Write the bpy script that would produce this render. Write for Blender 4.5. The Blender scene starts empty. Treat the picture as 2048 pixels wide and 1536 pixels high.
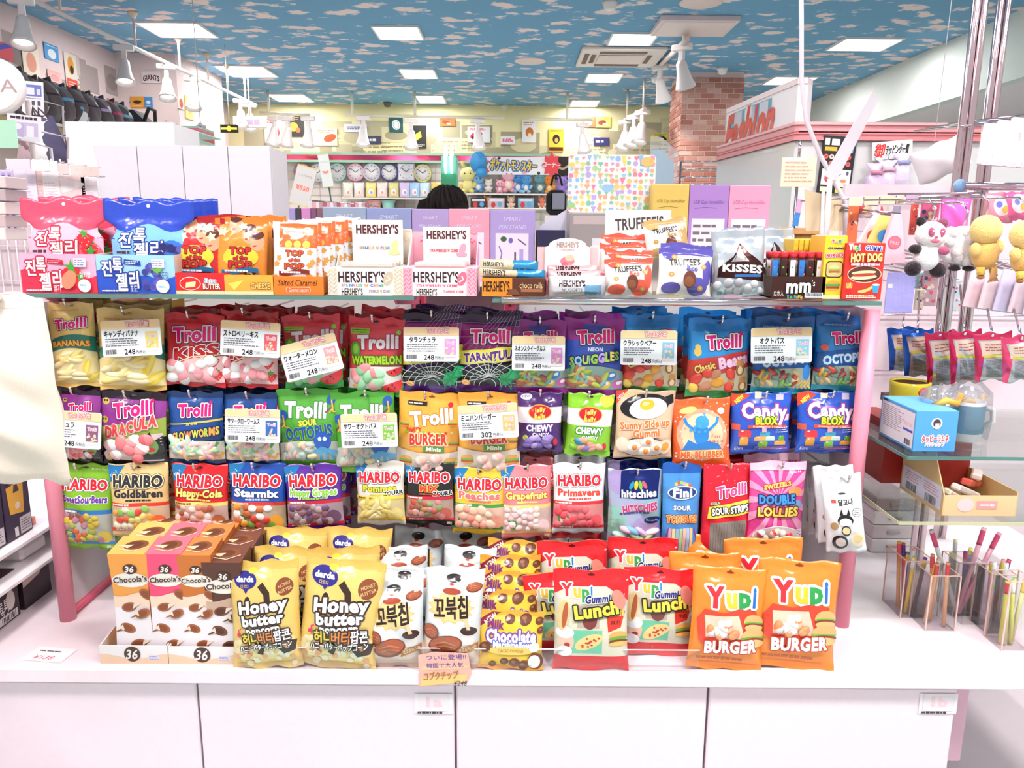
import bpy, math, random
import numpy as np
from mathutils import Vector, Matrix

# ------------------------------------------------------------------ camera, world, lights, exposure
SC = bpy.context.scene
COL = SC.collection
F = 1540.0                                   # focal length in pixels of the 2048 x 1536 frame
TILT = math.atan(303.0 / F)
CT, ST = math.cos(TILT), math.sin(TILT)
EYE = 1.55
_c = bpy.data.cameras.new('camera')
_c.sensor_width = 36.0
_c.lens = F / 2048.0 * 36.0
_c.clip_start = 0.05
_c.clip_end = 80
cam = bpy.data.objects.new('camera', _c)
cam.location = (0, 0, EYE)
ROLL = 0.0075                                # the camera leans a little
cam.rotation_euler = (Matrix.Rotation(math.pi / 2 - TILT, 3, 'X') @ Matrix.Rotation(ROLL, 3, 'Z')).to_euler()
COL.objects.link(cam)
SC.camera = cam

SC.view_settings.view_transform = 'Standard'
SC.view_settings.look = 'None'
SC.view_settings.gamma = 1.0
SC.view_settings.use_curve_mapping = False
SC.view_settings.exposure = 0.32
cy = SC.cycles
cy.adaptive_threshold = 0.06
cy.use_light_tree = False
cy.max_bounces = 5
cy.diffuse_bounces = 2
cy.glossy_bounces = 2
cy.transmission_bounces = 4
cy.transparent_max_bounces = 10
cy.caustics_reflective = False
cy.caustics_refractive = False
cy.sample_clamp_indirect = 4.0

_w = bpy.data.worlds.new('mall_light')
SC.world = _w
_w.use_nodes = True
_w.node_tree.nodes['Background'].inputs[0].default_value = (1.0, 0.945, 0.97, 1)
_w.node_tree.nodes['Background'].inputs[1].default_value = 0.52


def area_light(name, loc, sx, sy, power, color=(1, 0.96, 0.95), rot=(0, 0, 0)):
 l = bpy.data.lights.new(name, 'AREA')
 l.shape = 'RECTANGLE'
 l.size, l.size_y = sx, sy
 l.energy = power
 l.color = color
 o = bpy.data.objects.new(name, l)
 o.location = loc
 o.rotation_euler = rot
 COL.objects.link(o)
 return o


CEIL = 3.55
# recessed ceiling fittings of the shop front (their panels are out of the frame, above the camera) and of the hall
for _x in (-3.0, -1.0, 1.0, 3.0):
 area_light('ceiling_fitting_light', (_x, 0.4, CEIL - 0.03), 0.5, 0.5, 40)
 area_light('ceiling_fitting_light', (_x, 3.0, CEIL - 0.03), 0.5, 0.5, 26)


def add_fill_spot(loc, aim, power, size=0.9, color=(1, 0.93, 0.95)):
 l = bpy.data.lights.new('fill_spot', 'SPOT')
 l.energy, l.spot_size, l.spot_blend, l.color, l.shadow_soft_size = power, size, 0.7, color, 0.05
 o = bpy.data.objects.new('fill_spot', l)
 o.location = loc
 o.rotation_euler = (Vector(aim) - Vector(loc)).to_track_quat('-Z', 'Y').to_euler()
 COL.objects.link(o)


# unseen fill spots added above the frame to brighten the goods
add_fill_spot((1.9, 0.7, 3.3), (1.35, 1.9, 1.1), 95)
add_fill_spot((0.9, 0.6, 3.3), (0.5, 1.9, 1.0), 45)
add_fill_spot((-1.9, 0.7, 3.3), (-1.4, 1.8, 1.1), 45)
add_fill_spot((-0.6, 0.6, 3.3), (-0.4, 1.9, 0.9), 40)
add_fill_spot((2.8, 1.6, 3.3), (1.9, 3.0, 1.9), 90)

# ------------------------------------------------------------------ helpers
def ray(px, py):
 a, b = (px - 1024.0) / F, (768.0 - py) / F
 u, v = a - b * ROLL, b + a * ROLL
 return (u, CT + v * ST, -ST + v * CT)


def P(px, py, Y):
 d = ray(px, py)
 t = Y / d[1]
 return Vector((d[0] * t, Y, EYE + d[2] * t))


def PX(px, py, X):
 d = ray(px, py)
 t = X / d[0]
 return Vector((X, d[1] * t, EYE + d[2] * t))


def PZ(px, py, Z):
 d = ray(px, py)
 t = (Z - EYE) / d[2]
 return Vector((d[0] * t, d[1] * t, Z))


def span(x0, y0, x1, y1, Y):
 """centre x, bottom z, width, height of a pixel box that stands at depth Y"""
 a = P(x0, y1, Y)
 b = P(x1, y1, Y)
 c = P((x0 + x1) / 2, y0, Y)
 return (a.x + b.x) / 2, a.z, b.x - a.x, c.z - a.z


def lin(h):
 if isinstance(h, (tuple, list)):
  return tuple(h[:3])
 h = h.lstrip('#')
 r = []
 for i in (0, 2, 4):
  c = int(h[i:i + 2], 16) / 255.0
  r.append(c / 12.92 if c <= 0.04045 else ((c + 0.055) / 1.055) ** 2.4)
 return tuple(r)


MATS = {}


def finish(name):
 """procedural materials; the surface colour comes from the mesh colour attribute 'Col'"""
 if name in MATS:
  return MATS[name]
 m = bpy.data.materials.new(name)
 m.use_nodes = True
 nt = m.node_tree
 N, L = nt.nodes, nt.links
 b = N['Principled BSDF']
 at = N.new('ShaderNodeAttribute')
 at.attribute_name = 'Col'
 tc = N.new('ShaderNodeTexCoord')
 spec = dict(film=(0.22, 0.6), foil=(0.24, 0.5), paper=(0.6, 0.3), card=(0.42, 0.4), paint=(0.38, 0.45), matte=(0.85, 0.2),
    plush=(1.0, 0.1), cloth=(0.95, 0.15), candy=(0.35, 0.5), hair=(0.75, 0.2), skin=(0.55, 0.3), chrome=(0.12, 0.5),
    brick=(0.9, 0.15), wall=(0.85, 0.2), gloss=(0.12, 0.5))
 ro, sp = spec.get(name, (0.5, 0.4))
 b.inputs['Roughness'].default_value = ro
 b.inputs['Specular IOR Level'].default_value = sp
 noise = N.new('ShaderNodeTexNoise')
 sc, stg, dist, amt = dict(film=(30, 0.6, 0.008, 0.04), foil=(34, 0.55, 0.006, 0.06), paper=(300, 0.08, 0.001, 0.03), card=(200, 0.05, 0.001, 0.02),
        paint=(60, 0.03, 0.001, 0.03), matte=(90, 0.1, 0.002, 0.06), plush=(260, 0.9, 0.004, 0.12), cloth=(420, 0.5, 0.002, 0.06),
        candy=(120, 0.2, 0.002, 0.08), hair=(200, 0.5, 0.003, 0.3), skin=(80, 0.1, 0.001, 0.05), chrome=(20, 0.03, 0.002, 0.02),
        brick=(45, 0.7, 0.006, 0.25), wall=(30, 0.05, 0.001, 0.03), gloss=(20, 0.02, 0.001, 0.02)).get(name, (100, 0.1, 0.001, 0.03))
 noise.inputs['Scale'].default_value = sc
 noise.inputs['Detail'].default_value = 2.0
 L.new(tc.outputs['Object'], noise.inputs['Vector'])
 mp = N.new('ShaderNodeMapRange')
 mp.inputs['To Min'].default_value = 1 - amt
 mp.inputs['To Max'].default_value = 1 + amt * 0.6
 L.new(noise.outputs['Fac'], mp.inputs['Value'])
 mx = N.new('ShaderNodeMix')
 mx.data_type = 'RGBA'
 mx.blend_type = 'MULTIPLY'
 mx.inputs['Factor'].default_value = 1.0
 L.new(at.outputs['Color'], mx.inputs[6])
 L.new(mp.outputs['Result'], mx.inputs[7])
 L.new(mx.outputs[2], b.inputs['Base Color'])
 bp = N.new('ShaderNodeBump')
 bp.inputs['Strength'].default_value = stg
 bp.inputs['Distance'].default_value = dist
 L.new(noise.outputs['Fac'], bp.inputs['Height'])
 L.new(bp.outputs['Normal'], b.inputs['Normal'])
 if name in ('chrome', 'foil'):
  b.inputs['Metallic'].default_value = 1.0 if name == 'chrome' else 0.55
 if name in ('plush', 'cloth'):
  b.inputs['Sheen Weight'].default_value = 0.3
 MATS[name] = m
 return m


def clear_mat(name, tint=(0.96, 0.98, 0.97), gloss=0.06, haze=0.0, gmax=0.5):
 """thin clear sheet: mostly see-through with a glossy reflection, a little milky if haze is set"""
 if name in MATS:
  return MATS[name]
 m = bpy.data.materials.new(name)
 m.use_nodes = True
 nt = m.node_tree
 N, L = nt.nodes, nt.links
 N.remove(N['Principled BSDF'])
 tr = N.new('ShaderNodeBsdfTransparent')
 tr.inputs[0].default_value = (*tint, 1)
 gl = N.new('ShaderNodeBsdfGlossy')
 gl.inputs['Roughness'].default_value = 0.05
 lw = N.new('ShaderNodeLayerWeight')
 lw.inputs[0].default_value = 0.25
 mr = N.new('ShaderNodeMapRange')
 mr.inputs['To Min'].default_value = gloss
 mr.inputs['To Max'].default_value = gmax
 L.new(lw.outputs['Fresnel'], mr.inputs['Value'])
 mix = N.new('ShaderNodeMixShader')
 L.new(mr.outputs['Result'], mix.inputs[0])
 L.new(tr.outputs[0], mix.inputs[1])
 L.new(gl.outputs[0], mix.inputs[2])
 out = N['Material Output']
 last = mix
 if haze:
  df = N.new('ShaderNodeBsdfDiffuse')
  df.inputs[0].default_value = (*tint, 1)
  mh = N.new('ShaderNodeMixShader')
  mh.inputs[0].default_value = haze
  L.new(mix.outputs[0], mh.inputs[1])
  L.new(df.outputs[0], mh.inputs[2])
  last = mh
 L.new(last.outputs[0], out.inputs[0])
 MATS[name] = m
 return m


def glow_mat(name, color, strength):
 if name in MATS:
  return MATS[name]
 m = bpy.data.materials.new(name)
 m.use_nodes = True
 b = m.node_tree.nodes['Principled BSDF']
 b.inputs['Base Color'].default_value = (*color, 1)
 b.inputs['Emission Color'].default_value = (*color, 1)
 b.inputs['Emission Strength'].default_value = strength
 MATS[name] = m
 return m


def tag(o, label=None, cat=None, group=None, kind=None):
 if label:
  o['label'] = label
 if cat:
  o['category'] = cat
 if group:
  o['group'] = group
 if kind:
  o['kind'] = kind
 return o


def link(name, data, parent=None, loc=None, rot=None):
 o = bpy.data.objects.new(name, data)
 COL.objects.link(o)
 if parent is not None:
  o.parent = parent
 if loc is not None:
  o.location = loc
 if rot is not None:
  o.rotation_euler = rot
 return o


def thing(name, label, cat, loc=(0, 0, 0), rot=(0, 0, 0), group=None):
 o = link(name, None, None, loc, rot)
 o.empty_display_size = 0.05
 return tag(o, label, cat, group)


def clone(o, loc, rot=None, label=None, group=None):
 c = o.copy()
 COL.objects.link(c)
 c.location = loc
 if rot is not None:
  c.rotation_euler = rot
 if label:
  c['label'] = label
 if group:
  c['group'] = group
 for k in o.children:
  d = k.copy()
  COL.objects.link(d)
  d.parent = c
  for g in k.children:
   e = g.copy()
   COL.objects.link(e)
   e.parent = d
 return c


def set_colors(me, cols):
 """cols: one linear rgb for each face"""
 n = np.empty(len(me.polygons), dtype=np.int32)
 me.polygons.foreach_get('loop_total', n)
 c = np.asarray(cols, dtype=np.float32).reshape(-1, 3)
 c = np.repeat(c, n, axis=0)
 c4 = np.ones((len(c), 4), dtype=np.float32)
 c4[:, :3] = c
 a = me.attributes.new('Col', 'FLOAT_COLOR', 'CORNER')
 a.data.foreach_set('color', c4.ravel())


class MB:
 """collects coloured faces and links them as ONE mesh"""
 def __init__(s):
  s.v, s.f, s.c, s.sm = [], [], [], []

 def add(s, vs, fs, c, smooth=False):
  k = len(s.v)
  s.v += [tuple(v) for v in vs]
  s.f += [tuple(i + k for i in f) for f in fs]
  s.c += [lin(c)] * len(fs)
  s.sm += [smooth] * len(fs)
  return s

 def box(s, x0, y0, z0, x1, y1, z1, c, bev=0.0, M=None):
  if bev > 0:
   b = min(bev, abs(x1 - x0) * .45, abs(y1 - y0) * .45, abs(z1 - z0) * .45)
   vs, idx = [], {}
   for i, (X, sx) in enumerate(((x0, 1), (x1, -1))):
    for j, (Yy, sy) in enumerate(((y0, 1), (y1, -1))):
     for k, (Z, sz) in enumerate(((z0, 1), (z1, -1))):
      for a, p in enumerate(((X, Yy + sy * b, Z + sz * b), (X + sx * b, Yy, Z + sz * b), (X + sx * b, Yy + sy * b, Z))):
       idx[i, j, k, a] = len(vs)
       vs.append(p)
   g = idx
   fs = [(g[0, 0, 0, 0], g[0, 0, 1, 0], g[0, 1, 1, 0], g[0, 1, 0, 0]), (g[1, 0, 0, 0], g[1, 1, 0, 0], g[1, 1, 1, 0], g[1, 0, 1, 0]),
     (g[0, 0, 0, 1], g[1, 0, 0, 1], g[1, 0, 1, 1], g[0, 0, 1, 1]), (g[0, 1, 0, 1], g[0, 1, 1, 1], g[1, 1, 1, 1], g[1, 1, 0, 1]),
     (g[0, 0, 0, 2], g[0, 1, 0, 2], g[1, 1, 0, 2], g[1, 0, 0, 2]), (g[0, 0, 1, 2], g[1, 0, 1, 2], g[1, 1, 1, 2], g[0, 1, 1, 2])]
   for i in (0, 1):
    for j in (0, 1):
     fs.append((g[i, j, 0, 0], g[i, j, 0, 1], g[i, j, 1, 1], g[i, j, 1, 0]))
    for k in (0, 1):
     fs.append((g[i, 0, k, 0], g[i, 0, k, 2], g[i, 1, k, 2], g[i, 1, k, 0]))
   for j in (0, 1):
    for k in (0, 1):
     fs.append((g[0, j, k, 1], g[0, j, k, 2], g[1, j, k, 2], g[1, j, k, 1]))
   for i in (0, 1):
    for j in (0, 1):
     for k in (0, 1):
      fs.append((g[i, j, k, 0], g[i, j, k, 1], g[i, j, k, 2]))
  else:
   vs = [(x0, y0, z0), (x1, y0, z0), (x1, y1, z0), (x0, y1, z0), (x0, y0, z1), (x1, y0, z1), (x1, y1, z1), (x0, y1, z1)]
   fs = [(0, 1, 5, 4), (1, 2, 6, 5), (2, 3, 7, 6), (3, 0, 4, 7), (4, 5, 6, 7), (3, 2, 1, 0)]
  if M is not None:
   vs = [M @ Vector(v) for v in vs]
  return s.add(vs, fs, c)

 def tube(s, pts, r, c, n=10, cap=True):
  pts = [Vector(p) for p in pts]
  rs = r if isinstance(r, (list, tuple)) else [r] * len(pts)
  vs, fs = [], []
  up = None
  for i, p in enumerate(pts):
   d = (pts[min(i + 1, len(pts) - 1)] - pts[max(i - 1, 0)])
   d = d.normalized() if d.length > 1e-9 else Vector((0, 0, 1))
   if up is None:
    up = d.orthogonal().normalized()
   up = (up - d * up.dot(d))
   up = up.normalized() if up.length > 1e-6 else d.orthogonal().normalized()
   w = d.cross(up)
   for k in range(n):
    a = 2 * math.pi * k / n
    vs.append(p + (up * math.cos(a) + w * math.sin(a)) * rs[i])
  for i in range(len(pts) - 1):
   for k in range(n):
    fs.append((i * n + k, i * n + (k + 1) % n, (i + 1) * n + (k + 1) % n, (i + 1) * n + k))
  s.add(vs, fs, c, True)
  if cap:
   k0 = len(s.v) - len(vs)
   s.f += [tuple(k0 + i for i in range(n))[::-1], tuple(k0 + (len(pts) - 1) * n + i for i in range(n))]
   s.c += [lin(c)] * 2
   s.sm += [False] * 2
  return s

 def lathe(s, prof, c, n=24, M=None, cap=True):
  """prof: (radius, z) from bottom to top"""
  vs, fs = [], []
  for r, z in prof:
   for k in range(n):
    a = 2 * math.pi * k / n
    vs.append(Vector((r * math.cos(a), r * math.sin(a), z)))
  for i in range(len(prof) - 1):
   for k in range(n):
    fs.append((i * n + k, i * n + (k + 1) % n, (i + 1) * n + (k + 1) % n, (i + 1) * n + k))
  if cap:
   fs.append(tuple(range(n))[::-1])
   fs.append(tuple((len(prof) - 1) * n + k for k in range(n)))
  if M is not None:
   vs = [M @ v for v in vs]
  return s.add(vs, fs, c, True)

 def ball(s, p, r, c, n=14, m=9, M=None):
  r = (r, r, r) if not isinstance(r, (tuple, list)) else r
  vs, fs = [], []
  for i in range(m + 1):
   th = math.pi * i / m
   for k in range(n):
    a = 2 * math.pi * k / n
    v = Vector((r[0] * math.sin(th) * math.cos(a), r[1] * math.sin(th) * math.sin(a), r[2] * math.cos(th)))
    if M is not None:
     v = M @ v
    vs.append(v + Vector(p))
  for i in range(m):
   for k in range(n):
    fs.append((i * n + k, (i + 1) * n + k, (i + 1) * n + (k + 1) % n, i * n + (k + 1) % n))
  return s.add(vs, fs, c, True)

 def prism(s, pts, axis, a0, a1, c, side=None):
  """flat outline (list of 2-D points, counter-clockwise) pushed along axis 'x','y' or 'z'"""
  n = len(pts)

  def mk(p, a):
   return {'x': (a, p[0], p[1]), 'y': (p[0], a, p[1]), 'z': (p[0], p[1], a)}[axis]
  vs = [mk(p, a0) for p in pts] + [mk(p, a1) for p in pts]
  s.add(vs, [tuple(range(n)), tuple(range(2 * n - 1, n - 1, -1))], c)
  return s.add(vs, [(i, i + n, (i + 1) % n + n, (i + 1) % n) for i in range(n)], side or c)

 def mesh(s, name):
  me = bpy.data.meshes.new(name)
  me.from_pydata(s.v, [], s.f)
  set_colors(me, s.c)
  me.polygons.foreach_set('use_smooth', s.sm)
  me.update()
  return me

 def build(s, name, mat='paint', parent=None, loc=None, rot=None):
  me = s.mesh(name)
  me.materials.append(finish(mat) if isinstance(mat, str) else mat)
  return link(name, me, parent, loc, rot)


# ------------------------------------------------------------------ printed art, draped over surface patches
class Patch:
 """grid of points; s runs along x in -0.5..0.5 (unit = width), t along y in 0..H"""
 def __init__(s, pos, H):
  s.pos = np.asarray(pos, dtype=np.float64)
  s.H = H
  nt, ns = s.pos.shape[:2]
  ds = np.gradient(s.pos, axis=1)
  dt = np.gradient(s.pos, axis=0)
  n = np.cross(ds, dt)
  n /= np.maximum(np.linalg.norm(n, axis=2, keepdims=True), 1e-12)
  s.nrm = n
  s.flat = (nt == 2 and ns == 2)

 def at(s, xy):
  nt, ns = s.pos.shape[:2]
  u = np.clip(xy[:, 0] + 0.5, 0, 1) * (ns - 1)
  v = np.clip(xy[:, 1] / s.H, 0, 1) * (nt - 1)
  i = np.minimum(u.astype(int), ns - 2)
  j = np.minimum(v.astype(int), nt - 2)
  a, b = (u - i)[:, None], (v - j)[:, None]

  def mixed(g):
   return (g[j, i] * (1 - a) + g[j, i + 1] * a) * (1 - b) + (g[j + 1, i] * (1 - a) + g[j + 1, i + 1] * a) * b
  p, n = mixed(s.pos), mixed(s.nrm)
  n /= np.maximum(np.linalg.norm(n, axis=1, keepdims=True), 1e-12)
  return p, n


def flat_patch(o, ex, ez):
 """rectangle with corner o, edge vectors ex (width) and ez (height)"""
 o, ex, ez = (np.array(q, dtype=float) for q in (o, ex, ez))
 return Patch([[o, o + ex], [o + ez, o + ex + ez]], float(np.linalg.norm(ez) / np.linalg.norm(ex)))


GLYPH = {}


def glyphs(text, off=0.0):
 if (text, off) in GLYPH:
  return GLYPH[text, off]
 c = bpy.data.curves.new('lettering', 'FONT')
 c.body = text
 c.align_x = 'CENTER'
 c.resolution_u = 2
 c.offset = off
 c.space_character = 1 + off * 1.6
 o = bpy.data.objects.new('lettering', c)
 me = bpy.data.meshes.new_from_object(o)
 n = len(me.vertices)
 co = np.empty(n * 3)
 me.vertices.foreach_get('co', co)
 co = co.reshape(-1, 3)[:, :2]
 me.calc_loop_triangles()
 t = np.empty(len(me.loop_triangles) * 3, dtype=np.int32)
 me.loop_triangles.foreach_get('vertices', t)
 t = t.reshape(-1, 3)
 bpy.data.meshes.remove(me)
 bpy.data.objects.remove(o)
 bpy.data.curves.remove(c)
 if n:
  co = co - np.array([(co[:, 0].min() + co[:, 0].max()) / 2, 0.0])
 GLYPH[text, off] = (co, t)
 return GLYPH[text, off]


def bisect(tri, L, fr):
 for _ in range(14):
  e = np.stack([np.linalg.norm(tri[:, 1] - tri[:, 0], axis=1), np.linalg.norm(tri[:, 2] - tri[:, 1], axis=1), np.linalg.norm(tri[:, 0] - tri[:, 2], axis=1)], 1)
  big = e.max(1) > L
  if not big.any():
   break
  b, k = tri[big], e[big].argmax(1)
  r = np.arange(len(b))
  A, B, C = b[r, k], b[r, (k + 1) % 3], b[r, (k + 2) % 3]
  Mid = (A + B) / 2
  tri = np.concatenate([tri[~big], np.stack([A, Mid, C], 1), np.stack([Mid, B, C], 1)])
  fr = np.concatenate([fr[~big], fr[big], fr[big]])
 return tri, fr


def ear(pts):
 from mathutils.geometry import tessellate_polygon
 return np.array(tessellate_polygon([[Vector((p[0], p[1], 0)) for p in pts]]), dtype=np.int32)


class Art:
 def __init__(s):
  s.items = []          # (tri (m,3,2), colour, level, bbox)
  s.bits = []           # candy pieces: (x, y, rx, ry, rot, height, colour, colour2)

 def tri(s, tri, c, copies=1):
  if len(tri) == 0:
   return s
  e1, e2 = tri[:, 1] - tri[:, 0], tri[:, 2] - tri[:, 0]
  neg = (e1[:, 0] * e2[:, 1] - e1[:, 1] * e2[:, 0]) < 0
  if neg.any():
   tri = tri.copy()
   tri[neg] = tri[neg][:, [0, 2, 1]]
  lo, hi = tri.reshape(-1, 2).min(0), tri.reshape(-1, 2).max(0)
  lev = 1
  for _, _, l, (a, b), _ in s.items:
   if l >= lev and a[0] < hi[0] and b[0] > lo[0] and a[1] < hi[1] and b[1] > lo[1]:
    lev = l + 1
  fr = np.repeat(np.arange(copies) * .03, len(tri) // copies)
  s.items.append((tri, lin(c), lev, (lo, hi), fr))
  return s

 def poly(s, pts, c):
  p = np.array(pts, dtype=float)
  t = ear(pts)
  return s.tri(p[t], c) if len(t) else s

 def rect(s, x0, y0, x1, y1, c):
  p = np.array([(x0, y0), (x1, y0), (x1, y1), (x0, y1)], dtype=float)
  return s.tri(p[np.array([(0, 1, 2), (0, 2, 3)])], c)

 def ell(s, x, y, rx, ry, c, rot=0, n=22, a0=0, a1=360):
  a = np.radians(np.linspace(a0, a1, n + 1))
  q = np.stack([rx * np.cos(a), ry * np.sin(a)], 1)
  r = math.radians(rot)
  q = q @ np.array([[math.cos(r), math.sin(r)], [-math.sin(r), math.cos(r)]]) + np.array([x, y])
  ctr = np.broadcast_to(np.array([x, y], dtype=float), (n, 2))
  return s.tri(np.stack([ctr, q[:-1], q[1:]], 1), c)

 def round(s, x0, y0, x1, y1, r, c):
  pts = []
  for cx, cy, a in ((x1 - r, y0 + r, -90), (x1 - r, y1 - r, 0), (x0 + r, y1 - r, 90), (x0 + r, y0 + r, 180)):
   for k in range(5):
    t = math.radians(a + 22.5 * k)
    pts.append((cx + r * math.cos(t), cy + r * math.sin(t)))
  return s.poly(pts, c)

 def star(s, x, y, r1, r2, n, c, rot=0, sy=1.0):
  pts = []
  for k in range(2 * n):
   a = math.radians(rot) + math.pi * k / n
   r = r1 if k % 2 == 0 else r2
   pts.append((x + r * math.cos(a), y + sy * r * math.sin(a)))
  p = np.array(pts)
  ctr = np.broadcast_to(np.array([x, y], dtype=float), (2 * n, 2))
  return s.tri(np.stack([ctr, p, np.roll(p, -1, 0)], 1), c)

 def stroke(s, pts, w, c):
  p = np.array(pts, dtype=float)
  d = np.gradient(p, axis=0)
  d /= np.maximum(np.linalg.norm(d, axis=1, keepdims=True), 1e-9)
  n = np.stack([-d[:, 1], d[:, 0]], 1) * w / 2
  a, b = p - n, p + n
  return s.tri(np.concatenate([np.stack([a[:-1], a[1:], b[1:]], 1), np.stack([a[:-1], b[1:], b[:-1]], 1)]), c)

 def band(s, f0, f1, c, x0=-0.5, x1=0.5, n=12):
  """area between two curves y = f0(x) and y = f1(x)"""
  x = np.linspace(x0, x1, n + 1)
  a = np.stack([x, [f0(q) for q in x]], 1)
  b = np.stack([x, [f1(q) for q in x]], 1)
  return s.tri(np.concatenate([np.stack([a[:-1], a[1:], b[1:]], 1), np.stack([a[:-1], b[1:], b[:-1]], 1)]), c)

 def text(s, t, x, y, h, c, ol=None, ow=0.0, rot=0, fit=None, arc=0, b=0.0, sh=0, ol2=None, ow2=0.0):
  latin = all(ord(ch) < 0x250 for ch in t)
  k = h / 0.72
  off = round(min(b / k * .75, .05) / .0125) * .0125 if latin else 0.0
  co, tr = glyphs(t, off)
  if len(co) == 0:
   return s
  bb = 0.0 if latin else min(b, .04 * h)
  ow, ow2 = min(ow, .16 * h), min(ow2, .24 * h)
  q = co * k
  W = q[:, 0].max() - q[:, 0].min()
  if fit:
   q = q * np.array([fit / max(W, 1e-6), 1.0])
   W = fit
  q = q + np.array([0, -h / 2])
  q[:, 0] += sh * q[:, 1]
  if arc:
   q[:, 1] -= arc * (2 * q[:, 0] / W) ** 2
  if abs(rot) > 1e-6:
   r = math.radians(rot)
   q = q @ np.array([[math.cos(r), math.sin(r)], [-math.sin(r), math.cos(r)]])
  q = q + np.array([x, y])
  base = q[tr]

  def spread(rad, n):
   out = [base]
   for i in range(n):
    a = 2 * math.pi * (i + .5) / n
    out.append(base + np.array([math.cos(a), math.sin(a)]) * rad)
   return np.concatenate(out)
  if ol2:
   s.tri(spread(ow2 + bb, 12), ol2, 13)
  if ol:
   s.tri(spread(ow + bb, 10), ol, 11)
  s.tri(spread(bb, 4) if bb else base, c, 5 if bb else 1)
  return s

 def word(s, t, x, y, h, cols, ol=None, ow=0.0, fit=None, b=0.0, rise=0.0, gap=0.06):
  """word with a colour for each letter"""
  ws = []
  for ch in t:
   co, _ = glyphs(ch)
   ws.append((co[:, 0].max() - co[:, 0].min()) * h / 0.72 if len(co) else h * .4)
  tot = sum(ws) + gap * h * (len(t) - 1)
  k = (fit / tot) if fit else 1.0
  cx = x - tot * k / 2
  for pas in (0, 1):
   cx = x - tot * k / 2
   for i, ch in enumerate(t):
    w = ws[i] * k
    yy = y + rise * ((cx + w / 2 - x) / max(tot * k, 1e-6))
    if pas == 0 and ol:
     s.text(ch, cx + w / 2, yy, h, ol, fit=w, ol=ol, ow=ow, b=b)
    if pas == 1:
     s.text(ch, cx + w / 2, yy, h, cols[i % len(cols)], fit=w, b=b)
    cx += w + gap * h * k
  return s

 def lines(s, x0, y0, x1, y1, n, c, seed=0, th=0.4, slope=0.0):
  """rows of print too small to read"""
  rnd = random.Random(seed)
  dy = (y1 - y0) / n
  out = []
  for i in range(n):
   x, yy = x0, y1 - (i + .5) * dy
   end = x0 + (x1 - x0) * rnd.uniform(.7, 1.0)
   while x < end:
    w = min(rnd.uniform(.5, 1.6) * dy, end - x)
    hh = dy * th * rnd.uniform(.35, .5)
    p = [(x, yy - hh + slope * (x - x0)), (x + w, yy - hh + slope * (x - x0)), (x + w, yy + hh + slope * (x - x0)), (x, yy + hh + slope * (x - x0))]
    p = np.array(p)
    out.append(p[[0, 1, 2]])
    out.append(p[[0, 2, 3]])
    x += w + dy * rnd.uniform(.12, .35)
  return s.tri(np.array(out), c)

 def bars(s, x0, y0, x1, y1, c, seed=0, n=14):
  rnd = random.Random(seed)
  out = []
  for i in range(n):
   a = x0 + (x1 - x0) * (i + .1) / n
   b = a + (x1 - x0) / n * rnd.uniform(.3, .75)
   p = np.array([(a, y0), (b, y0), (b, y1), (a, y1)])
   out += [p[[0, 1, 2]], p[[0, 2, 3]]]
  return s.tri(np.array(out), c)

 def candies(s, inside, box, n, size, cols, seed=0, asp=1.4, hgt=0.35, two=None):
  rnd = random.Random(seed)
  got = 0
  placed = []
  for _ in range(n * 30):
   if got >= n:
    break
   x, y = rnd.uniform(box[0], box[2]), rnd.uniform(box[1], box[3])
   if not inside(x, y) or abs(x) > .485 - size * .5 * asp:
    continue
   if any((x - a) ** 2 + (y - b) ** 2 < (size * 1.0) ** 2 for a, b in placed):
    continue
   placed.append((x, y))
   got += 1
   k = rnd.uniform(.85, 1.15)
   s.bits.append((x, y, size * k * asp * .6, size * k * .6, rnd.uniform(0, math.pi), size * hgt * .6, lin(rnd.choice(cols)), lin(rnd.choice(two)) if two else None))
  return s

 def mesh(s, patch, scale, name='print', eps=0.0004, L=0.055):
  P3, N3, C = [], [], []
  for tri, c, lev, _, fr in s.items:
   t, f = (tri, fr) if patch.flat else bisect(tri, L, fr)
   p, n = patch.at(t.reshape(-1, 2))
   P3.append(p + n * (eps * (lev + .6 + np.repeat(f, 3)))[:, None])
   N3.append(n)
   C.append(np.broadcast_to(np.array(c, dtype=np.float32), (len(t), 3)))
  return soup(np.concatenate(P3), np.concatenate(N3), np.concatenate(C), name)

 def bit_mesh(s, patch, scale, name='candy_pieces'):
  vs, fs, cs = [], [], []
  K = 10
  for (x, y, rx, ry, rot, hg, c, c2) in s.bits:
   top = max([l for t, _, l, (a, b), _ in s.items if a[0] < x < b[0] and a[1] < y < b[1]], default=0)
   q, hh, cc = [], [], []
   for ring, (f, z) in enumerate(((1.0, 0.0), (0.86, 0.55), (0.5, 0.9))):
    for k in range(K):
     a = 2 * math.pi * k / K
     ux, uy = rx * f * math.cos(a), ry * f * math.sin(a)
     q.append((x + ux * math.cos(rot) - uy * math.sin(rot), y + ux * math.sin(rot) + uy * math.cos(rot)))
     hh.append(z)
   q.append((x, y))
   hh.append(1.0)
   p, n = patch.at(np.array(q))
   p = p + n * (np.array(hh)[:, None] * hg * scale + 0.00035 * (top + .8))
   b = len(vs)
   vs += [tuple(r) for r in p]
   for r in (0, 1):
    for k in range(K):
     fs.append((b + r * K + k, b + r * K + (k + 1) % K, b + (r + 1) * K + (k + 1) % K, b + (r + 1) * K + k))
     cs.append(c2 if (c2 and k in (0, 1, 2, 8, 9)) else c)
   for k in range(K):
    fs.append((b + 2 * K + k, b + 2 * K + (k + 1) % K, b + 3 * K))
    cs.append(c2 if (c2 and k in (0, 1, 2, 8, 9)) else c)
  me = bpy.data.meshes.new(name)
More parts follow.
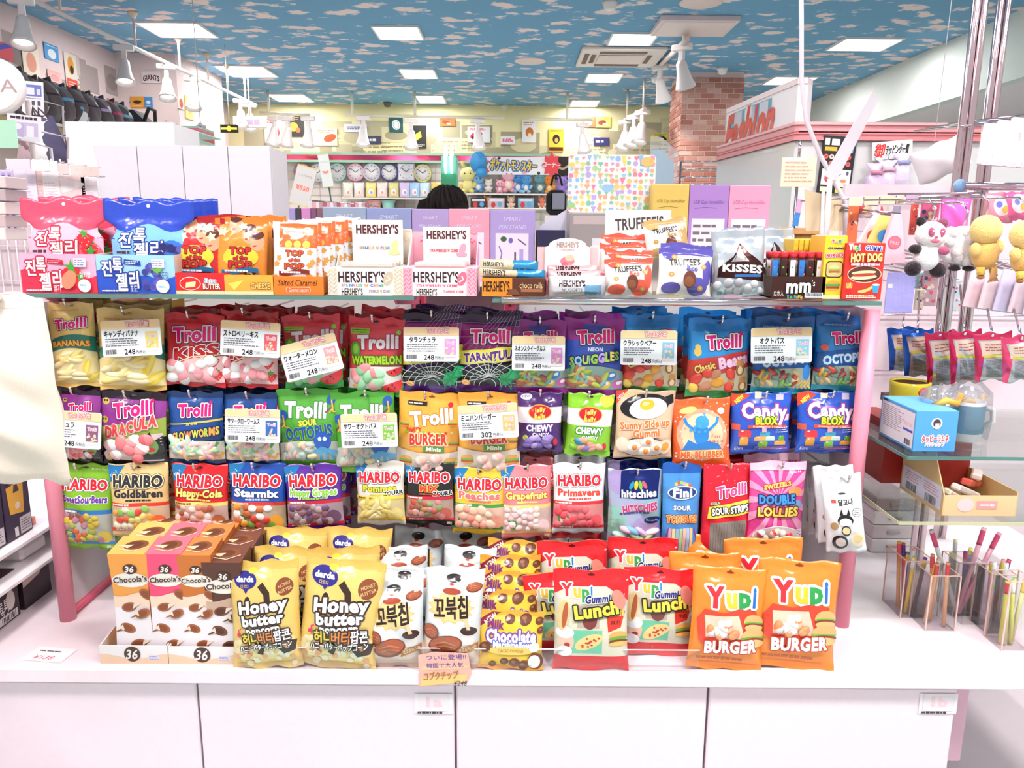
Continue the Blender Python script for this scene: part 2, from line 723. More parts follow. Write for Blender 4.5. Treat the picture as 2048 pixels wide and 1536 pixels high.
  me.from_pydata(vs, [], fs)
  set_colors(me, cs)
  me.polygons.foreach_set('use_smooth', [True] * len(fs))
  return me

 def build(s, patch, scale, parent=None, name='print', mat='film', loc=None, rot=None):
  o = None
  if s.items:
   me = s.mesh(patch, scale, name)
   me.materials.append(finish(mat))
   o = link(name, me, parent, loc, rot)
  if s.bits:
   me = s.bit_mesh(patch, scale)
   me.materials.append(finish('candy'))
   b = link('candy_pieces', me, parent, loc, rot)
   b['kind'] = 'stuff'
  return o


def soup(p, n, c, name):
 m = len(p) // 3
 me = bpy.data.meshes.new(name)
 me.vertices.add(len(p))
 me.vertices.foreach_set('co', p.astype(np.float32).ravel())
 me.loops.add(len(p))
 me.loops.foreach_set('vertex_index', np.arange(len(p), dtype=np.int32))
 me.polygons.add(m)
 me.polygons.foreach_set('loop_start', np.arange(0, len(p), 3, dtype=np.int32))
 me.update(calc_edges=True)
 set_colors(me, c)
 me.polygons.foreach_set('use_smooth', np.ones(m, dtype=bool))
 me.normals_split_custom_set_from_vertices(n.astype(np.float32))
 return me


# ------------------------------------------------------------------ bags
def bag_patch(w, h, t, seed=0, st=0.10, sb=0.07, belly=0.42, wrinkle=1.0, ns=19, nt=27, tilt=0.0, pinch=0.05, shape=None):
 """front and back point grids of a filled film bag; origin at the middle of its lower edge"""
 rnd = random.Random(seed)
 wv = [(rnd.uniform(5, 13), rnd.uniform(4, 12), rnd.uniform(0, 6.28), rnd.uniform(.3, 1)) for _ in range(6)]
 ed = [(rnd.uniform(-1, 1), rnd.uniform(8, 18), rnd.uniform(0, 6.28)) for _ in range(4)]
 front, back = np.zeros((nt, ns, 3)), np.zeros((nt, ns, 3))
 tw = rnd.uniform(-1, 1) * .006
 for j in range(nt):
  v = j / (nt - 1)
  m = min(max((v - sb) / (1 - sb - st), 0), 1)
  k = math.log(.5) / math.log(belly)
  f = math.sin(math.pi * (m ** k)) ** 0.62 if 0 < m < 1 else 0.0
  for i in range(ns):
   u = i / (ns - 1)
   g = max(0.0, 1 - abs(2 * u - 1) ** 2.6) ** 0.62
   d = t / 2 * f * g
   wr = sum(a * math.sin(p * u + q * v * h / w + r) for p, q, r, a in wv) * 0.0009 * wrinkle
   seal = 1.0 if (v > 1 - st or v < sb) else 0.0
   wr2 = (ed[0][0] * math.sin(ed[0][1] * u + ed[0][2]) + ed[1][0] * math.sin(ed[1][1] * u + ed[1][2])) * 0.0016 * wrinkle
   x = (u - .5) * w * (1 - pinch * f)
   z = v * h + (0.0022 * math.sin(ed[2][1] * u + ed[2][2]) * wrinkle if v < .02 or v > .98 else 0)
   z -= 0.004 * (1 - abs(2 * u - 1)) * f * (v - .5)
   if shape:
    fx, dzz = shape(u, v)
    x *= fx
    z += dzz * h
   off = wr * (0.4 + f * g) + wr2 * (seal + .15)
   lean = tw * (u - .5) * 2 + tilt * (v - .5)
   front[j, i] = (x, -d - off + lean, z)
   back[j, i] = (x, d * .8 - off + lean + 0.0006, z)
 return front, back


def bag_body(front, back, col, back_col, name='bag'):
 nt, ns = front.shape[:2]
 vs = np.concatenate([front.reshape(-1, 3), back.reshape(-1, 3)])
 o = nt * ns
 fs, cs = [], []
 cf = col if callable(col) else (lambda u, v: col)
 for j in range(nt - 1):
  for i in range(ns - 1):
   a = j * ns + i
   fs.append((a, a + 1, a + 1 + ns, a + ns))
   cs.append(lin(cf((i + .5) / (ns - 1), (j + .5) / (nt - 1))))
   fs.append((o + a, o + a + ns, o + a + 1 + ns, o + a + 1))
   cs.append(lin(back_col))
 for j in range(nt - 1):
  a, b = j * ns, j * ns + ns - 1
  fs += [(a, a + ns, o + a + ns, o + a), (b, o + b, o + b + ns, b + ns)]
  cs += [lin(back_col)] * 2
 for i in range(ns - 1):
  a, b = i, (nt - 1) * ns + i
  fs += [(a, o + a, o + a + 1, a + 1), (b, b + 1, o + b + 1, o + b)]
  cs += [lin(back_col)] * 2
 me = bpy.data.meshes.new(name)
 me.from_pydata([tuple(v) for v in vs], [], fs)
 set_colors(me, cs)
 me.polygons.foreach_set('use_smooth', [True] * len(fs))
 return me


def stand(x0, y0, x1, Y, Z):
 """centre x, width, height of something that stands on height Z at depth Y and reaches up to pixel row y0"""
 c = P((x0 + x1) / 2, y0, Y)
 d = CT * Y - ST * ((c.z + Z) / 2 - EYE)
 return c.x, (x1 - x0) / F * d, c.z - Z


def carton(name, label, cat, x0, y0, x1, Y, Z, depth, col, art=None, group=None, top=None, side=None, rz=0.0, mat='card', top_art=None, side_art=None, bev=.0012, lean=0.0):
 """printed box: front at depth Y, origin at the middle of its lower front edge"""
 x, w, h = stand(x0, y0, x1, Y, Z)
 me = MB()
 me.box(-w / 2, 0, 0, w / 2, depth, h, col, bev)
 for i, f in enumerate(me.f):
  n = (Vector(me.v[f[1]]) - Vector(me.v[f[0]])).cross(Vector(me.v[f[2]]) - Vector(me.v[f[1]])).normalized()
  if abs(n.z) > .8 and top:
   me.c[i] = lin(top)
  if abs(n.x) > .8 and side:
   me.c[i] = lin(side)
 o = me.build(name, mat, None, (x, Y, Z), (lean, 0, rz))
 tag(o, label, cat, group)
 if art:
  art(h / w).build(flat_patch((-w / 2, 0, 0), (w, 0, 0), (0, 0, h)), w, o, mat=mat)
 if top_art:
  top_art(depth / w).build(flat_patch((-w / 2, 0, h), (w, 0, 0), (0, depth, 0)), w, o, 'lid_print', mat)
 if side_art:
  side_art(h / depth).build(flat_patch((-w / 2, depth, 0), (0, -depth, 0), (0, 0, h)), depth, o, 'side_print', mat)
 return o


def make_bag(name, w, h, t, col, art, seed=0, mat='film', back=None, **kw):
 """a bag (its own mesh) with its printed front and candy as children, origin at its lower edge"""
 fr, bk = bag_patch(w, h, t, seed, **kw)
 me = bag_body(fr, bk, col, back or (col if not callable(col) else col(.5, .97)), name)
 me.materials.append(finish(mat))
 o = link(name, me)
 if art is not None:
  art.build(Patch(fr, h / w), w, o, mat=mat)
 return o

# ------------------------------------------------------------------ the room
YW = 13.0          # far wall
XL, XR = -4.62, 4.55


def cloud_mat():
 m = bpy.data.materials.new('cloud_paper')
 m.use_nodes = True
 nt = m.node_tree
 N, L = nt.nodes, nt.links
 b = N['Principled BSDF']
 b.inputs['Roughness'].default_value = 0.8
 tc = N.new('ShaderNodeTexCoord')
 mp = N.new('ShaderNodeMapping')
 mp.inputs['Scale'].default_value = (2.7, 3.6, 1)
 mp.inputs['Rotation'].default_value = (0, 0, 0.25)
 L.new(tc.outputs['Object'], mp.inputs['Vector'])
 n1 = N.new('ShaderNodeTexNoise')
 n1.inputs['Scale'].default_value = 1.5
 n1.inputs['Detail'].default_value = 3.5
 n1.inputs['Roughness'].default_value = 0.62
 n1.inputs['Distortion'].default_value = 0.25
 L.new(mp.outputs['Vector'], n1.inputs['Vector'])
 vo = N.new('ShaderNodeTexVoronoi')
 vo.inputs['Scale'].default_value = 1.35
 L.new(mp.outputs['Vector'], vo.inputs['Vector'])
 sub = N.new('ShaderNodeMath')
 sub.operation = 'MULTIPLY_ADD'
 sub.inputs[1].default_value = -0.42
 L.new(vo.outputs['Distance'], sub.inputs[0])
 L.new(n1.outputs['Fac'], sub.inputs[2])
 cr = N.new('ShaderNodeValToRGB')
 e = cr.color_ramp.elements
 e[0].position, e[0].color = 0.355, (*lin('#6fa3c6'), 1)
 e[1].position, e[1].color = 0.425, (*lin('#f6dcd8'), 1)
 k = cr.color_ramp.elements.new(0.375)
 k.color = (*lin('#a9bfd6'), 1)
 L.new(sub.outputs[0], cr.inputs['Fac'])
 L.new(cr.outputs['Color'], b.inputs['Base Color'])
 return m


def floor_mat():
 m = bpy.data.materials.new('floor_tile')
 m.use_nodes = True
 nt = m.node_tree
 N, L = nt.nodes, nt.links
 b = N['Principled BSDF']
 b.inputs['Roughness'].default_value = 0.25
 tc = N.new('ShaderNodeTexCoord')
 ck = N.new('ShaderNodeTexChecker')
 ck.inputs['Scale'].default_value = 1.1
 ck.inputs['Color1'].default_value = (*lin('#fbf1f4'), 1)
 ck.inputs['Color2'].default_value = (*lin('#b9ece2'), 1)
 L.new(tc.outputs['Object'], ck.inputs['Vector'])
 L.new(ck.outputs['Color'], b.inputs['Base Color'])
 return m


o = MB().box(-9, -1.0, -0.1, 9, YW + 0.2, 0.0, '#ffffff').build('floor', floor_mat())
tag(o, kind='structure')
o = MB().box(XL - .3, 1.2, CEIL, XR, YW + 0.2, CEIL + .1, '#5c9cc8').build('ceiling', cloud_mat())
tag(o, kind='structure')

# far wall in cream newspaper paper, its cuttings printed on it
wall = MB().box(XL - .3, YW, 0, XR + 5, YW + .15, CEIL, '#f3e6b4').build('wall_back', 'wall')
tag(wall, kind='structure')


def cuttings(w, h, n, seed, cols, y0=0.0):
 a = Art()
 r = random.Random(seed)
 for _ in range(n):
  bw, bh = r.uniform(.016, .04), r.uniform(.014, .03)
  x, y = r.uniform(-.49, .46), r.uniform(y0, h - .03)
  c = r.choice(cols)
  a.rect(x, y, x + bw, y + bh, c)
  if r.random() < .6:
   a.ell(x + bw * .5, y + bh * .45, bw * .4, bh * .3, r.choice(cols))
  a.lines(x, y - bh * .9, x + bw, y - .002, 3, '#a59a80', seed=r.random())
 return a


pw, phh = XR + 5 - (XL - .3), 1.7
cuttings(1, phh / pw * 1.0, 170, 5, ['#bdb294', '#a89f84', '#c8bc9a', '#d5c9a2', '#b0a688', '#ded2aa']).build(
 flat_patch((XL - .3, YW, CEIL - phh), (pw, 0, 0), (0, 0, phh)), pw, wall, 'newspaper_print', 'wall')

# side walls
wl = MB().box(XL - .3, 2.0, 0, XL, YW, CEIL, '#f1d9d8').build('wall_left', 'wall')
tag(wl, kind='structure')
cuttings(1, 2.0 / 11.0, 90, 9, ['#b7a7a4', '#a2928f', '#c9b9b6', '#8f8280', '#d9c9c4']).build(
 flat_patch((XL, 2.0, CEIL - 2.0), (0, 11.0, 0), (0, 0, 2.0)), 11.0, wl, 'newspaper_print', 'wall')
pl = MB().box(XL, 9.45, 0, -3.92, 10.9, CEIL, '#f3dedb').build('wall_pier', 'wall')
tag(pl, kind='structure')
cuttings(1, 2.6, 26, 12, ['#b7a7a4', '#a2928f', '#c9b9b6', '#8f8280']).build(
 flat_patch((XL, 9.45, CEIL - 1.8), (.7, 0, 0), (0, 0, 1.8)), .7, pl, 'newspaper_print', 'wall')
# dropped soffit along the side passage and the lower ceiling beyond it
s_ = MB().box(XR, 2.0, 2.95, XR + .12, YW, CEIL + .1, '#e6ece6').build('trim_1', 'wall')
tag(s_, kind='structure')
s_ = MB().box(XR + .12, 2.0, 2.95, 9.5, YW, 3.05, '#fbeef2').build('ceiling_passage', 'wall')
tag(s_, kind='structure')
s_ = MB().box(9.4, 2.0, 0, 9.5, YW, 2.95, '#fbe9ee').build('wall_right', 'wall')
tag(s_, kind='structure')

# ceiling light panels: (pixel box), each with its own lamp
PANELS = [(300, 43, 412, 71, 'ceiling light panel above the long track of white spotlights'),
   (447, 130, 540, 151, 'ceiling light panel beyond the spotlight track, over the newspaper wall'),
   (545, 187, 618, 201, 'small far ceiling light panel beside the hanging rail on its pole'),
   (752, 51, 842, 76, 'ceiling light panel first in the middle row of the cloud ceiling'),
   (803, 137, 872, 154, 'ceiling light panel second in the middle row of the cloud ceiling'),
   (834, 190, 890, 204, 'ceiling light panel last in the middle row, close to the newspaper wall'),
   (1220, 65, 1309, 87, 'ceiling light panel just before the air conditioner cassette'),
   (1172, 146, 1242, 162, 'ceiling light panel just beyond the air conditioner cassette'),
   (1141, 199, 1197, 211, 'ceiling light panel close to the newspaper wall beside the far rail'),
   (1675, 75, 1782, 98, 'ceiling light panel near the white soffit over the passage'),
   (1538, 152, 1622, 167, 'ceiling light panel behind the white sign of the pink booth')]
for x0, y0, x1, y1, lb in PANELS:
 a, b = PZ((x0 + x1) / 2, y0, CEIL), PZ((x0 + x1) / 2, y1, CEIL)
 d = ((a - Vector((0, 0, EYE))).length + (b - Vector((0, 0, EYE))).length) / 2
 w = (x1 - x0) * .86 / F * d
 cx, cy = (a.x + b.x) / 2, (a.y + b.y) / 2
 dy = (b.y - a.y) / 2
 t = thing('ceiling_light', lb, 'ceiling light', (cx, cy, CEIL), group='square ceiling light panels')
 f = MB()
 for q in ((-w / 2 - .02, -dy - .02, w / 2 + .02, -dy), (-w / 2 - .02, dy, w / 2 + .02, dy + .02), (-w / 2 - .02, -dy, -w / 2, dy), (w / 2, -dy, w / 2 + .02, dy)):
  f.box(q[0], q[1], -.02, q[2], q[3], 0.0, '#f4efec')
 f.build('frame', 'paint', t)
 MB().box(-w / 2, -dy, -.012, w / 2, dy, -.002, '#ffffff').build('diffuser', glow_mat('light_panel', (1, .98, .96), 6.0), t)
 area_light('ceiling_panel_light', (cx, cy, CEIL - .03), w, 2 * dy, 22 if cx > 1.5 or cx < -1.5 else 16)

# unlit square panel and air conditioner on the ceiling
a, b = PZ(1395, 41, CEIL - .05), PZ(1380, 74, CEIL - .05)
t = thing('access_panel', 'plain unlit square panel hanging just below the cloud ceiling', 'ceiling panel', ((a.x + b.x) / 2, (a.y + b.y) / 2, CEIL - .05))
MB().box(-.37, -.30, 0, .37, .30, .05, '#efd9d7', .004).build('panel', 'paint', t)
MB().box(-.33, -.26, -.006, .33, .26, 0, '#f6e1de', .002).build('inset', 'paint', t)
a, b = PZ(1245, 92, CEIL), PZ(1235, 128, CEIL)
cx, cy, dy = (a.x + b.x) / 2, (a.y + b.y) / 2, (b.y - a.y) / 2
t = thing('air_conditioner', 'white ceiling air conditioner cassette with slotted vents', 'air conditioner', (cx, cy, CEIL))
MB().box(-.47, -dy, -.04, .47, dy, 0, '#f3e3dc', .01).build('cassette', 'paint', t)
MB().box(-.26, -dy * .45, -.055, .26, dy * .45, -.04, '#f4dfda', .008).build('grille_panel', 'paint', t)
for x0, y0, x1, y1 in ((-.26, -dy * .8, .26, -dy * .6), (-.26, dy * .6, .26, dy * .8), (-.42, -dy * .55, -.37, dy * .55), (-.34, -dy * .45, -.29, dy * .45), (.29, -dy * .45, .34, dy * .45)):
 MB().box(x0, y0, -.046, x1, y1, -.039, '#8b7468').build('air_slot', 'matte', t)

# brick pillar: every brick of the two faces in view
PX0, PX1, PY0, PY1 = 2.12, 2.90, 10.25, 11.0
pil = MB().box(PX0 + .01, PY0 + .01, 0, PX1 - .01, PY1 - .01, CEIL, '#f0d2c8').build('pillar_brick', 'wall')
tag(pil, kind='structure')
bh, gap = 0.064, 0.011
cols = ['#c98f80', '#bf8070', '#d39f90', '#c48676', '#dcb2a4', '#b87767']
shared = {}


def brick_mesh(w, d, ci):
 k = (round(w, 3), round(d, 3), ci)
 if k not in shared:
  me = MB().box(0, 0, 0, w, d, bh - gap, cols[ci], .004).mesh('brick')
  me.materials.append(finish('brick'))
  shared[k] = me
 return shared[k]


rb = random.Random(3)
z, row = 2.02, 0
while z < CEIL - bh:
 L = .165
 x = PX0 - (L / 2 if row % 2 else 0)
 while x < PX1 - .01:
  a_, b_ = max(x, PX0), min(x + L - gap, PX1)
  if b_ - a_ > .03:
   link('brick', brick_mesh(b_ - a_, .02, rb.randrange(6)), pil, (a_, PY0, z))
  x += L
 y = PY0 + .02 - (L / 2 if row % 2 == 0 else 0)
 while y < PY1 - .01:
  a_, b_ = max(y, PY0 + .02), min(y + L - gap, PY1)
  if b_ - a_ > .03:
   link('brick', brick_mesh(.02, b_ - a_, rb.randrange(6)), pil, (PX0, a_, z))
  y += L
 z += bh
 row += 1


# track lights -------------------------------------------------------------
def spot_head(name, p, yaw, pitch, label, scale=1.0, group='white track spotlights', power=0):
 """track adapter, yoke and a flared can that points along yaw / pitch"""
 t = thing(name, label, 'spotlight', p, (0, 0, yaw), group)
 s = scale
 MB().box(-.07 * s, -.022 * s, -.04 * s, .07 * s, .022 * s, 0, '#f8efec', .006).build('adapter', 'paint', t)
 MB().box(-.018 * s, -.016 * s, -.12 * s, .018 * s, .016 * s, -.03 * s, '#f3e6e3', .004).build('yoke', 'paint', t)
 M = Matrix.Translation((0, 0, -.12 * s)) @ Matrix.Rotation(pitch, 4, 'X') @ Matrix.Diagonal((s, s, s, 1))
 h = MB()
 h.lathe([(.018, .02), (.035, .0), (.04, -.05), (.05, -.1), (.066, -.15), (.07, -.165), (.062, -.165), (.05, -.13)], '#f6ece9', 18, M)
 h.build('lamp_head', 'paint', t)
 MB().lathe([(.0, -.14), (.052, -.138)], '#ffffff', 18, M, cap=False).build('bulb', glow_mat('lamp_glow', (1, .95, .9), 5.0), t)
 if power:
  l = bpy.data.lights.new('spot', 'SPOT')
  l.energy = power
  l.spot_size = 1.3
  l.spot_blend = .8
  l.color = (1, .93, .9)
  l.shadow_soft_size = .06
  lo = bpy.data.objects.new('spot', l)
  COL.objects.link(lo)
  lo.matrix_world = Matrix.Translation(p) @ Matrix.Rotation(yaw, 4, 'Z') @ M @ Matrix.Translation((0, 0, -.2))
 return t


# long track on the side of the dark bags
RAILZ = CEIL - .32
A, B = PZ(40, -12, RAILZ), PZ(512, 210, RAILZ)
t = thing('light_track', 'long white ceiling track that carries the row of spotlights', 'light track', (0, 0, 0))
MB().tube([A, B], .02, '#f7ebe8', 8).build('rail', 'paint', t)
for k in (.1, .34, .53, .68, .80, .92):
 q = A.lerp(B, k)
 m = MB().tube([q, (q.x, q.y, CEIL - .01)], .012, '#f3e4da', 8)
 m.lathe([(.012, -.06), (.045, -.01), (.045, 0)], '#f0d9bd', 14, Matrix.Translation((q.x, q.y, CEIL)))
 m.build('hanger_rod', 'paint', t)
for i, (px, py) in enumerate(((40, -8), (178, 55), (258, 97), (318, 128), (455, 190), (487, 206))):
 q = A.lerp(B, (px - 40) / 472.0)
 spot_head('track_spotlight', (q.x, q.y, q.z - .02), .35, -.35,
    ['track spotlight at the near end of the long rail, above the red sticker', 'track spotlight second from the near end of the long rail',
    'track spotlight third along the long rail, over the dark bags', 'track spotlight in front of the club lettering on the pier',
    'track spotlight before last on the long rail', 'track spotlight at the far end of the long rail'][i], 1.25, power=30 if i < 4 else 0)

# far rails that hang before the newspaper wall
for i, (x0, y0, x1, y1, posts, lb) in enumerate((
  (520, 226, 620, 230, (538,), 'short white hanging rail before the newspaper wall, with a row of lamps'),
  (690, 230, 1010, 236, (830, 705), 'white hanging rail across the middle of the newspaper wall'),
  (1060, 238, 1185, 240, (1134,), 'white hanging rail before the gorilla-yellow poster'))):
 Y = 11.8
 a, b = P(x0, y0, Y), P(x1, y1, Y)
 t = thing('hanging_rail', lb, 'light track', (0, 0, 0))
 MB().tube([a, b], .022, '#f6ecd0', 8).build('rail', 'paint', t)
 for px in posts:
  q = P(px, y0, Y)
  MB().tube([q, (q.x, q.y, CEIL)], .02, '#f7f0dc', 8).build('hanger_rod', 'paint', t)
for i, (px, py) in enumerate(((548, 232), (575, 233), (616, 233), (726, 232), (822, 238), (955, 238), (1165, 246))):
 q = P(px, py, 11.75)
 spot_head('rail_spotlight', q, .2 * (i - 3), -.25,
    ['far spotlight over the red poster on the short rail', 'far spotlight between the red and the black posters', 'far spotlight beside the black and orange poster',
    'far spotlight over the small lavender sign', 'far spotlight just beside the black and gold poster', 'far spotlight over the white poster with the red cup',
    'far spotlight above the small round sticker on the newspaper wall'][i], 1.5, 'far spotlights before the newspaper wall')
# short angled tracks by the pillar
for A, B, hd, lb in ((P(1375, 78, 8.0), P(1305, 145, 10.4), ((.12, 1), (.72, 2)), 'angled white ceiling track near the air conditioner'),
      (P(1290, 218, 10.6), P(1250, 240, 11.6), ((.1, 3), (.5, 4), (.95, 5)), 'small angled lamp track beside the brick pillar')):
 t = thing('angled_track', lb, 'light track', (0, 0, 0))
 m = MB().tube([A, B], .026, '#e9d3cd', 8).build('rail', 'paint', t)
 for k in (.08, .9):
  q = A.lerp(B, k)
  MB().tube([q, (q.x, q.y, CEIL)], .014, '#efdcc8', 8).build('hanger_rod', 'paint', t)
 for k, n_ in hd:
  q = A.lerp(B, k)
  spot_head('angled_spotlight', (q.x, q.y, q.z), -.7, .5 if n_ < 3 else -.3,
     {1: 'large angled spotlight nearest the plain ceiling panel', 2: 'angled spotlight just above the brick pillar top', 3: 'topmost lamp of the small track beside the brick pillar',
     4: 'middle lamp of the small track beside the brick pillar', 5: 'lowest lamp of the small track beside the brick pillar'}[n_], 1.5, 'angled track spotlights', power=30 if n_ < 3 else 0)
for px, py, lb in ((1402, 5, 'round flat ceiling speaker at the top of the picture'), (1060, 122, 'round flat ceiling disc beside the air conditioner')):
 q = PZ(px, py, CEIL)
 MB().lathe([(.17, -.012), (.19, -.004), (.19, 0)], '#f0d8d4', 28).build('ceiling_disc', 'paint', None, q)
 tag(COL.objects[-1], lb, 'ceiling speaker')
for px, py, lb in ((1220, 4, 'small sprinkler head above the plain ceiling panel'), (1312, 155, 'small round downlight beside the angled track'), (1445, 137, 'small round downlight above the brick pillar'),
     (775, 205, 'small dark camera on the ceiling by the newspaper wall'), (1010, 212, 'small white ceiling sensor by the newspaper wall')):
 q = PZ(px, py, CEIL)
 m = MB().lathe([(.03, -.07), (.05, -.06), (.06, -.02), (.075, 0)], '#5a5148' if 'camera' in lb else '#fdf3ef', 16)
 tag(m.build('ceiling_fixture', 'paint', None, q), lb, 'ceiling fixture')

# ------------------------------------------------------------------ the candy rack on its white counter
TZ = EYE - 1.0            # counter top
YF = 1.0 / math.tan(math.atan(577 / F) + TILT)        # counter front edge
RX0, RX1 = -1.155, 0.865  # rack ends
YP, YB = 1.855, 2.36      # front posts, back uprights
SZ = P(900, 592, 1.80).z  # top glass shelf

t = thing('counter', 'long white counter with four plain door panels under the candy rack', 'counter', (0, YF, 0))
MB().box(-2.2, 0, TZ - .036, 1.75, 1.25, TZ, '#fbeaf0', .003).build('worktop', 'paint', t)
dz = TZ - .045
for k, (x0, x1) in enumerate(((-1.9, P(393, 1400, YF + .02).x), (P(397, 1400, YF + .02).x, P(908, 1400, YF + .02).x), (P(913, 1400, YF + .02).x, P(1414, 1400, YF + .02).x), (P(1419, 1400, YF + .02).x, P(1913, 1400, YF + .02).x))):
 MB().box(x0, .02, .04, x1, .04, dz, '#f9e6ee', .004).build('door_panel', 'paint', t)
MB().box(-1.9, .045, 0, P(1913, 1400, YF + .02).x - .01, 1.2, TZ - .037, '#f0dbe2').build('carcass', 'matte', t)
MB().box(P(1918, 1400, YF).x + .03, .10, .25, P(1918, 1400, YF).x + .09, .16, TZ - .037, '#f6b9cd', .004).build('bracket', 'paint', t)
for px, s in ((867, '1a'), (1876, '1b')):
 p = P(px, 1408, YF + .019)
 st = thing('shelf_sticker', 'clear location sticker reading %s on the white counter door' % s, 'sticker', (p.x, p.y, p.z))
 MB().box(-.045, -.001, -.025, .045, 0, .028, '#f7eef2').build('sticker', 'paper', st)
 a = Art()
 a.round(-.40, .08, .42, .60, .06, '#f2e6ec').text(s, .02, .36, .28, '#f3cfd4', b=.02, fit=.42)
 a.lines(-.42, .0, .42, .07, 1, '#4a4046', seed=4, th=1.0)
 a.build(flat_patch((-.045, -.0012, -.025), (.09, 0, 0), (0, 0, .053)), .09, st, mat='paper')

rk = thing('candy_rack', 'pink framed candy rack with white back panels and glass shelves', 'display rack', (0, 0, TZ))
PINK, DPINK = '#f193a8', '#e0607c'
top = SZ - TZ - .03
for x, z1 in ((RX0, top), (RX1, top)):
 MB().tube([(x, YP, 0), (x, YP, z1)], .0195, PINK, 18).build('front_post', 'paint', rk)
 MB().tube([(x, YP, .012), (x, YB, .012)], .012, DPINK, 8).build('side_rail', 'paint', rk)
 s = 1 if x < 0 else -1
 MB().box(x - s * .006, YP + .02, .02, x, YB, top, '#e7dde2').build('side_panel', 'paint', rk)
for x in (RX0 + .015, -.285, -.010, RX1 - .04):
 u = MB().box(x - .016, YB - .02, 0, x + .02, YB + .02, top + .02, '#d9526f', .003).build('slotted_upright', 'paint', rk)
 sl = MB()
 for k in range(28):
  sl.box(x - .003, YB - .0215, .03 + k * .03, x + .006, YB - .0195, .048 + k * .03, '#6d1f33')
 sl.build('slots', 'matte', u)
for x0, x1 in ((RX0 + .05, -.31), (.02, RX1 - .07)):
 MB().box(x0, YB, 0.0, x1, YB + .012, top, '#f6e7ea').build('back_panel', 'paint', rk)
 for k in range(4):
  MB().tube([(x0 - .03, YB - .03, .26 + k * .2), (x1 + .03, YB - .03, .26 + k * .2)], .007, '#d9d2d4', 8).build('cross_bar', 'chrome', rk)
GLASS = clear_mat('shelf_glass', (.90, .97, .94), .05)
EDGE = clear_mat('glass_edge', (.25, .5, .44), .08, .35)
for k, (x0, x1, z, yf) in enumerate(((P(42, 585, 1.79).x, P(828, 592, 1.79).x, -.010, 1.79), (P(985, 592, 1.77).x, P(1764, 600, 1.77).x, -.012, 1.77))):
 z0 = SZ - TZ + z
 g = MB().box(x0, yf, z0, x1, YB - .04, z0 + .009, '#dff3ea').build('glass_shelf', GLASS, rk)
 MB().box(x0, yf - .001, z0, x1, yf + .002, z0 + .009, '#3c6f60').build('glass_edge', EDGE, g)
for x in (RX0 + .02, -.285, .0, RX1 - .03):
 MB().prism([(1.86, SZ - TZ - .012), (YB, SZ - TZ - .012), (YB, SZ - TZ - .07), (1.9, SZ - TZ - .03)], 'x', x - .003, x + .003, '#d66c86').build('shelf_bracket', 'paint', rk)
zz = P(1300, 603, 1.77).z - TZ
MB().tube([(P(1003, 603, 1.77).x, 1.765, zz), (P(1640, 604, 1.77).x, 1.765, zz)], .009, '#cfc8ca', 12).build('hanging_bar', 'chrome', rk)
# pastel stock shelf on the other side of the rack
MB().box(RX0, YB + .06, SZ - TZ - .02, 1.15, 2.95, SZ - TZ - .008, '#f3e4ea').build('stock_shelf', 'paint', rk)
MB().box(RX0, 2.62, 0, 1.0, 2.64, SZ - TZ - .02, '#eedde4').build('stock_back', 'paint', rk)


HOOKY = YB - .03


def hook(p, label, yb=HOOKY, group='chrome hooks of the candy rack'):
 m = MB().tube([(p[0], yb, p[2]), (p[0], p[1] - .012, p[2]), (p[0], p[1] - .02, p[2] + .006), (p[0], p[1] - .024, p[2] + .018)], .0028, '#dcd6d6', 7)
 m.ball((p[0], p[1] - .024, p[2] + .019), .0038, '#eeeaea', 8, 5)
 return tag(m.build('display_hook', 'chrome'), label, 'hook', group)

# ------------------------------------------------------------------ designs of the hanging candy bags
def inell(cx, cy, rx, ry):
 return lambda x, y: ((x - cx) / rx) ** 2 + ((y - cy) / ry) ** 2 < 1


def hole(a, H, c='#2e2226'):
 a.ell(0, H - .07, .05, .016, c).ell(0, H - .062, .018, .026, c)


def trolli(a, y, h=.20, c='#e3127a', ol='#ffffff', ol2='#4a1030', fit=.68, x=.02, rot=4):
 a.text('Trolli', x, y, h, c, ol=ol, ow=.016, ol2=ol2, ow2=.03, fit=fit, b=.018, rot=rot)
 a.ell(x + fit * .47, y + h * .62, .028, .03, c)


def seal(a, H, c, c2=None):
 a.rect(-.5, H - .12, .5, H, c)
 a.rect(-.5, 0, .5, .07, c2 or c)
 for k in range(3):
  a.rect(-.5, H - .03 - k * .03, .5, H - .024 - k * .03, '#ffffff' if k == 9 else c2 or c)


def badge(a, x, y, c='#f2a03a'):
 a.ell(x, y, .06, .04, c).ell(x, y, .045, .028, '#f6c98a').lines(x - .035, y - .015, x + .035, y + .015, 2, '#8a4a1a', 1)


def berry(a, x, y, r, leaf='#3f9a3c', c='#dd2433'):
 a.poly([(x - r, y + r * .4), (x - r * .6, y - r * .4), (x, y - r), (x + r * .6, y - r * .4), (x + r, y + r * .4), (x + r * .5, y + r * .8), (x - r * .5, y + r * .8)], c)
 a.star(x, y + r * .85, r * .7, r * .25, 5, leaf, 18)
 for k in range(4):
  a.ell(x + r * .4 * math.cos(k * 1.7), y - .1 * r + r * .4 * math.sin(k * 1.7), r * .07, r * .1, '#f7b2a8', n=6)


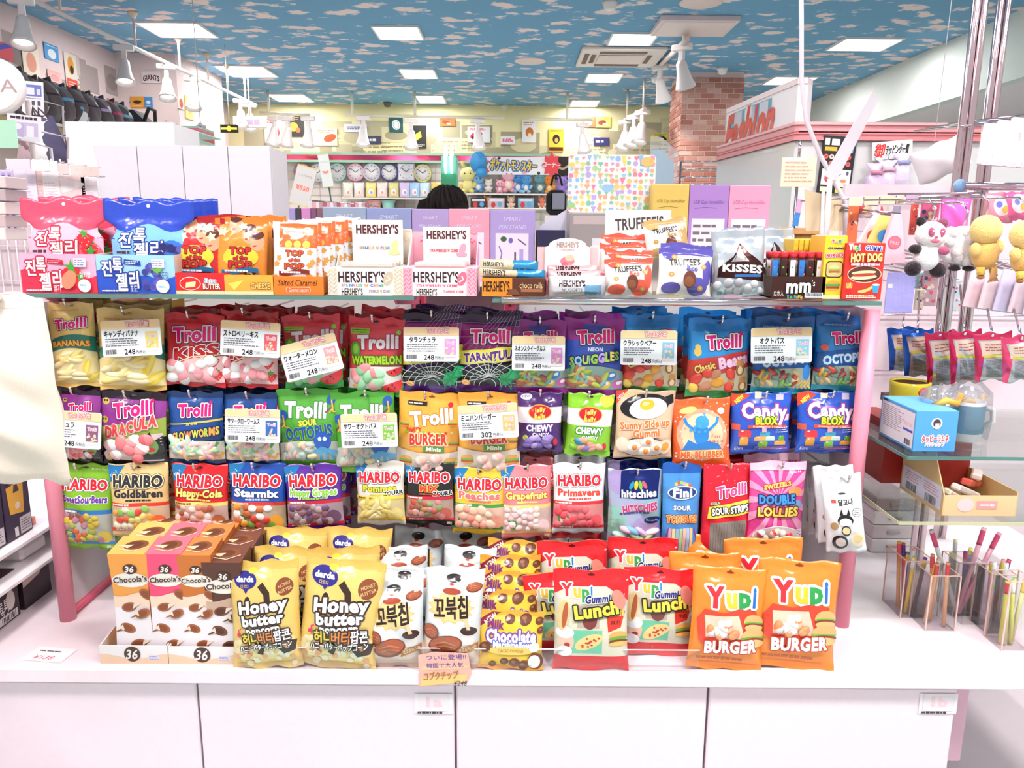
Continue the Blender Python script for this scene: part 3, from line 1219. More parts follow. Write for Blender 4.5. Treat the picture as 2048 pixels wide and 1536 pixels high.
def d_banana(H):
 a = Art()
 a.rect(-.5, H - .22, .5, H, '#f6d287').rect(-.5, 0, .5, .09, '#f2c767')
 a.text('MARSHMALLOW BANANA', -.1, H - .16, .03, '#d06a2a', fit=.55)
 trolli(a, H * .76)
 a.band(lambda x: H * .45 - .12 * x * x * 4 + .04, lambda x: H * .63 - .12 * x * x * 4 + .08 * x, '#1c7a6a')
 a.text('BANANAS', .02, H * .53, .12, '#f6b13a', fit=.8, b=.015, arc=.03, ol='#7a3c12', ow=.01)
 a.band(lambda x: .09, lambda x: H * .45 - .12 * x * x * 4 + .03, '#f3e2a6')
 r = random.Random(4)
 for k in range(15):
  a.bits.append((r.uniform(-.34, .2), r.uniform(.17, H * .40), .19, .062, r.uniform(-.5, .9), .05, lin(r.choice(['#f9e9a6', '#f6dc86', '#fdf0bd'])), None))
 for x, y, q in ((.3, .42, 70), (.36, .2, 30)):
  a.ell(x, y, .2, .07, '#f1d33a', q).ell(x + .02, y + .02, .15, .03, '#f8e678', q)
 badge(a, -.36, .14)
 return a, '#f4d27e'


def d_kiss(H):
 a = Art()
 a.rect(-.5, H - .16, .5, H, '#c51726').rect(-.5, 0, .5, .08, '#c9202b')
 hole(a, H)
 trolli(a, H * .73, h=.22, fit=.74)
 a.text('KiSS', .06, H * .49, .18, '#c1121f', ol='#ffffff', ow=.014, ol2='#8a0d18', ow2=.024, fit=.78, b=.018, rot=9, sh=.2)
 a.stroke([(-.5, .16), (-.3, H * .32), (0, H * .42), (.5, H * .46)], .02, '#f5d7a6')
 a.poly([(-.5, .08), (.5, .08), (.5, H * .44), (0, H * .40), (-.3, H * .30), (-.5, .15)], '#f6c6c4')
 a.candies(lambda x, y: y < H * .36 + .1 * x and x < .34, (-.42, .12, .4, H * .4), 17, .15, ['#f29aa2', '#f7b3b6', '#ffffff'], 3, 1.25, .4, ['#ffffff', '#f29aa2'])
 for x, y in ((.36, .42), (.4, .2), (-.4, .13)):
  berry(a, x, y, .09)
 badge(a, -.2, .11)
 return a, '#d8313b'


def d_melon(H):
 a = Art()
 a.rect(-.5, H - .14, .5, H, '#d02f3e').rect(-.5, 0, .5, .13, '#2f9a3a')
 hole(a, H)
 a.rect(-.46, H - .29, -.12, H - .19, '#9cc63c').lines(-.44, H - .28, -.14, H - .2, 2, '#3d5a17', 2)
 a.text('Trolli', .04, H * .70, .23, '#f4eef2', ol='#b52a44', ow=.014, fit=.74, b=.024, rot=3)
 a.ell(.4, H * .70 + .17, .04, .04, '#8fce3a')
 a.ell(-.36, H * .6, .09, .13, '#4fa83c').ell(-.36, H * .6, .05, .09, '#9ed04a')
 a.text('WATERMELON', .02, H * .47, .14, '#a8d62f', ol='#3e6a12', ow=.012, fit=.88, b=.014, rot=3)
 a.poly([(-.46, .13), (.46, .13), (.46, H * .4), (-.1, H * .38), (-.46, H * .34)], '#dcd9d4')
 a.candies(lambda x, y: x < .12, (-.42, .16, .3, H * .36), 13, .15, ['#8fcf9a', '#e9aeb0', '#a6dbb0'], 5, 1.7, .4, ['#e98a90', '#9fd4a6'])
 for x, y, s in ((.3, .25, .22), (.34, .5, .15)):
  a.ell(x, y, s, s * .9, '#2f8a34', a0=180, a1=360, rot=20).ell(x, y, s * .86, s * .78, '#e02c36', a0=180, a1=360, rot=20)
  for k in range(5):
   a.ell(x + s * (.3 * math.cos(k * 1.3) - .05), y - s * .35 + s * .2 * math.sin(k * 2), .012, .02, '#3b1116', n=6)
 badge(a, -.34, .17, '#d8a040')
 return a, '#de4550'


def d_tarantula(H):
 a = Art()
 a.rect(-.5, H - .12, .5, H, '#2c1438').rect(-.5, 0, .5, .16, '#5a2a86')
 hole(a, H, '#120818')
 a.band(lambda x: H * .55 + .25 * x, lambda x: H * .88, '#a2287c')
 for k in range(9):
  a.stroke([(-.5 + k * .12, H * .55), (.1 + k * .05, H)], .006, '#c9a0cf')
 for k in range(4):
  a.stroke([(-.5, H * (.62 + .09 * k)), (0, H * (.66 + .08 * k)), (.5, H * (.72 + .08 * k))], .006, '#b58cc0')
 trolli(a, H * .74, fit=.66, rot=2)
 a.band(lambda x: H * .40 + .12 * x, lambda x: H * .58 + .12 * x, '#e3dc4a')
 a.text('TARANTULA', .02, H * .49, .14, '#5b2486', ol='#f2ecb0', ow=.01, fit=.86, b=.016, rot=7)
 a.poly([(-.5, .16), (.5, .16), (.5, H * .42), (0, H * .36), (-.5, H * .28)], '#232a2c')
 for k in range(13):
  t = math.pi * k / 12
  a.stroke([(0, .3), (.62 * math.cos(t), .15 + .55 * math.sin(t))], .008, '#dfe4e2')
 for rr in (.12, .2, .28, .36, .45):
  a.stroke([(rr * 1.1 * math.cos(t * .26), .16 + rr * .9 * math.sin(t * .26)) for t in range(13)], .008, '#cfd6d3')
 a.ell(.3, .28, .1, .1, '#1d9a5c').ell(.42, .38, .09, .09, '#25b06c')
 for k in range(6):
  a.stroke([(.3, .28), (.3 + .2 * math.cos(k * 1.05), .28 + .18 * math.sin(k * 1.05))], .018, '#128048')
 badge(a, -.36, .2)
 return a, '#4a2268'


def d_squiggle(H):
 a = Art()
 a.rect(-.5, H * .72, .5, H, '#9b2c8e').rect(-.5, 0, .5, .12, '#a02a90')
 hole(a, H, '#2c1046')
 a.poly([(-.12, H * .72), (.12, H * .72), (.2, H - .1), (-.2, H - .1)], '#4a49a8')
 trolli(a, H * .77, fit=.62)
 a.text('NEON', .02, H * .61, .06, '#dfe6f6', fit=.26, b=.006)
 a.word('SQUIGGLES', 0, H * .49, .14, ['#b8d63a', '#9ed0e8', '#c9e05a', '#8fd0c0', '#a8d838', '#c6a8e8', '#b6dc3e', '#f0e060', '#9fd24a'], '#2a2a7a', .018, .82, .012, .12)
 a.band(lambda x: .12, lambda x: H * .40 - .16 * (2 * x) ** 2 * .6, '#8aa39a')
 r = random.Random(8)
 for k in range(26):
  a.bits.append((r.uniform(-.4, .25), r.uniform(.18, H * .34), .13, .045, r.uniform(0, 3), .05, lin(r.choice(['#b9c24a', '#6aa860', '#c98a3a', '#7fb7b0', '#b06a5a', '#d9c27a'])), None))
 for x, y, c in ((.3, .35, '#2f7fd0'), (.2, .2, '#f0c23a'), (.42, .22, '#d05ab0')):
  a.ell(x, y, .1, .07, c, 20).ell(x + .02, y + .02, .05, .03, '#ffffff', 20)
 badge(a, -.34, .2)
 return a, '#3a57b8'


def d_bears(H):
 a = Art()
 a.rect(-.5, H * .84, .5, H, '#1d78c4').rect(-.5, 0, .5, .12, '#3f9a4a')
 hole(a, H, '#0d2c58')
 trolli(a, H * .72, fit=.58, x=.06)
 a.ell(-.36, H * .58, .06, .07, '#e8c060').ell(-.36, H * .64, .045, .045, '#e8c060')
 a.band(lambda x: H * .30 + .16 * x - .05, lambda x: H * .54 + .18 * x, '#c83a2c')
 a.text('Classic', -.24, H * .39, .12, '#f4d070', fit=.34, b=.008, rot=17, ol='#7a1a10', ow=.01)
 a.text('Bears', .22, H * .485, .17, '#f6c8de', fit=.5, b=.02, rot=12, ol='#b03a78', ow=.014)
 a.poly([(-.5, .12), (.5, .12), (.5, H * .40), (-.5, H * .22)], '#cdbf9e')
 a.candies(lambda x, y: x < .2, (-.44, .14, .3, H * .32), 16, .13, ['#e0483a', '#e8a43a', '#62c23a', '#f0d060', '#c98a6a', '#d9b090'], 7, 1.3, .4)
 for x, y, s in ((.34, .45, .1), (.2, .2, .08), (.4, .2, .09), (-.36, .16, .08)):
  a.ell(x, y, s * .8, s, '#a8642f').ell(x, y + s, s * .7, s * .6, '#c98a4a').ell(x, y - s * .1, s * .45, s * .6, '#efd9a8')
 badge(a, -.16, .14)
 return a, '#2f8fd6'


def d_octopus(H):
 a = Art()
 a.rect(-.5, H * .86, .5, H, '#1a62ae').rect(-.5, 0, .5, .11, '#2fa6bf')
 hole(a, H, '#0d2c58')
 a.text('CARAMELOS DE GOMA', -.12, H - .17, .03, '#d8ecfa', fit=.5)
 trolli(a, H * .72, fit=.62, x=.08)
 a.band(lambda x: H * .34 + .10 * x, lambda x: H * .56 + .14 * x, '#0f4f9a')
 a.text('OCTOPUS', .04, H * .45, .16, '#cfe9f8', ol='#2a6ab0', ow=.014, fit=.84, b=.026, rot=8)
 a.ell(-.36, H * .58, .07, .06, '#e0604a')
 a.band(lambda x: .11, lambda x: H * .34 + .08 * x - .16 * x * x, '#a9b3a4')
 r = random.Random(11)
 for k in range(26):
  a.bits.append((r.uniform(-.42, .2), r.uniform(.17, H * .29), .1, .045, r.uniform(0, 3), .05, lin(r.choice(['#c94a3a', '#7fae52', '#d9a23a', '#6f8f7a', '#8a2a3a', '#cfc08a'])), None))
 a.ell(.4, .38, .07, .13, '#2f86d6')
 for k in range(5):
  a.stroke([(.3 + .05 * k, .24), (.2 + .06 * k, .16), (.22 + .07 * k, .1)], .026, '#eec25a')
 badge(a, -.36, .17)
 return a, '#2a80c8'


def d_dracula(H):
 a = Art()
 a.rect(-.5, H - .12, .5, H, '#1f1420').rect(-.5, 0, .5, .12, '#241a22')
 a.band(lambda x: H * .58 + .18 * x, lambda x: H - .12, '#8e3a90')
 for x, y in ((-.4, H * .86), (-.42, H * .62), (-.38, .12)):
  a.ell(x, y, .055, .05, '#c9b54a').ell(x - .02, y + .01, .014, .016, '#2a1a10').ell(x + .02, y + .01, .014, .016, '#2a1a10')
 trolli(a, H * .78, fit=.6, rot=8)
 a.band(lambda x: H * .36 + .2 * x - .1 * x * x, lambda x: H * .60 + .18 * x, '#9db24a')
 a.word('DRACULA', .0, H * .55, .16, ['#e0434a'], '#f7dcd2', .014, .8, .016, .24)
 a.poly([(-.4, .12), (.46, .12), (.46, H * .48), (.1, H * .44), (-.3, H * .3), (-.42, .2)], '#d9c4c2')
 a.candies(lambda x, y: x < .25 and y < H * .36 + .2 * x, (-.36, .15, .4, H * .42), 14, .15, ['#f0858a', '#f6a8aa', '#e05a60', '#f9d0cf'], 9, 1.3, .4, ['#ffffff', '#f0858a', '#e86a70'])
 a.poly([(.1, .14), (.48, .14), (.46, .5), (.36, .42), (.3, .55), (.2, .44), (.12, .5)], '#20181c')
 a.ell(.3, .34, .11, .12, '#6a9a4a').ell(.3, .29, .07, .035, '#c0202c')
 badge(a, -.3, .17)
 return a, '#2e1f33'


def d_worms(H):
 a = Art()
 a.rect(-.5, H - .1, .5, H, '#12325e').rect(-.5, 0, .5, .1, '#163a78')
 trolli(a, H * .76, fit=.6, rot=2)
 a.band(lambda x: H * .58 + .1 * x, lambda x: H * .60 + .12 * x, '#d8c24a')
 a.text('SOUR', -.02, H * .57, .07, '#f2dc4a', fit=.22, b=.01, rot=4)
 a.band(lambda x: H * .33 + .12 * x, lambda x: H * .56 + .12 * x - .08 * x * x, '#1d4c9c')
 a.word('GLOWWORMS', .02, H * .44, .13, ['#f0a03a', '#c9d64a', '#f3c43a', '#e88a4a', '#d6de5a', '#f2b03a', '#bccf4a', '#f3a54a', '#e9d24a'], '#16305e', .018, .84, .014, .14)
 a.band(lambda x: .1, lambda x: H * .34 + .1 * x - .25 * x * x, '#dcd5c4')
 r = random.Random(21)
 for k in range(22):
  a.bits.append((r.uniform(-.4, .3), r.uniform(.17, H * .33), .15, .055, r.uniform(0, 3), .055, lin(r.choice(['#f6c3cc', '#a9d8b0', '#f2e3a0', '#b8d8ec', '#f7d6c0'])), lin(r.choice(['#f2e8b0', '#f3b8c4', '#bfe0c0']))))
 for x, y, c in ((.34, .34, '#3f9a4a'), (.2, .18, '#4aa0a0'), (.4, .15, '#e9a03a')):
  a.stroke([(x - .12, y - .06), (x - .04, y + .05), (x + .03, y - .02), (x + .08, y + .08)], .05, c)
 badge(a, -.36, .2)
 return a, '#1b4a90'


def d_souroct(H):
 a = Art()
 a.rect(-.5, H - .1, .5, H, '#4a9a34').rect(-.5, 0, .5, .11, '#6fbf3a')
 hole(a, H, '#1c3a14')
 a.text('Trolli', -.02, H * .75, .24, '#eceff2', ol='#3a7a30', ow=.012, fit=.7, b=.022, rot=-2)
 for x, y in ((-.4, H * .68), (.4, H * .86)):
  a.ell(x, y, .08, .08, '#2558a8')
  for k in range(4):
   a.stroke([(x, y), (x + .02, y - .1 - .03 * k), (x - .1 + .07 * k, y - .2)], .022, '#e0b64a' if k % 2 else '#8a3a6a')
 a.text('SOUR', .02, H * .585, .09, '#f3ea4a', fit=.3, b=.014, ol='#2f6a20', ow=.01, rot=3)
 a.text('OCTOPUS', .02, H * .46, .19, '#1c4d9c', fit=.78, b=.028, rot=5, ol='#8ccf4a', ow=.008)
 a.band(lambda x: .11, lambda x: H * .35 - .1 * (2 * x) ** 2 * .4, '#b9bfb2')
 r = random.Random(31)
 for k in range(20):
  a.bits.append((r.uniform(-.4, .05), r.uniform(.17, H * .3), .09, .05, r.uniform(0, 3), .05, lin(r.choice(['#c9c9b4', '#d8b0a8', '#a8c0b8', '#d9cfa0'])), None))
 a.ell(.24, .42, .14, .16, '#1f57b4').ell(.2, .46, .03, .035, '#ffffff').ell(.28, .46, .03, .035, '#ffffff')
 for k in range(6):
  a.stroke([(.24, .32), (.02 + .09 * k, .22), (-.04 + .11 * k, .12)], .045, '#4a9fd0')
 badge(a, -.36, .2, '#c9a24a')
 return a, '#55a93c'


def d_burger(H):
 a = Art()
 a.rect(-.5, H - .1, .5, H, '#f0a63a').rect(-.5, 0, .5, .09, '#f0a03a')
 hole(a, H, '#7a4a12')
 a.rect(-.36, H * .84, -.06, H * .89, '#2c211a').lines(-.34, H * .845, -.08, H * .885, 1, '#ffffff', 3)
 a.text('Trolli', .02, H * .72, .22, '#f1eee8', ol='#c97a1e', ow=.012, fit=.68, b=.022, rot=10)
 a.ell(.3, H * .87, .04, .04, '#cf2430')
 a.text('PARTY', -.24, H * .565, .06, '#d63a2a', fit=.24, b=.006, rot=4)
 a.text('BURGER', .0, H * .46, .17, '#d8392b', ol='#fbe8c0', ow=.014, fit=.6, b=.02, rot=3)
 for k in range(9):
  a.ell(-.36 + .09 * k, H * .55 - .02 + .02 * math.sin(k), .024, .024, ['#7fbf3a', '#d8392b', '#f6e08a'][k % 3], n=10)
 a.rect(-.08, H * .31, .26, H * .375, '#4d9440').text('Minis', .09, H * .343, .06, '#f2f2dc', fit=.24, b=.006)
 a.band(lambda x: .09, lambda x: H * .29 + .25 * x * x, '#e3d6c6')
 for x, y in ((-.1, .26), (.14, .3), (-.02, .14), (.2, .12)):
  a.bits.append((x, y, .1, .085, .3, .06, lin('#f6e0d4'), lin('#efb8ac')))
 for x, y, s in ((-.4, H * .62, .07), (.36, H * .66, .07), (.4, H * .42, .075), (-.34, .24, .1), (.37, .24, .11)):
  a.ell(x, y + s * .25, s, s * .6, '#e8a95a', a0=0, a1=180).rect(x - s, y - s * .1, x + s, y + s * .25, '#7fae3a').rect(x - s, y - s * .35, x + s, y - s * .1, '#b8442e').ell(x, y - s * .35, s, s * .3, '#e0a050', a0=180, a1=360)
 return a, '#f2ad44'


def jelly(body, lite, txt):
 def d(H):
  a = Art()
  a.rect(-.5, H * .5, .5, H * .76, '#ece6ee')
  a.rect(-.5, 0, .5, .12, body)
  hole(a, H, '#241030')
  if 'purple' in txt:
   a.ell(-.3, H - .1, .13, .07, '#e9e2ee').text('NEW!', -.3, H - .1, .06, '#4a2a6a', fit=.18)
  else:
   a.ell(.34, H - .14, .16, .13, '#e8d24a')
  a.ell(0, H * .68, .27, .17, '#e0a63a').ell(0, H * .68, .25, .15, '#c21f28')
  a.text('Jelly', .0, H * .72, .1, '#f6d25a', fit=.27, b=.008, rot=10, sh=.15).text('Belly', .0, H * .61, .1, '#f6d25a', fit=.26, b=.008, rot=10, sh=.15)
  a.text('CHEWY', .0, H * .42, .14, '#ffffff', ol=lite, ow=.022, fit=.62, b=.022)
  a.text('CANDY', .02, H * .31, .08, '#ffffff', ol=lite, ow=.018, fit=.38, b=.012)
  r = random.Random(len(txt))
  cs = ['#9a86c8', '#b7a2dc', '#8670b8'] if 'purple' in txt else ['#8d7fc0', '#f2b3a0', '#e9d24a', '#8cc63a', '#2f9ac0', '#f3a58a']
  for k in range(10):
   a.bits.append((r.uniform(-.3, .3), r.uniform(.14, H * .27), .13, .075, r.uniform(-.5, .5), .05, lin(r.choice(cs)), None))
  a.ell(-.33, .34, .06, .06, '#cfd63a')
  a.text('V', -.33, .34, .06, '#4a7a1a')
  a.ell(.36, .24, .05, .08, '#cf2430')
  return a, body
 return d


def d_sunny(H):
 a = Art()
 a.poly([(-.5, H), (-.3, H), (-.5, H - .24)], '#d8452e').text('NEW', -.42, H - .1, .05, '#ffffff', rot=45, fit=.14)
 a.ell(-.02, H * .78, .42, .2, '#17151a', 8).poly([(.2, H * .86), (.46, H - .04), (.48, H * .84), (.34, H * .78)], '#17151a')
 a.ell(.04, H * .75, .33, .17, '#f4ece2', 8).ell(.02, H * .80, .13, .085, '#f4b62e', 12).ell(.0, H * .815, .07, .03, '#fae08a', 12)
 for k in range(5):
  a.stroke([(-.38 + .05 * k, H * .93 - .01 * k), (-.32 + .05 * k, H * .97)], .012, '#f2dc7a')
 a.text('Sunny Side up', .0, H * .53, .12, '#ef7a34', ol='#fbe6d2', ow=.010, fit=.86, b=.012, rot=6)
 a.text('Gummi', .02, H * .40, .13, '#ef7a34', ol='#fbe6d2', ow=.010, fit=.46, b=.014, rot=6)
 a.ell(0, .22, .42, .17, '#2a2020').ell(0, .22, .405, .155, '#f2d9c4')
 for x, y in ((-.18, .22), (.02, .16), (.05, .32), (.2, .22)):
  a.bits.append((x, y, .12, .085, .3, .035, lin('#fdf6ee'), None))
  a.bits.append((x + .01, y + .01, .055, .05, 0, .07, lin('#f4862e'), None))
 a.ell(-.36, .26, .1, .13, '#f7ddc6', 20).ell(.36, .24, .1, .13, '#f7ddc6', -20).ell(.36, .24, .06, .08, '#f0a33a', -20)
 return a, '#e3bfa0'


def d_blubber(H):
 a = Art()
 r = random.Random(6)
 a.rect(-.5, 0, .5, .16, '#f0541e')
 a.ell(0, H * .5, .44, H * .36, '#f6a98a').ell(0, H * .5, .36, H * .3, '#f7cfa8')
 for k in range(70):
  x, y = r.uniform(-.48, .48), r.uniform(.16, H - .03)
  if (x / .3) ** 2 + ((y - H * .5) / (H * .26)) ** 2 > 1:
   q = r.uniform(.006, .022)
   a.ell(x, y, q, q, r.choice(['#fbd8c8', '#f79a78', '#fff0e6']), n=7)
 a.ell(-.02, H * .52, .13, .22, '#2f86d0').ell(.0, H * .68, .12, .11, '#3f9ae0').stroke([(-.1, H * .55), (-.26, H * .66), (-.3, H * .74)], .05, '#2f86d0').stroke([(.1, H * .57), (.24, H * .66), (.28, H * .74)], .05, '#2f86d0')
 a.poly([(-.36, H * .3), (.34, H * .3), (.28, H * .38), (.1, H * .42), (-.1, H * .38), (-.24, H * .44)], '#2b79c4')
 for k in range(8):
  a.ell(r.uniform(-.36, .36), r.uniform(H * .5, H * .82), .025, .025, '#4aa4e0', n=10)
 a.text('Fizzy -', .26, H * .49, .05, '#b0303a', fit=.2).text('I like it!', .25, H * .42, .05, '#b0303a', fit=.26)
 a.text('MR. BLUBBER', 0, H * .235, .11, '#e8622a', ol='#fbe3a0', ow=.014, fit=.74, b=.014)
 a.ell(.34, H * .82, .055, .055, '#f3ecf4').ell(-.22, H * .84, .15, .05, '#f6e27a', 10)
 return a, '#f0642e'


def d_blox(H):
 a = Art()
 a.poly([(-.5, H * .78), (-.5, H), (-.3, H), (-.18, H * .95)], '#e8452e').text('NEW', -.37, H * .9, .06, '#ffe04a', rot=40, fit=.18, b=.006)
 for x, y, c in ((-.05, H * .95, '#f2d9c4'), (.3, H * .93, '#c9c0d8'), (.42, H * .6, '#f3c4c0'), (-.44, H * .45, '#d85a4a')):
  a.rect(x - .06, y - .05, x + .06, y + .05, c)
 a.text('Candy', .04, H * .71, .24, '#ffffff', ol='#7a3a9a', ow=.03, fit=.78, b=.028, rot=-3)
 a.text('BLOX', .06, H * .56, .12, '#f4e13a', ol='#3a6a1a', ow=.016, fit=.38, b=.018)
 a.band(lambda x: H * .44 - .08 * x * x, lambda x: H * .49 - .08 * x * x, '#e2452e', -.26, .4).text('STACKABLE FRUITY CANDY', .07, H * .463, .03, '#ffffff', fit=.5)
 for x, y, w, h, c in ((-.3, .34, .1, .1, '#e03440'), (-.3, .2, .07, .12, '#f0a63a'), (-.02, .26, .12, .06, '#f3b06a'), (.04, .34, .09, .06, '#3fa4c8'), (.14, .26, .08, .06, '#bfe0d0'), (.02, .42, .04, .08, '#f2a3b0'), (.02, .16, .08, .08, '#7cc23a'), (.32, .18, .1, .06, '#f2b03a'), (.34, .27, .05, .06, '#5fb03a')):
  a.poly([(x - w, y - h * .5), (x + w, y - h * .5), (x + w, y + h * .5), (x - w, y + h * .5)], c)
  a.poly([(x - w, y + h * .5), (x + w, y + h * .5), (x + w * .7, y + h * .8), (x - w * .7, y + h * .8)], '#ffffff' if c == '#bfe0d0' else c)
  a.ell(x - w * .4, y + h * .55, w * .22, h * .12, '#fbe9d0', n=8)
 a.lines(.22, H * .36, .46, H * .46, 3, '#cfe0f6', 6)
 a.rect(-.02, .07, .46, .1, '#e05aa0')
 a.text('Elim', -.36, .09, .06, '#ffffff', fit=.14).lines(-.1, .06, .44, .13, 2, '#e8f0ff', 5)
 return a, '#2b57c0'


def haribo(bg, name, ncol, nol, band, win, cs, logo='#d4192c', lol='#ffffff', foot=None, seed=1, asp=1.2, size=.13, corner='#1d7ab8', name2=None, kana=True, art2=None):
 def d(H):
  a = Art()
  hole(a, H, '#2a2024')
  if corner:
   a.poly([(-.5, H - .02), (-.5, H * .74), (-.34, H * .84), (-.22, H - .02)], corner).text('No.1', -.42, H * .87, .05, '#ffffff', rot=38, fit=.13)
  a.text('HARIBO', .0, H * .77, .19, logo, ol=lol, ow=.018, ol2='#3a1418', ow2=.026, fit=.84, b=.024)
  a.text(name, .0, H * .605, .13, ncol, ol=nol, ow=.012 if nol else 0, fit=min(.84, .1 * len(name) + .1), b=.012, rot=0)
  if name2:
   a.text(name2, .28, H * .53, .08, '#141414', ol='#ffffff', ow=.012, fit=.4, b=.008, rot=3)
  if kana:
   a.lines(-.2, H * .50, .24, H * .53, 1, ncol if ncol != '#ffffff' else '#cfd8f0', 2, 1.0)
  a.rect(-.5, H * .43, .5, H * .48, band).lines(-.46, H * .44, -.05, H * .47, 1, '#fff6e6' if band not in ('#f2d84a', '#f3e07a', '#f6e27a') else '#7a5a1a', 3, .9)
  a.rect(-.5, .14, .5, H * .43, win)
  a.candies(lambda x, y: x < .22, (-.44, .18, .42, H * .41), 34, size * .78, cs, seed, asp, .4)
  a.rect(-.5, .10, .5, .16, band)
  a.lines(-.42, .115, .0, .145, 1, '#ffffff', 4, .9)
  a.round(-.40, .2, -.2, .38, .03, '#3c8f4a').ell(-.3, .29, .075, .075, '#f4f6ea').lines(-.35, .26, -.25, .32, 2, '#3c8f4a', 2)
  a.ell(.34, .26, .12, .13, cs[0], 15).ell(.26, .2, .07, .07, cs[-1])
  if art2:
   art2(a, H)
  a.text('80g', .4, .055, .045, '#fff2e0', fit=.1)
  return a, bg
 return d


def d_green_bears(H):
 a, c = haribo('#7fb726', 'SweetSourBears', '#6a3a9a', '#ffffff', '#2f74b8', '#a8aaa0', ['#c9b23a', '#8a5a4a', '#6a9aa8', '#c0603a', '#9aa04a', '#b07a8a'], seed=6, corner=None, kana=False)(H)
 a.text('Share Size', .26, H - .09, .04, '#e6f2c8', fit=.34)
 a.rect(-.44, H * .38, -.2, H * .405, '#1a1a1a').rect(-.44, H * .355, -.2, H * .38, '#d0202c').rect(-.44, H * .33, -.2, H * .355, '#f0c23a')
 for k, q in enumerate(('#c0306a', '#3a8ad0', '#f0663a', '#4ab03a')):
  a.ell(-.38 + .13 * k, .22, .05, .07, q).ell(-.38 + .13 * k, .3, .04, .04, q)
 return a, c


def d_hitschies(H):
 a = Art()
 for x, y, r_, c in ((-.3, H * .85, .2, '#c6b2e6'), (.35, H * .5, .25, '#a9d6e0'), (-.4, H * .35, .22, '#a9e0d2'), (.2, .2, .3, '#bfb6ea')):
  a.ell(x, y, r_, r_ * 1.2, c)
 a.poly([(-.26, H * .99), (.44, H * .99), (.42, H * .62), (-.3, H * .64)], '#1d2f7a')
 for k, c in enumerate(('#3fb0d0', '#f2d23a', '#8ccf4a', '#f0708a')):
  a.ell(.02 + .08 * k - .1, H * .80, .035, .075, c, -30 + 20 * k)
 a.text('hitschies', .06, H * .70, .13, '#ffffff', fit=.66, b=.014)
 a.text('HITSCHIES', .08, H * .51, .14, '#e8418a', ol='#ffffff', ow=.008, fit=.66, b=.012, rot=6)
 a.lines(-.3, H * .42, .42, H * .455, 1, '#5a5a9a', 3, 1.0, .05)
 a.ell(.32, H * .35, .15, .07, '#1d3f8a', 6).text('Mermaid Mix', .32, H * .35, .04, '#ffffff', fit=.22)
 r = random.Random(3)
 for k, (x, y, q, c) in enumerate(((-.2, .14, .3, '#5aa6d0'), (-.05, .3, -.6, '#7fb8dc'), (.05, .12, .5, '#b7d88a'), (.12, .26, -.7, '#d6b6dc'), (.24, .18, .6, '#c3dd92'), (-.16, .32, -.4, '#e8b8cc'), (.0, .2, -.6, '#a8c8a0'), (.32, .26, .3, '#f0c8d0'), (-.28, .22, -.2, '#b8dccf'))):
  a.bits.append((x, y, .15, .055, q, .08, lin(c), None))
 return a, '#c3cdea'


def d_fini(H):
 a = Art()
 a.rect(-.5, H * .9, .5, H, '#1a5ab0').rect(-.5, 0, .5, .12, '#2a6ac0')
 hole(a, H, '#0c2a5a')
 for k in range(6):
  a.ell(-.16 + .07 * k, H * .80 + .04 * math.sin(k), .045, .045, ['#f2c23a', '#e85a4a', '#8ccf4a', '#f0a0b0', '#f2dc5a', '#e0603a'][k])
 a.ell(.0, H * .72, .38, .17, '#f3f6fb').ell(.0, H * .72, .35, .145, '#1d3a7a').text('Fini', .0, H * .72, .2, '#ffffff', fit=.5, b=.02)
 a.text('SOUR', .0, H * .575, .11, '#e9eef6', ol='#5a6a8a', ow=.012, fit=.46, b=.012)
 a.text('TONGUES', .0, H * .465, .18, '#f0813a', ol='#fbe6a0', ow=.012, ol2='#5a1a1a', ow2=.028, fit=.8, b=.02)
 for k, c in enumerate(('#e8b0b8', '#f0e2a0', '#a8cfe0', '#bfe0b0', '#f3c8a8', '#b8c8e8', '#f2dc9a')):
  a.band(lambda x, k=k: .14, lambda x, k=k: H * .37, c, -.34 + k * .095, -.34 + k * .095 + .08, 1)
 a.stroke([(-.36, .2), (-.42, H * .25), (-.34, H * .37)], .03, '#8a3a8a').stroke([(.36, .2), (.42, H * .25), (.34, H * .37)], .03, '#8a3a8a')
 for k, c in enumerate(('#f0f0f4', '#e05a7a', '#f2d24a', '#6ac06a')):
  a.stroke([(-.3 + .04 * k, .12), (-.1, .32 - .05 * k), (.12, .3 - .05 * k), (.34 - .04 * k, .14)], .045, c)
 a.lines(.04, .15, .44, .23, 2, '#e03a4a', 4)
 return a, '#4a92d8'


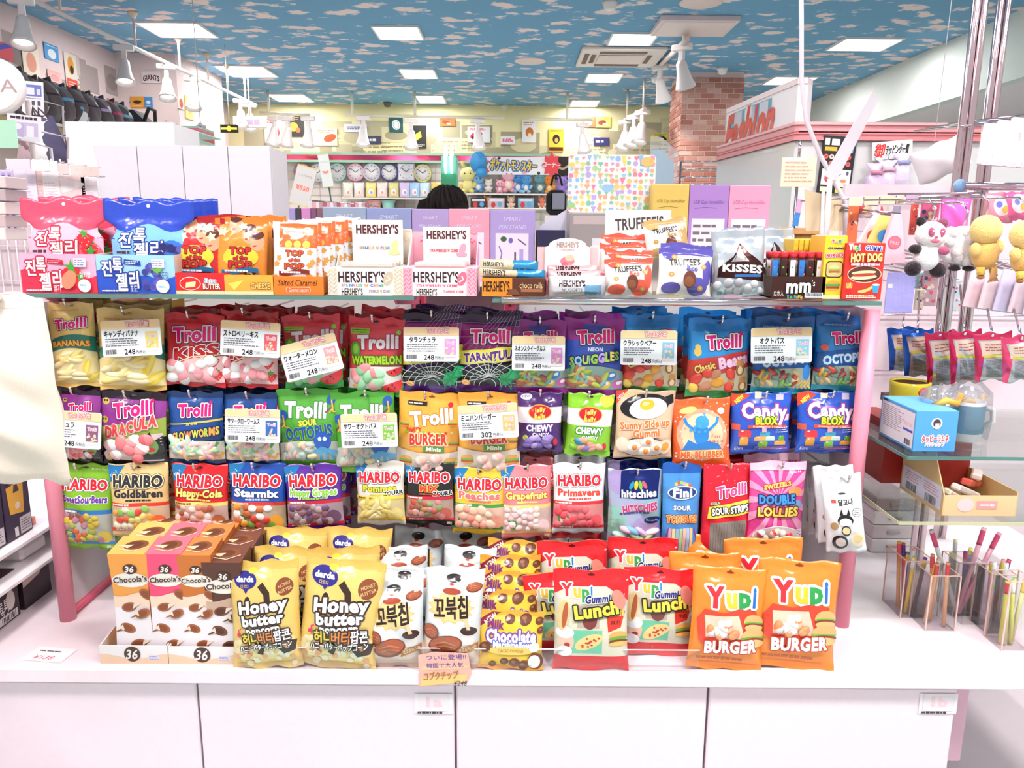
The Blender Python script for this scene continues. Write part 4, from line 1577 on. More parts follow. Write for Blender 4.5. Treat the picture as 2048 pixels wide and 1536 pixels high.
def d_strips(H):
 a = Art()
 r = random.Random(5)
 a.poly([(-.34, .18), (.4, .18), (.4, H * .50), (-.34, H * .46)], '#8a8880')
 for k in range(14):
  a.stroke([(-.32 + .053 * k, .2), (-.32 + .053 * k, H * .46)], .008, '#6d6b66')
 for k in range(60):
  x, y = r.uniform(-.48, .48), r.choice((r.uniform(H * .82, H), r.uniform(0, .16)))
  a.ell(x, y, .008, .008, '#f9b8c0', n=6)
 a.text('Trolli', .06, H * .765, .22, '#f1478c', ol='#ffffff', ow=.014, ol2='#b01030', ow2=.03, fit=.62, b=.016, rot=12, sh=.15)
 a.poly([(-.40, H * .50), (.48, H * .56), (.48, H * .69), (-.38, H * .61)], '#efe24a')
 a.text('SOUR STRIPS', .05, H * .59, .13, '#ffffff', ol='#1a1a1a', ow=.018, fit=.76, b=.012, rot=8)
 a.text('COLA', -.26, H * .645, .05, '#ffffff', ol='#3a8a2a', ow=.012, fit=.18, rot=8)
 a.ell(.2, .32, .16, .12, '#f4f4f4', 30).ell(.22, .32, .12, .09, '#c01f2a', 30).stroke([(.2, .24), (.3, .3), (.38, .44)], .05, '#d8452e')
 a.ell(-.14, .17, .18, .08, '#cfe05a').text('Go Veggie', -.14, .17, .06, '#1c2a12', fit=.26)
 return a, '#dc1f34'


def d_lollies(H):
 a = Art()
 for k in range(14):
  t = 2 * math.pi * k / 14
  a.poly([(0, H * .6), (1.0 * math.cos(t), H * .6 + 1.2 * math.sin(t)), (1.0 * math.cos(t + .2), H * .6 + 1.2 * math.sin(t + .2))], '#f6a0c8')
 a.rect(-.5, H * .9, .5, H, '#f7c8dc').rect(-.5, 0, .5, .06, '#d81f7a')
 a.text('Ages 4+', .3, H * .88, .05, '#ffffff', fit=.22)
 a.text('SWIZZELS', -.02, H * .735, .075, '#f3d25a', ol='#c01f5a', ow=.014, fit=.5, b=.008, rot=8)
 a.ell(.3, H * .66, .12, .085, '#f3a45a').ell(.34, H * .5, .12, .085, '#8ab4e8')
 a.text('DOUBLE', -.02, H * .575, .15, '#3f9ae0', ol='#1a2a6a', ow=.02, fit=.66, b=.02)
 a.text('LOLLIES', .0, H * .43, .15, '#f2dc5a', ol='#7a2a1a', ow=.02, fit=.74, b=.02)
 a.ell(0, .22, .42, .17, '#ffffff').ell(0, .22, .40, .155, '#d9c8c8')
 r = random.Random(9)
 for k in range(10):
  x, y = r.uniform(-.28, .28), r.uniform(.13, .3)
  a.bits.append((x, y, .075, .065, r.uniform(0, 3), .05, lin(r.choice(['#f6ece6', '#e85a6a', '#f2c6a8', '#f4e6d8'])), lin(r.choice(['#d8303a', '#ffffff', '#e8c8a0']))))
 a.rect(.34, .1, .46, .2, '#f0e6ec').rect(.34, .22, .46, .32, '#f0e6ec').lines(.35, .11, .45, .19, 3, '#6a4a5a', 1).lines(.35, .23, .45, .31, 3, '#6a4a5a', 2)
 return a, '#ea4f9c'


def d_dalgona(H):
 a = Art()
 a.ell(0, H - .12, .1, .025, '#4a4a4c')
 a.rect(-.28, H * .79, -.16, H * .84, '#e05a5a').text('달고나', .08, H * .8, .13, '#1d1a1c', fit=.36, b=.012, rot=4)
 a.ell(.34, H * .64, .12, .12, '#3a3a3a').ell(.34, H * .64, .108, .108, '#f4f2f2').lines(.27, H * .6, .41, H * .68, 3, '#3a3a3a', 3)
 a.ell(.04, H * .52, .2, .16, '#1d1b1c').ell(.04, H * .49, .16, .12, '#f6f2ee').poly([(-.1, H * .6), (.0, H * .6), (-.04, H * .7)], '#1d1b1c').poly([(.08, H * .6), (.18, H * .6), (.14, H * .7)], '#1d1b1c')
 a.ell(.04, H * .36, .12, .14, '#1d1b1c').ell(.04, H * .36, .1, .1, '#e8cf9a')
 a.ell(-.25, H * .44, .1, .1, '#b08a5a').ell(-.14, H * .18, .2, .2, '#221e20').ell(-.12, H * .18, .13, .13, '#e9dcd6').ell(.3, H * .22, .16, .2, '#efe3c0').ell(.3, H * .23, .12, .12, '#d9c48f')
 return a, '#eef0f3'


HAR = dict(
 gold=haribo('#e3c586', 'Goldbären', '#2a2a33', None, '#d8392b', '#cdb79a', ['#e8663a', '#e9a43a', '#d8483a', '#e0d07a', '#8cc060', '#f2e6c8'], logo='#2a2a33', lol='#f6e6b8', seed=2),
 cola=haribo('#dd1f26', 'Happy-Cola', '#f6e27a', '#8a1a10', '#f3e07a', '#c9b3a8', ['#b06a4a', '#c98a6a', '#d9c0b0', '#a05a44', '#e0cfc4'], seed=3),
 star=haribo('#1d4fb0', 'Starmix', '#ffffff', '#123a80', '#d8392b', '#b9a58a', ['#e9a43a', '#f6f4ee', '#c06a3a', '#d8483a', '#f4f0e6', '#7ab04a'], seed=4, size=.15),
 grape=haribo('#5b2a9a', 'Happy Grapes', '#8fcf4a', '#ffffff', '#c9203a', '#a58f98', ['#6a4a6a', '#8a5a6a', '#a8909a', '#7a4a5a', '#b7a2a8'], seed=5),
 pommes=haribo('#f0e9dc', 'Pommes', '#e3d23a', '#2a5a1a', '#f2d84a', '#d6c48e', ['#ecd98a', '#f2e6a8', '#e2cc74'], seed=6, asp=2.4, size=.12, name2='ZOURR'),
 mix=haribo('#1f2320', 'MIX', '#d8452e', '#f2dc5a', '#c9203a', '#b39a8c', ['#c05a4a', '#d8a05a', '#8a9a5a', '#b0705a', '#cf8a8a'], seed=7, name2='ZOURR'),
 peach=haribo('#f3c53a', 'Peaches', '#f2786a', '#ffffff', '#3f9a4a', '#e8bfa8', ['#f2a48e', '#f6b9a0', '#ee8f7a', '#f9d0b4'], seed=8, size=.17),
 grapefruit=haribo('#f58a90', 'Grapefruit', '#f6e27a', '#c0402a', '#f6d27a', '#d8bcb4', ['#f6d0d0', '#fbe4e2', '#f2b8b8', '#f9dcd0'], seed=9),
 prima=haribo('#eef0f4', 'Primavera', '#e04a3a', None, '#d8303a', '#d88a88', ['#f0606a', '#ee7078', '#e8505c'], seed=10, size=.16, corner=None),
)
DES = dict(banana=d_banana, kiss=d_kiss, melon=d_melon, tarantula=d_tarantula, squiggle=d_squiggle, bears=d_bears, octopus=d_octopus, dracula=d_dracula,
   worms=d_worms, souroct=d_souroct, burger=d_burger, jellyp=jelly('#4a2468', '#5a2a86', 'purple'), jellyg=jelly('#86c62e', '#3f8a2a', 'green'),
   sunny=d_sunny, blubber=d_blubber, blox=d_blox, greenb=d_green_bears, hitsch=d_hitschies, fini=d_fini, strips=d_strips, lollies=d_lollies, dalgona=d_dalgona, **HAR)

# (design, pixel box, roll in degrees, label, bags behind, words for the ones behind)
HANG = [
 # top row
 ('banana', 112, 606, 202, 772, -2, 'yellow banana marshmallow bag half hidden by the cream tote bag', 2),
 ('banana', 203, 618, 333, 780, 1, 'yellow banana marshmallow bag under a white price card', 3),
 ('kiss', 332, 628, 453, 771, 1.5, 'red strawberry heart-sweet bag without a card, next to the banana bags', 3),
 ('kiss', 442, 622, 558, 774, 2, 'red strawberry heart-sweet bag under a white price card', 3),
 ('melon', 572, 630, 688, 776, -2, 'red and green watermelon gummy bag under a crooked price card', 3),
 ('melon', 695, 636, 808, 790, 2, 'red and green watermelon gummy bag with its whole print showing', 3),
 ('tarantula', 808, 628, 925, 784, 0, 'dark purple spider-web gummy bag under a white price card', 3),
 ('tarantula', 916, 632, 1034, 784, 2, 'dark purple spider-web gummy bag with its yellow name band showing', 3),
 ('squiggle', 1024, 641, 1131, 785, 0, 'purple and blue worm gummy bag under a white price card', 2),
 ('squiggle', 1124, 637, 1243, 790, 1, 'purple and blue worm gummy bag with its whole print showing', 3),
 ('bears', 1241, 630, 1352, 783, 0, 'light blue bear gummy bag under a white price card', 3),
 ('bears', 1368, 638, 1494, 793, 1, 'light blue bear gummy bag with its red name band showing', 3),
 ('octopus', 1500, 634, 1618, 786, 1, 'blue octopus gummy bag under a white price card', 3),
 ('octopus', 1622, 632, 1728, 780, 1, 'blue octopus gummy bag beside the pink post', 3),
 # second row
 ('dracula', 128, 782, 206, 922, 2, 'dark vampire gummy bag half hidden by the tote bag, with a card', 2),
 ('dracula', 203, 784, 338, 931, 2, 'dark vampire gummy bag with its green name band showing', 3),
 ('worms', 340, 785, 453, 926, 0, 'blue glow-worm gummy bag with its name band showing', 3),
 ('worms', 452, 788, 562, 928, -1, 'blue glow-worm gummy bag under a white price card', 3),
 ('souroct', 562, 780, 685, 930, -2, 'green sour octopus gummy bag with its print showing', 2),
 ('souroct', 676, 784, 800, 940, -4, 'green sour octopus gummy bag under a white price card', 2),
 ('burger', 790, 786, 918, 950, 4, 'orange mini burger gummy bag with its print showing', 2),
 ('burger', 914, 786, 1040, 946, 1, 'orange mini burger gummy bag under a white price card', 2),
 ('jellyp', 1034, 785, 1123, 902, 0, 'purple chewy candy bag with a red oval emblem', 2),
 ('jellyg', 1128, 788, 1219, 910, 3, 'lime green chewy candy bag with a red oval emblem', 3),
 ('sunny', 1225, 782, 1343, 916, 1.5, 'tan fried-egg gummy bag with a black frying pan print', 3),
 ('blubber', 1344, 797, 1460, 938, -3, 'orange fizzy candy bag with a blue bubble figure', 3),
 ('blox', 1459, 786, 1578, 905, -1, 'blue block-candy bag beside the orange fizzy candy', 2),
 ('blox', 1590, 785, 1708, 905, -1, 'blue block-candy bag beside the pink post', 3),
 # third row
 ('greenb', 126, 930, 231, 1096, 2, 'large green gummy bear bag beside the pink post', 1),
 ('gold', 228, 929, 343, 1070, 0, 'gold gummy bear bag', 3),
 ('cola', 350, 930, 460, 1066, 1, 'red cola gummy bag', 3),
 ('star', 462, 928, 575, 1068, 1, 'blue star-mix gummy bag with white foam pieces', 4),
 ('grape', 578, 930, 690, 1060, -2, 'purple grape gummy bag', 4),
 ('pommes', 715, 925, 812, 1048, -1, 'white and yellow sour french-fry gummy bag', 3),
 ('mix', 811, 925, 909, 1048, 0, 'black sour mix gummy bag with red print', 2),
 ('peach', 905, 938, 1010, 1066, 1, 'yellow peach gummy bag with a green band', 3),
 ('grapefruit', 1003, 932, 1104, 1074, -1, 'pink grapefruit gummy bag', 4),
 ('prima', 1104, 928, 1208, 1064, 0, 'white strawberry foam bag with red sweets', 4),
 ('hitsch', 1212, 940, 1322, 1088, 0, 'pastel lavender chewy bag with a navy corner', 5),
 ('fini', 1318, 928, 1396, 1126, 0, 'tall blue sour tongues bag', 3),
 ('strips', 1394, 930, 1494, 1140, 1, 'tall red sour strips bag', 3),
 ('lollies', 1490, 925, 1604, 1090, 0, 'hot pink double lolly bag', 2),
]
rr = random.Random(77)


def short(lb):
 s = lb.split(' under')[0].split(' with')[0].split(' half')[0].split(' beside')[0].split(' next')[0]
 return s + (' with a card' if 'card' in lb and 'without' not in lb else ' by the pink post' if 'pink post' in lb else '')


for n_, (key, x0, y0, x1, y1, roll, lb, nb) in enumerate(HANG):
 row = 0 if n_ < 14 else 1 if n_ < 28 else 2
 Y = (1.905, 1.885, 1.865)[row]
 x, z, w, h = span(x0, y0, x1, y1, Y)
 art, col = DES[key](h / w)
 o = make_bag('candy_bag', w, h, .042 if row < 2 else .038, col, art, n_ * 7 + 1, mat='foil' if key == 'hitsch' else 'film', wrinkle=1.3)
 o.location = (x, Y, z)
 o.rotation_euler = (math.radians(-3), math.radians(roll), 0)
 grp = ('top', 'second', 'third')[row] + ' row of hanging candy bags'
 tag(o, lb, 'candy bag', grp)
 hook((x, Y - .002, z + h - .05 * w * 1.4), 'chrome hook that carries the ' + short(lb))
 for k in range(1, nb + 1):
  yk = Y + .05 * k
  if yk > YB - .07:
   break
  clone(o, (x + rr.uniform(-.012, .012), yk, z + rr.uniform(-.004, .012)), (math.radians(-3), math.radians(roll + rr.uniform(-5, 5)), rr.uniform(-.05, .05)),
    ('second', 'third', 'fourth', 'fifth', 'sixth')[k - 1] + ' bag on the hook of the ' + short(lb), 'spare candy bags behind the front ones')

# fanned white bags by the pink post
art, col = d_dalgona(1.75)
first = None
FAN = [(1606, 924, 1672, 1060), (1620, 930, 1684, 1070), (1636, 938, 1698, 1078), (1645, 942, 1706, 1086), (1660, 948, 1726, 1104)]
for k, (x0, y0, x1, y1) in enumerate(FAN):
 Y = (2.02, 1.975, 1.93, 1.80, 1.772)[k]
 x, z, w, h = span(x0, y0, x1, y1, Y)
 if first is None:
  first = make_bag('candy_bag', w, h, .03, col, art, 500, wrinkle=.8, st=.14)
  o = first
  o.location = (x, Y, z)
 else:
  o = clone(first, (x, Y, z))
 o.rotation_euler = (math.radians(-3), math.radians(-5 - k), -.35)
 tag(o, ['white toffee bag at the back of the fan by the pink post', 'white toffee bag second from the back of the fan', 'white toffee bag in the middle of the fan by the post',
   'white toffee bag second from the front of the fan', 'white toffee bag at the front of the fan, its printed face showing'][k], 'candy bag', 'white toffee bags by the pink post')
p = P(1690, 962, 1.77)
hook((p.x, p.y, p.z), 'chrome display hook that carries the fan of white toffee bags')


# ------------------------------------------------------------------ price cards
def price_card(x0, y0, x1, y1, rot, name, price, label, bag, txt, Y, seed):
 c = P((x0 + x1) / 2, (y0 + y1) / 2, Y)
 w = (x1 - x0) / F * (CT * c.y - ST * (c.z - EYE))
 h = (y1 - y0) / F * (CT * c.y - ST * (c.z - EYE))
 t = thing('price_card', label, 'price card', c, (math.radians(-6), math.radians(rot), 0), 'white price cards on the candy bags')
 pts = []
 r = w * .04
 for cx, cy, a0 in ((w / 2 - r, -h / 2 + r, -90), (w / 2 - r, h / 2 - r, 0), (-w / 2 + r, h / 2 - r, 90), (-w / 2 + r, -h / 2 + r, 180)):
  for k in range(4):
   q = math.radians(a0 + 30 * k)
   pts.append((cx + r * math.cos(q), cy + r * math.sin(q)))
 MB().prism(pts, 'y', 0, .0015, '#f4f6fa').build('card', 'gloss', t)
 H = h / w
 a = Art()
 a.round(-.495, H * .76, .495, H - .006, .035, '#f4d3a2').rect(-.495, H * .76, .495, H * .82, '#f4d3a2')
 a.text('Trolliグミ', .12, H * .885, .075, '#e87a86', ol='#fdf0ea', ow=.008, ol2='#b04a50', ow2=.014, fit=.38, b=.006)
 a.text(name, -.16, H * .63, .085, '#1e1c20', fit=min(.58, .068 * len(name) + .06), b=.003)
 a.lines(-.44, H * .27, .16, H * .52, 4, '#6b6b74', seed, .5)
 a.bars(-.45, H * .07, -.26, H * .2, '#2a2a2e', seed, 16)
 a.text(price, -.04, H * .125, .09, '#1e1c20', fit=.18, b=.003).text('円(税込)', .15, H * .11, .05, '#1e1c20', fit=.16)
 a.rect(.24, H * .12, .45, H * .66, bag).rect(.24, H * .12, .45, H * .2, '#e9e4dc').text(txt, .345, H * .55, .06, '#e0347c', ol='#ffffff', ow=.006, fit=.15)
 rnd = random.Random(seed)
 for k in range(12):
  a.ell(rnd.uniform(.265, .425), rnd.uniform(H * .2, H * .42), .024, .018, rnd.choice(['#f2c8c0', '#efe0b0', '#d8b0a0', '#cfe0c0']), rnd.uniform(0, 90), n=8)
 a.build(flat_patch((-w / 2, -.0001, -h / 2), (w, 0, 0), (0, 0, h)), w, t, mat='gloss')
 return t


CARDS = [
 (203, 640, 322, 712, -3, 'キャンディバナナ', '248', 'price card on the yellow banana marshmallow bag', '#f0da7a', 1.86),
 (441, 643, 560, 713, 3, 'ストロベリーキス', '248', 'price card on the red strawberry heart-sweet bag', '#e8606a', 1.86),
 (563, 678, 681, 752, -15, 'ウォーターメロン', '248', 'crooked price card on the watermelon gummy bag', '#e8a0a0', 1.86),
 (807, 654, 918, 723, 0, 'タランチュラ', '248', 'price card on the purple spider-web gummy bag', '#d39ad0', 1.86),
 (1024, 672, 1130, 741, 0, 'ネオンスクイーグルス', '248', 'price card on the purple and blue worm gummy bag', '#d68ac8', 1.86),
 (1241, 661, 1354, 730, 0, 'クラシックベアー', '248', 'price card on the light blue bear gummy bag', '#8fc0e0', 1.86),
 (1502, 655, 1624, 726, -1.5, 'オクトパス', '248', 'price card on the blue octopus gummy bag', '#8fc8e4', 1.86),
 (86, 822, 202, 896, 4, 'ドラキュラ', '248', 'price card half hidden behind the tote, on the vampire gummy bag', '#8a5a7a', 1.84),
 (450, 818, 560, 885, 1, 'サワーグローワームス', '248', 'price card on the blue glow-worm gummy bag', '#3a6ab0', 1.84),
 (682, 827, 795, 895, -2, 'サワーオクトパス', '248', 'price card on the green sour octopus gummy bag', '#7cc24a', 1.84),
 (917, 808, 1036, 878, -4, 'ミニハンバーガー', '302', 'price card on the orange mini burger gummy bag', '#f2c07a', 1.84),
]
for i, (x0, y0, x1, y1, rot, nm, pr, lb, bc, Y) in enumerate(CARDS):
 price_card(x0, y0, x1, y1, rot, nm, pr, lb, bc, 'Trolli', Y, i + 3)

# ------------------------------------------------------------------ goods on the top glass shelf
def tray(name, label, x0, y0, x1, Y, Z, depth, col, art, group=None, back_h=1.6, side=None, cat='display box'):
 """open display box: printed front, sloping sides, back"""
 x, w, h = stand(x0, y0, x1, Y, Z)
 t = thing(name, label, cat, (x, Y, Z), group=group)
 MB().box(-w / 2, 0, 0, w / 2, .003, h, col).build('front_panel', 'card', t)
 MB().box(-w / 2, .003, 0, w / 2, depth, .003, side or col).build('bottom_panel', 'card', t)
 for s in (-1, 1):
  MB().prism([(0.003, 0), (depth, 0), (depth, h * back_h), (0.003, h)], 'x', s * w / 2 - (.003 if s > 0 else 0), s * w / 2 + (.003 if s < 0 else 0), side or col).build('side_panel', 'card', t)
 MB().box(-w / 2, depth, 0, w / 2, depth + .003, h * back_h, side or col).build('back_panel', 'card', t)
 if art:
  art(h / w).build(flat_patch((-w / 2, 0, 0), (w, 0, 0), (0, 0, h)), w, t, mat='card')
 return t


def jelly_print(red):
 c1, c2, c3 = ('#e8324e', '#f6a9c4', '#c01838') if red else ('#2a50b8', '#9ccbee', '#1d3a9a')

 def f(H):
  a = Art()
  a.rect(-.5, H * .42, .5, H, c2).band(lambda x: 0, lambda x: H * .42 + .03 * math.sin(14 * x) + (.1 if x < -.2 else 0), c1)
  ol = '#c01838' if red else '#22388a'
  a.text('진', -.36, H * .64, .32 * H, '#ffffff', ol=ol, ow=.016, fit=.12, b=.01).text('톡', -.22, H * .72, .32 * H, '#ffffff', ol=ol, ow=.016, fit=.12, b=.01)
  a.text('젤', -.18, H * .3, .34 * H, '#ffffff', ol=ol, ow=.016, fit=.14, b=.01).text('리', -.02, H * .36, .34 * H, '#ffffff', ol=ol, ow=.016, fit=.11, b=.01)
  a.text('딸기' if red else '포도', -.03, H * .13, .07, '#ffffff', fit=.09)
  a.poly([(-.14, H * .76), (.08, H * .72), (.07, H * .85), (-.13, H * .89)], c3).lines(-.12, H * .76, .05, H * .85, 2, '#ffffff', 2)
  if red:
   berry(a, .18, H * .42, .15)
   berry(a, .3, H * .25, .11)
   a.ell(.14, H * .35, .09, .13, '#f4876a', -30)
  else:
   r = random.Random(2)
   for k in range(17):
    a.ell(.2 + r.uniform(-.11, .11), H * .4 + r.uniform(-.17, .16), .042, .042, r.choice(['#4a4a9a', '#5a5ab0', '#3a3a86']), n=12)
   a.poly([(.2, H * .65), (.36, H * .68), (.3, H * .5)], '#6aa84a')
  a.ell(.34, H * .2, .085, .085, '#e9f4f8').lines(.28, H * .15, .4, H * .25, 3, '#5a9ac0', 1)
  a.rect(.22, H * .68, .38, H * .9, '#e8e4f4').lines(.23, H * .7, .37, H * .88, 3, '#7a78c0', 3)
  a.text('딸기맛' if red else '포도맛', .36, H * .48, .07, '#ffffff' if red else '#22306a', fit=.14)
  a.lines(-.44, H * .05, -.1, H * .1, 1, '#f6e6ee', 2, .8)
  return a
 return f


def jelly_bag_print(red):
 def f(H):
  a = Art()
  head, mid, low = ('#f0506c', '#f7b4cc', '#ee5a6a') if red else ('#2c48b8', '#7fbce8', '#3a78cc')
  a.band(lambda x: 0, lambda x: H * .70 + .05 * math.cos(9 * x), mid)
  a.ell(.3, H * .36, .2, .22, low)
  ol = '#c01838' if red else '#22388a'
  a.text('진', -.3, H * .56, .15, '#ffffff', ol=ol, ow=.016, fit=.16, b=.01).text('톡', -.11, H * .61, .15, '#ffffff', ol=ol, ow=.016, fit=.16, b=.01)
  a.text('젤', -.08, H * .44, .15, '#ffffff', ol=ol, ow=.016, fit=.18, b=.01).text('리', .12, H * .46, .15, '#ffffff', ol=ol, ow=.016, fit=.15, b=.01)
  if red:
   for x, y in ((.34, H * .42), (.3, H * .54), (-.3, H * .2), (.36, H * .34)):
    berry(a, x, y, .11)
  else:
   r = random.Random(4)
   for k in range(16):
    a.ell(.28 + r.uniform(-.14, .14), H * .36 + r.uniform(-.16, .16), .05, .05, r.choice(['#3a3a86', '#5a5ab0', '#28286a']), n=10)
  a.lines(-.42, H * .4, -.22, H * .44, 1, '#5a2a3a', 2, .9)
  a.ell(0, H * .93, .02, .02, '#ffffff')
  return a
 return f


def jelly_shape(u, v):
 k = 1.0
 if v > .58:
  m = (v - .58) / .42
  k = 1.0 - .16 * math.sin(min(m * 2.2, 1) * math.pi) + (.12 * min(1, (m - .35) / .2) if m > .35 else 0)
 dz = (.03 * math.cos(4.5 * math.pi * (u - .5))) * max(0, (v - .8) / .2)
 return k, dz


for red, spots, tb in ((True, ((44, 398, 198, 1.85), (78, 388, 232, 1.91), (98, 394, 246, 1.97)), (38, 508, 190)),
      (False, ((212, 402, 372, 1.85), (238, 398, 400, 1.91), (262, 387, 430, 1.97)), (190, 510, 347))):
 cname = 'pink strawberry' if red else 'blue grape'
 tray('jelly_box', cname + ' jelly display box at the end of the glass shelf' if red else cname + ' jelly display box next to the red popcorn', tb[0], tb[1], tb[2], 1.80, SZ, .22, '#f6a9c4' if red else '#9ccbee', jelly_print(red), 'jelly display boxes', 1.1, '#e0c8b8')
 first = None
 for k, (x0, y0, x1, Y) in enumerate(spots):
  x, w, h = stand(x0, y0, x1, Y, SZ + .006)
  if first is None:
   first = make_bag('jelly_bag', w, h, .035, '#ee4e6a' if red else '#2c48b8', jelly_bag_print(red)(h / w), 900 + red, st=.2, shape=jelly_shape)
   o = first
   o.location = (x, Y, SZ + .006)
  else:
   o = clone(first, (x, Y, SZ + .006 + .004 * k))
  o.rotation_euler = (math.radians(-3), 0, 0)
  tag(o, cname + ' jelly pouch ' + ('at the front of its display box', 'second in its display box', 'at the back of its display box')[k], 'jelly pouch', 'jelly pouches in display boxes')


def pop_print(kind):
 def f(H):
  a = Art()
  r = random.Random(kind)
  bg2 = ('#b81f24', '#e8912e', '#e9ecf0')[kind]
  a.rect(-.5, H * .9, .5, H, ('#a81a20', '#e07a28', '#eef0f2')[kind])
  if kind < 2:
   a.poly([(-.5, 0), (.1, 0), (-.2, H * .5), (-.5, H * .6)], bg2)
   for x, y in ((.16, H * .76), (.32, H * .66), (.2, H * .14), (-.1, H * .9)):
    a.ell(x, y, .13, .17, '#e9a07a', 12).ell(x, y + .12, .12, .08, '#5a2a1c', 12).ell(x - .03, y - .08, .04, .015, '#b03a30', 12)
   for k in range(9):
    a.star(r.uniform(-.44, .44), r.uniform(.08, H * .93), .09, .05, 5, '#f0e0b0', r.uniform(0, 90))
   a.ell(.02, H * .44, .34, .2, '#f0c83a')
  else:
   a.rect(-.34, H * .62, .5, H * .97, '#ee6a2e').round(-.26, H * .80, .42, H * .89, .03, '#f6d0b0').text('Gourmet popcorn', .08, H * .845, .06, '#b8401a', fit=.56)
   for k in range(3):
    a.ell(-.12 + .2 * k, H * .66, .085, .085, '#ecc65a')
   for k in range(7):
    a.star(r.choice((-.4, -.34, .36, .42)), r.uniform(.1, H * .6), .08, .05, 5, '#e0a050', r.uniform(0, 90))
  c = ('#c4252a', '#c4252a', '#d8592a')[kind]
  a.text('TOP', .02, H * .53, .12, c, ol='#4a1010', ow=.012, fit=.42, b=.02).text('of the', .02, H * .43, .07, c, fit=.28, b=.01, rot=3, ol='#4a1010', ow=.008).text('POP', .02, H * .34, .12, c, ol='#4a1010', ow=.012, fit=.46, b=.02)
  a.band(lambda x: H * .22 + .03 * math.sin(8 * x), lambda x: H * .28 + .03 * math.sin(8 * x), '#1d6a9a' if kind < 2 else '#8a2a1a', -.34, .36)
  a.lines(-.28, H * .235, .3, H * .265, 1, '#e8f0f4', 3, 1.0)
  if kind == 2:
   a.text('Salted Caramel', 0, H * .1, .09, '#1c1a1a', fit=.8, sh=.2)
  return a
 return f


def pop_tray(kind):
 def f(H):
  a = Art()
  if kind == 0:
   a.rect(-.5, 0, .5, H * .16, '#e9d8a8').ell(-.2, H * .5, .22, H * .32, '#f6e6d8').ell(-.2, H * .5, .205, H * .29, '#d8262a').poly([(-.3, H * .3), (-.1, H * .35), (-.08, H * .6), (-.28, H * .55)], '#f6e4a0')
   a.text('Extra', .22, H * .66, .09, '#3a8ac0', ol='#ffffff', ow=.01, fit=.24, sh=.2).text('BUTTER', .24, H * .38, .11, '#f6ead0', ol='#8a1a1a', ow=.012, fit=.36, b=.006)
  elif kind == 1:
   a.rect(-.5, 0, .5, H * .16, '#e9d8a8').poly([(-.42, H * .55), (-.1, H * .75), (-.3, H * .2)], '#f6d25a').text('CHEESE', .24, H * .45, .12, '#f7c86a', ol='#8a4a1a', ow=.012, fit=.4, b=.006)
  else:
   a.text('Salted Caramel', -.02, H * .68, .13, '#1c1a1a', fit=.78, sh=.2).round(-.26, H * .12, .24, H * .42, .04, '#f7d6b4').round(-.25, H * .14, .23, H * .4, .035, '#ee6a2e').text('Gourmet popcorn', 0, H * .27, .08, '#fbe6d4', fit=.4)
  return a
 return f


POP = [((324, 430, 438, 1.85), (350, 546, 447), '#c8262c', 'red'), ((420, 432, 528, 1.85), (448, 550, 545), '#e08a30', 'orange'), ((538, 440, 628, 1.84), (547, 553, 646), '#eef0f3', 'white')]
for k, ((x0, y0, x1, Y), (a0, b0, a1), col, cn) in enumerate(POP):
 tray('popcorn_box', cn + ' popcorn counter box with %s front panel' % ('a toast print' if k == 0 else 'a cheese print' if k == 1 else 'script lettering on an orange'), a0, b0, a1, 1.80, SZ, .24, ('#d8262a', '#f0a840', '#f07c28')[k], pop_tray(k), 'popcorn counter boxes', 1.0)
 x, w, h = stand(x0, y0, x1, Y, SZ + .01)
 first = make_bag('popcorn_bag', w, h, .035, col, pop_print(k)(h / w), 950 + k, wrinkle=1.2)
 for j in range(4 if k < 2 else 8):
  yk = Y + (.03 if k < 2 else .024) * j
  loc = (x + (.008 if k < 2 else .011) * j, yk, SZ + .008 + .002 * j)
  o = first if j == 0 else clone(first, loc)
  o.location = loc
  o.rotation_euler = (math.radians(-8), math.radians(1.5 * (-1) ** j), .05)
  tag(o, cn + ' popcorn bag ' + ('first', 'second', 'third', 'fourth', 'fifth', 'sixth', 'seventh', 'last')[j] + ' from the front of its counter box', 'popcorn bag', cn + ' popcorn bags on the glass shelf' if j else 'front popcorn bags')


# candy bar display boxes with raised lids
def bar_front(sub, scol, swirl):
 def f(H):
  a = Art()
  r = random.Random(4)
  for s in (-1, 1):
   for k in range(7):
    y = H * (.05 + .15 * k)
    a.stroke([(s * .49, y), (s * .46, y + .05), (s * .42, y + .01), (s * .385, y + .06)], .012, swirl)
  a.rect(-.37, 0, .36, H, '#f0f1f4').rect(-.37, H * .92, .36, H, '#f6eedd')
  a.text("HERSHEY'S", -.05, H * .68, .14, '#3a1a1c', fit=.62, b=.008)
  a.ell(.3, H * .62, .06, .1, swirl, -20).stroke([(.26, H * .5), (.32, H * .6), (.3, H * .72)], .02, '#f0e6d0')
  a.word(sub, -.04, H * .37, .035, scol, None, 0, .56, .004)
  a.rect(-.37, 0, .36, H * .28, '#f4f0e8').text("HERSHEY'S", -.18, H * .14, .09, '#2a1616', fit=.28, b=.004).word(sub, .18, H * .16, .035, scol, None, 0, .28, .003)
  return a
 return f


def lid_card(sub, scol, ice):
 def f(H):
  a = Art()
  a.text("HERSHEY'S", 0, H * .80, .17, '#5a2a34', fit=.84, b=.01).word(sub, -.06, H * .38, .06, scol, None, 0, .6, .005)
  a.ell(.34, H * .42, .07, .13, ice, -15).ell(.32, H * .28, .12, .05, ice)
  return a
 return f


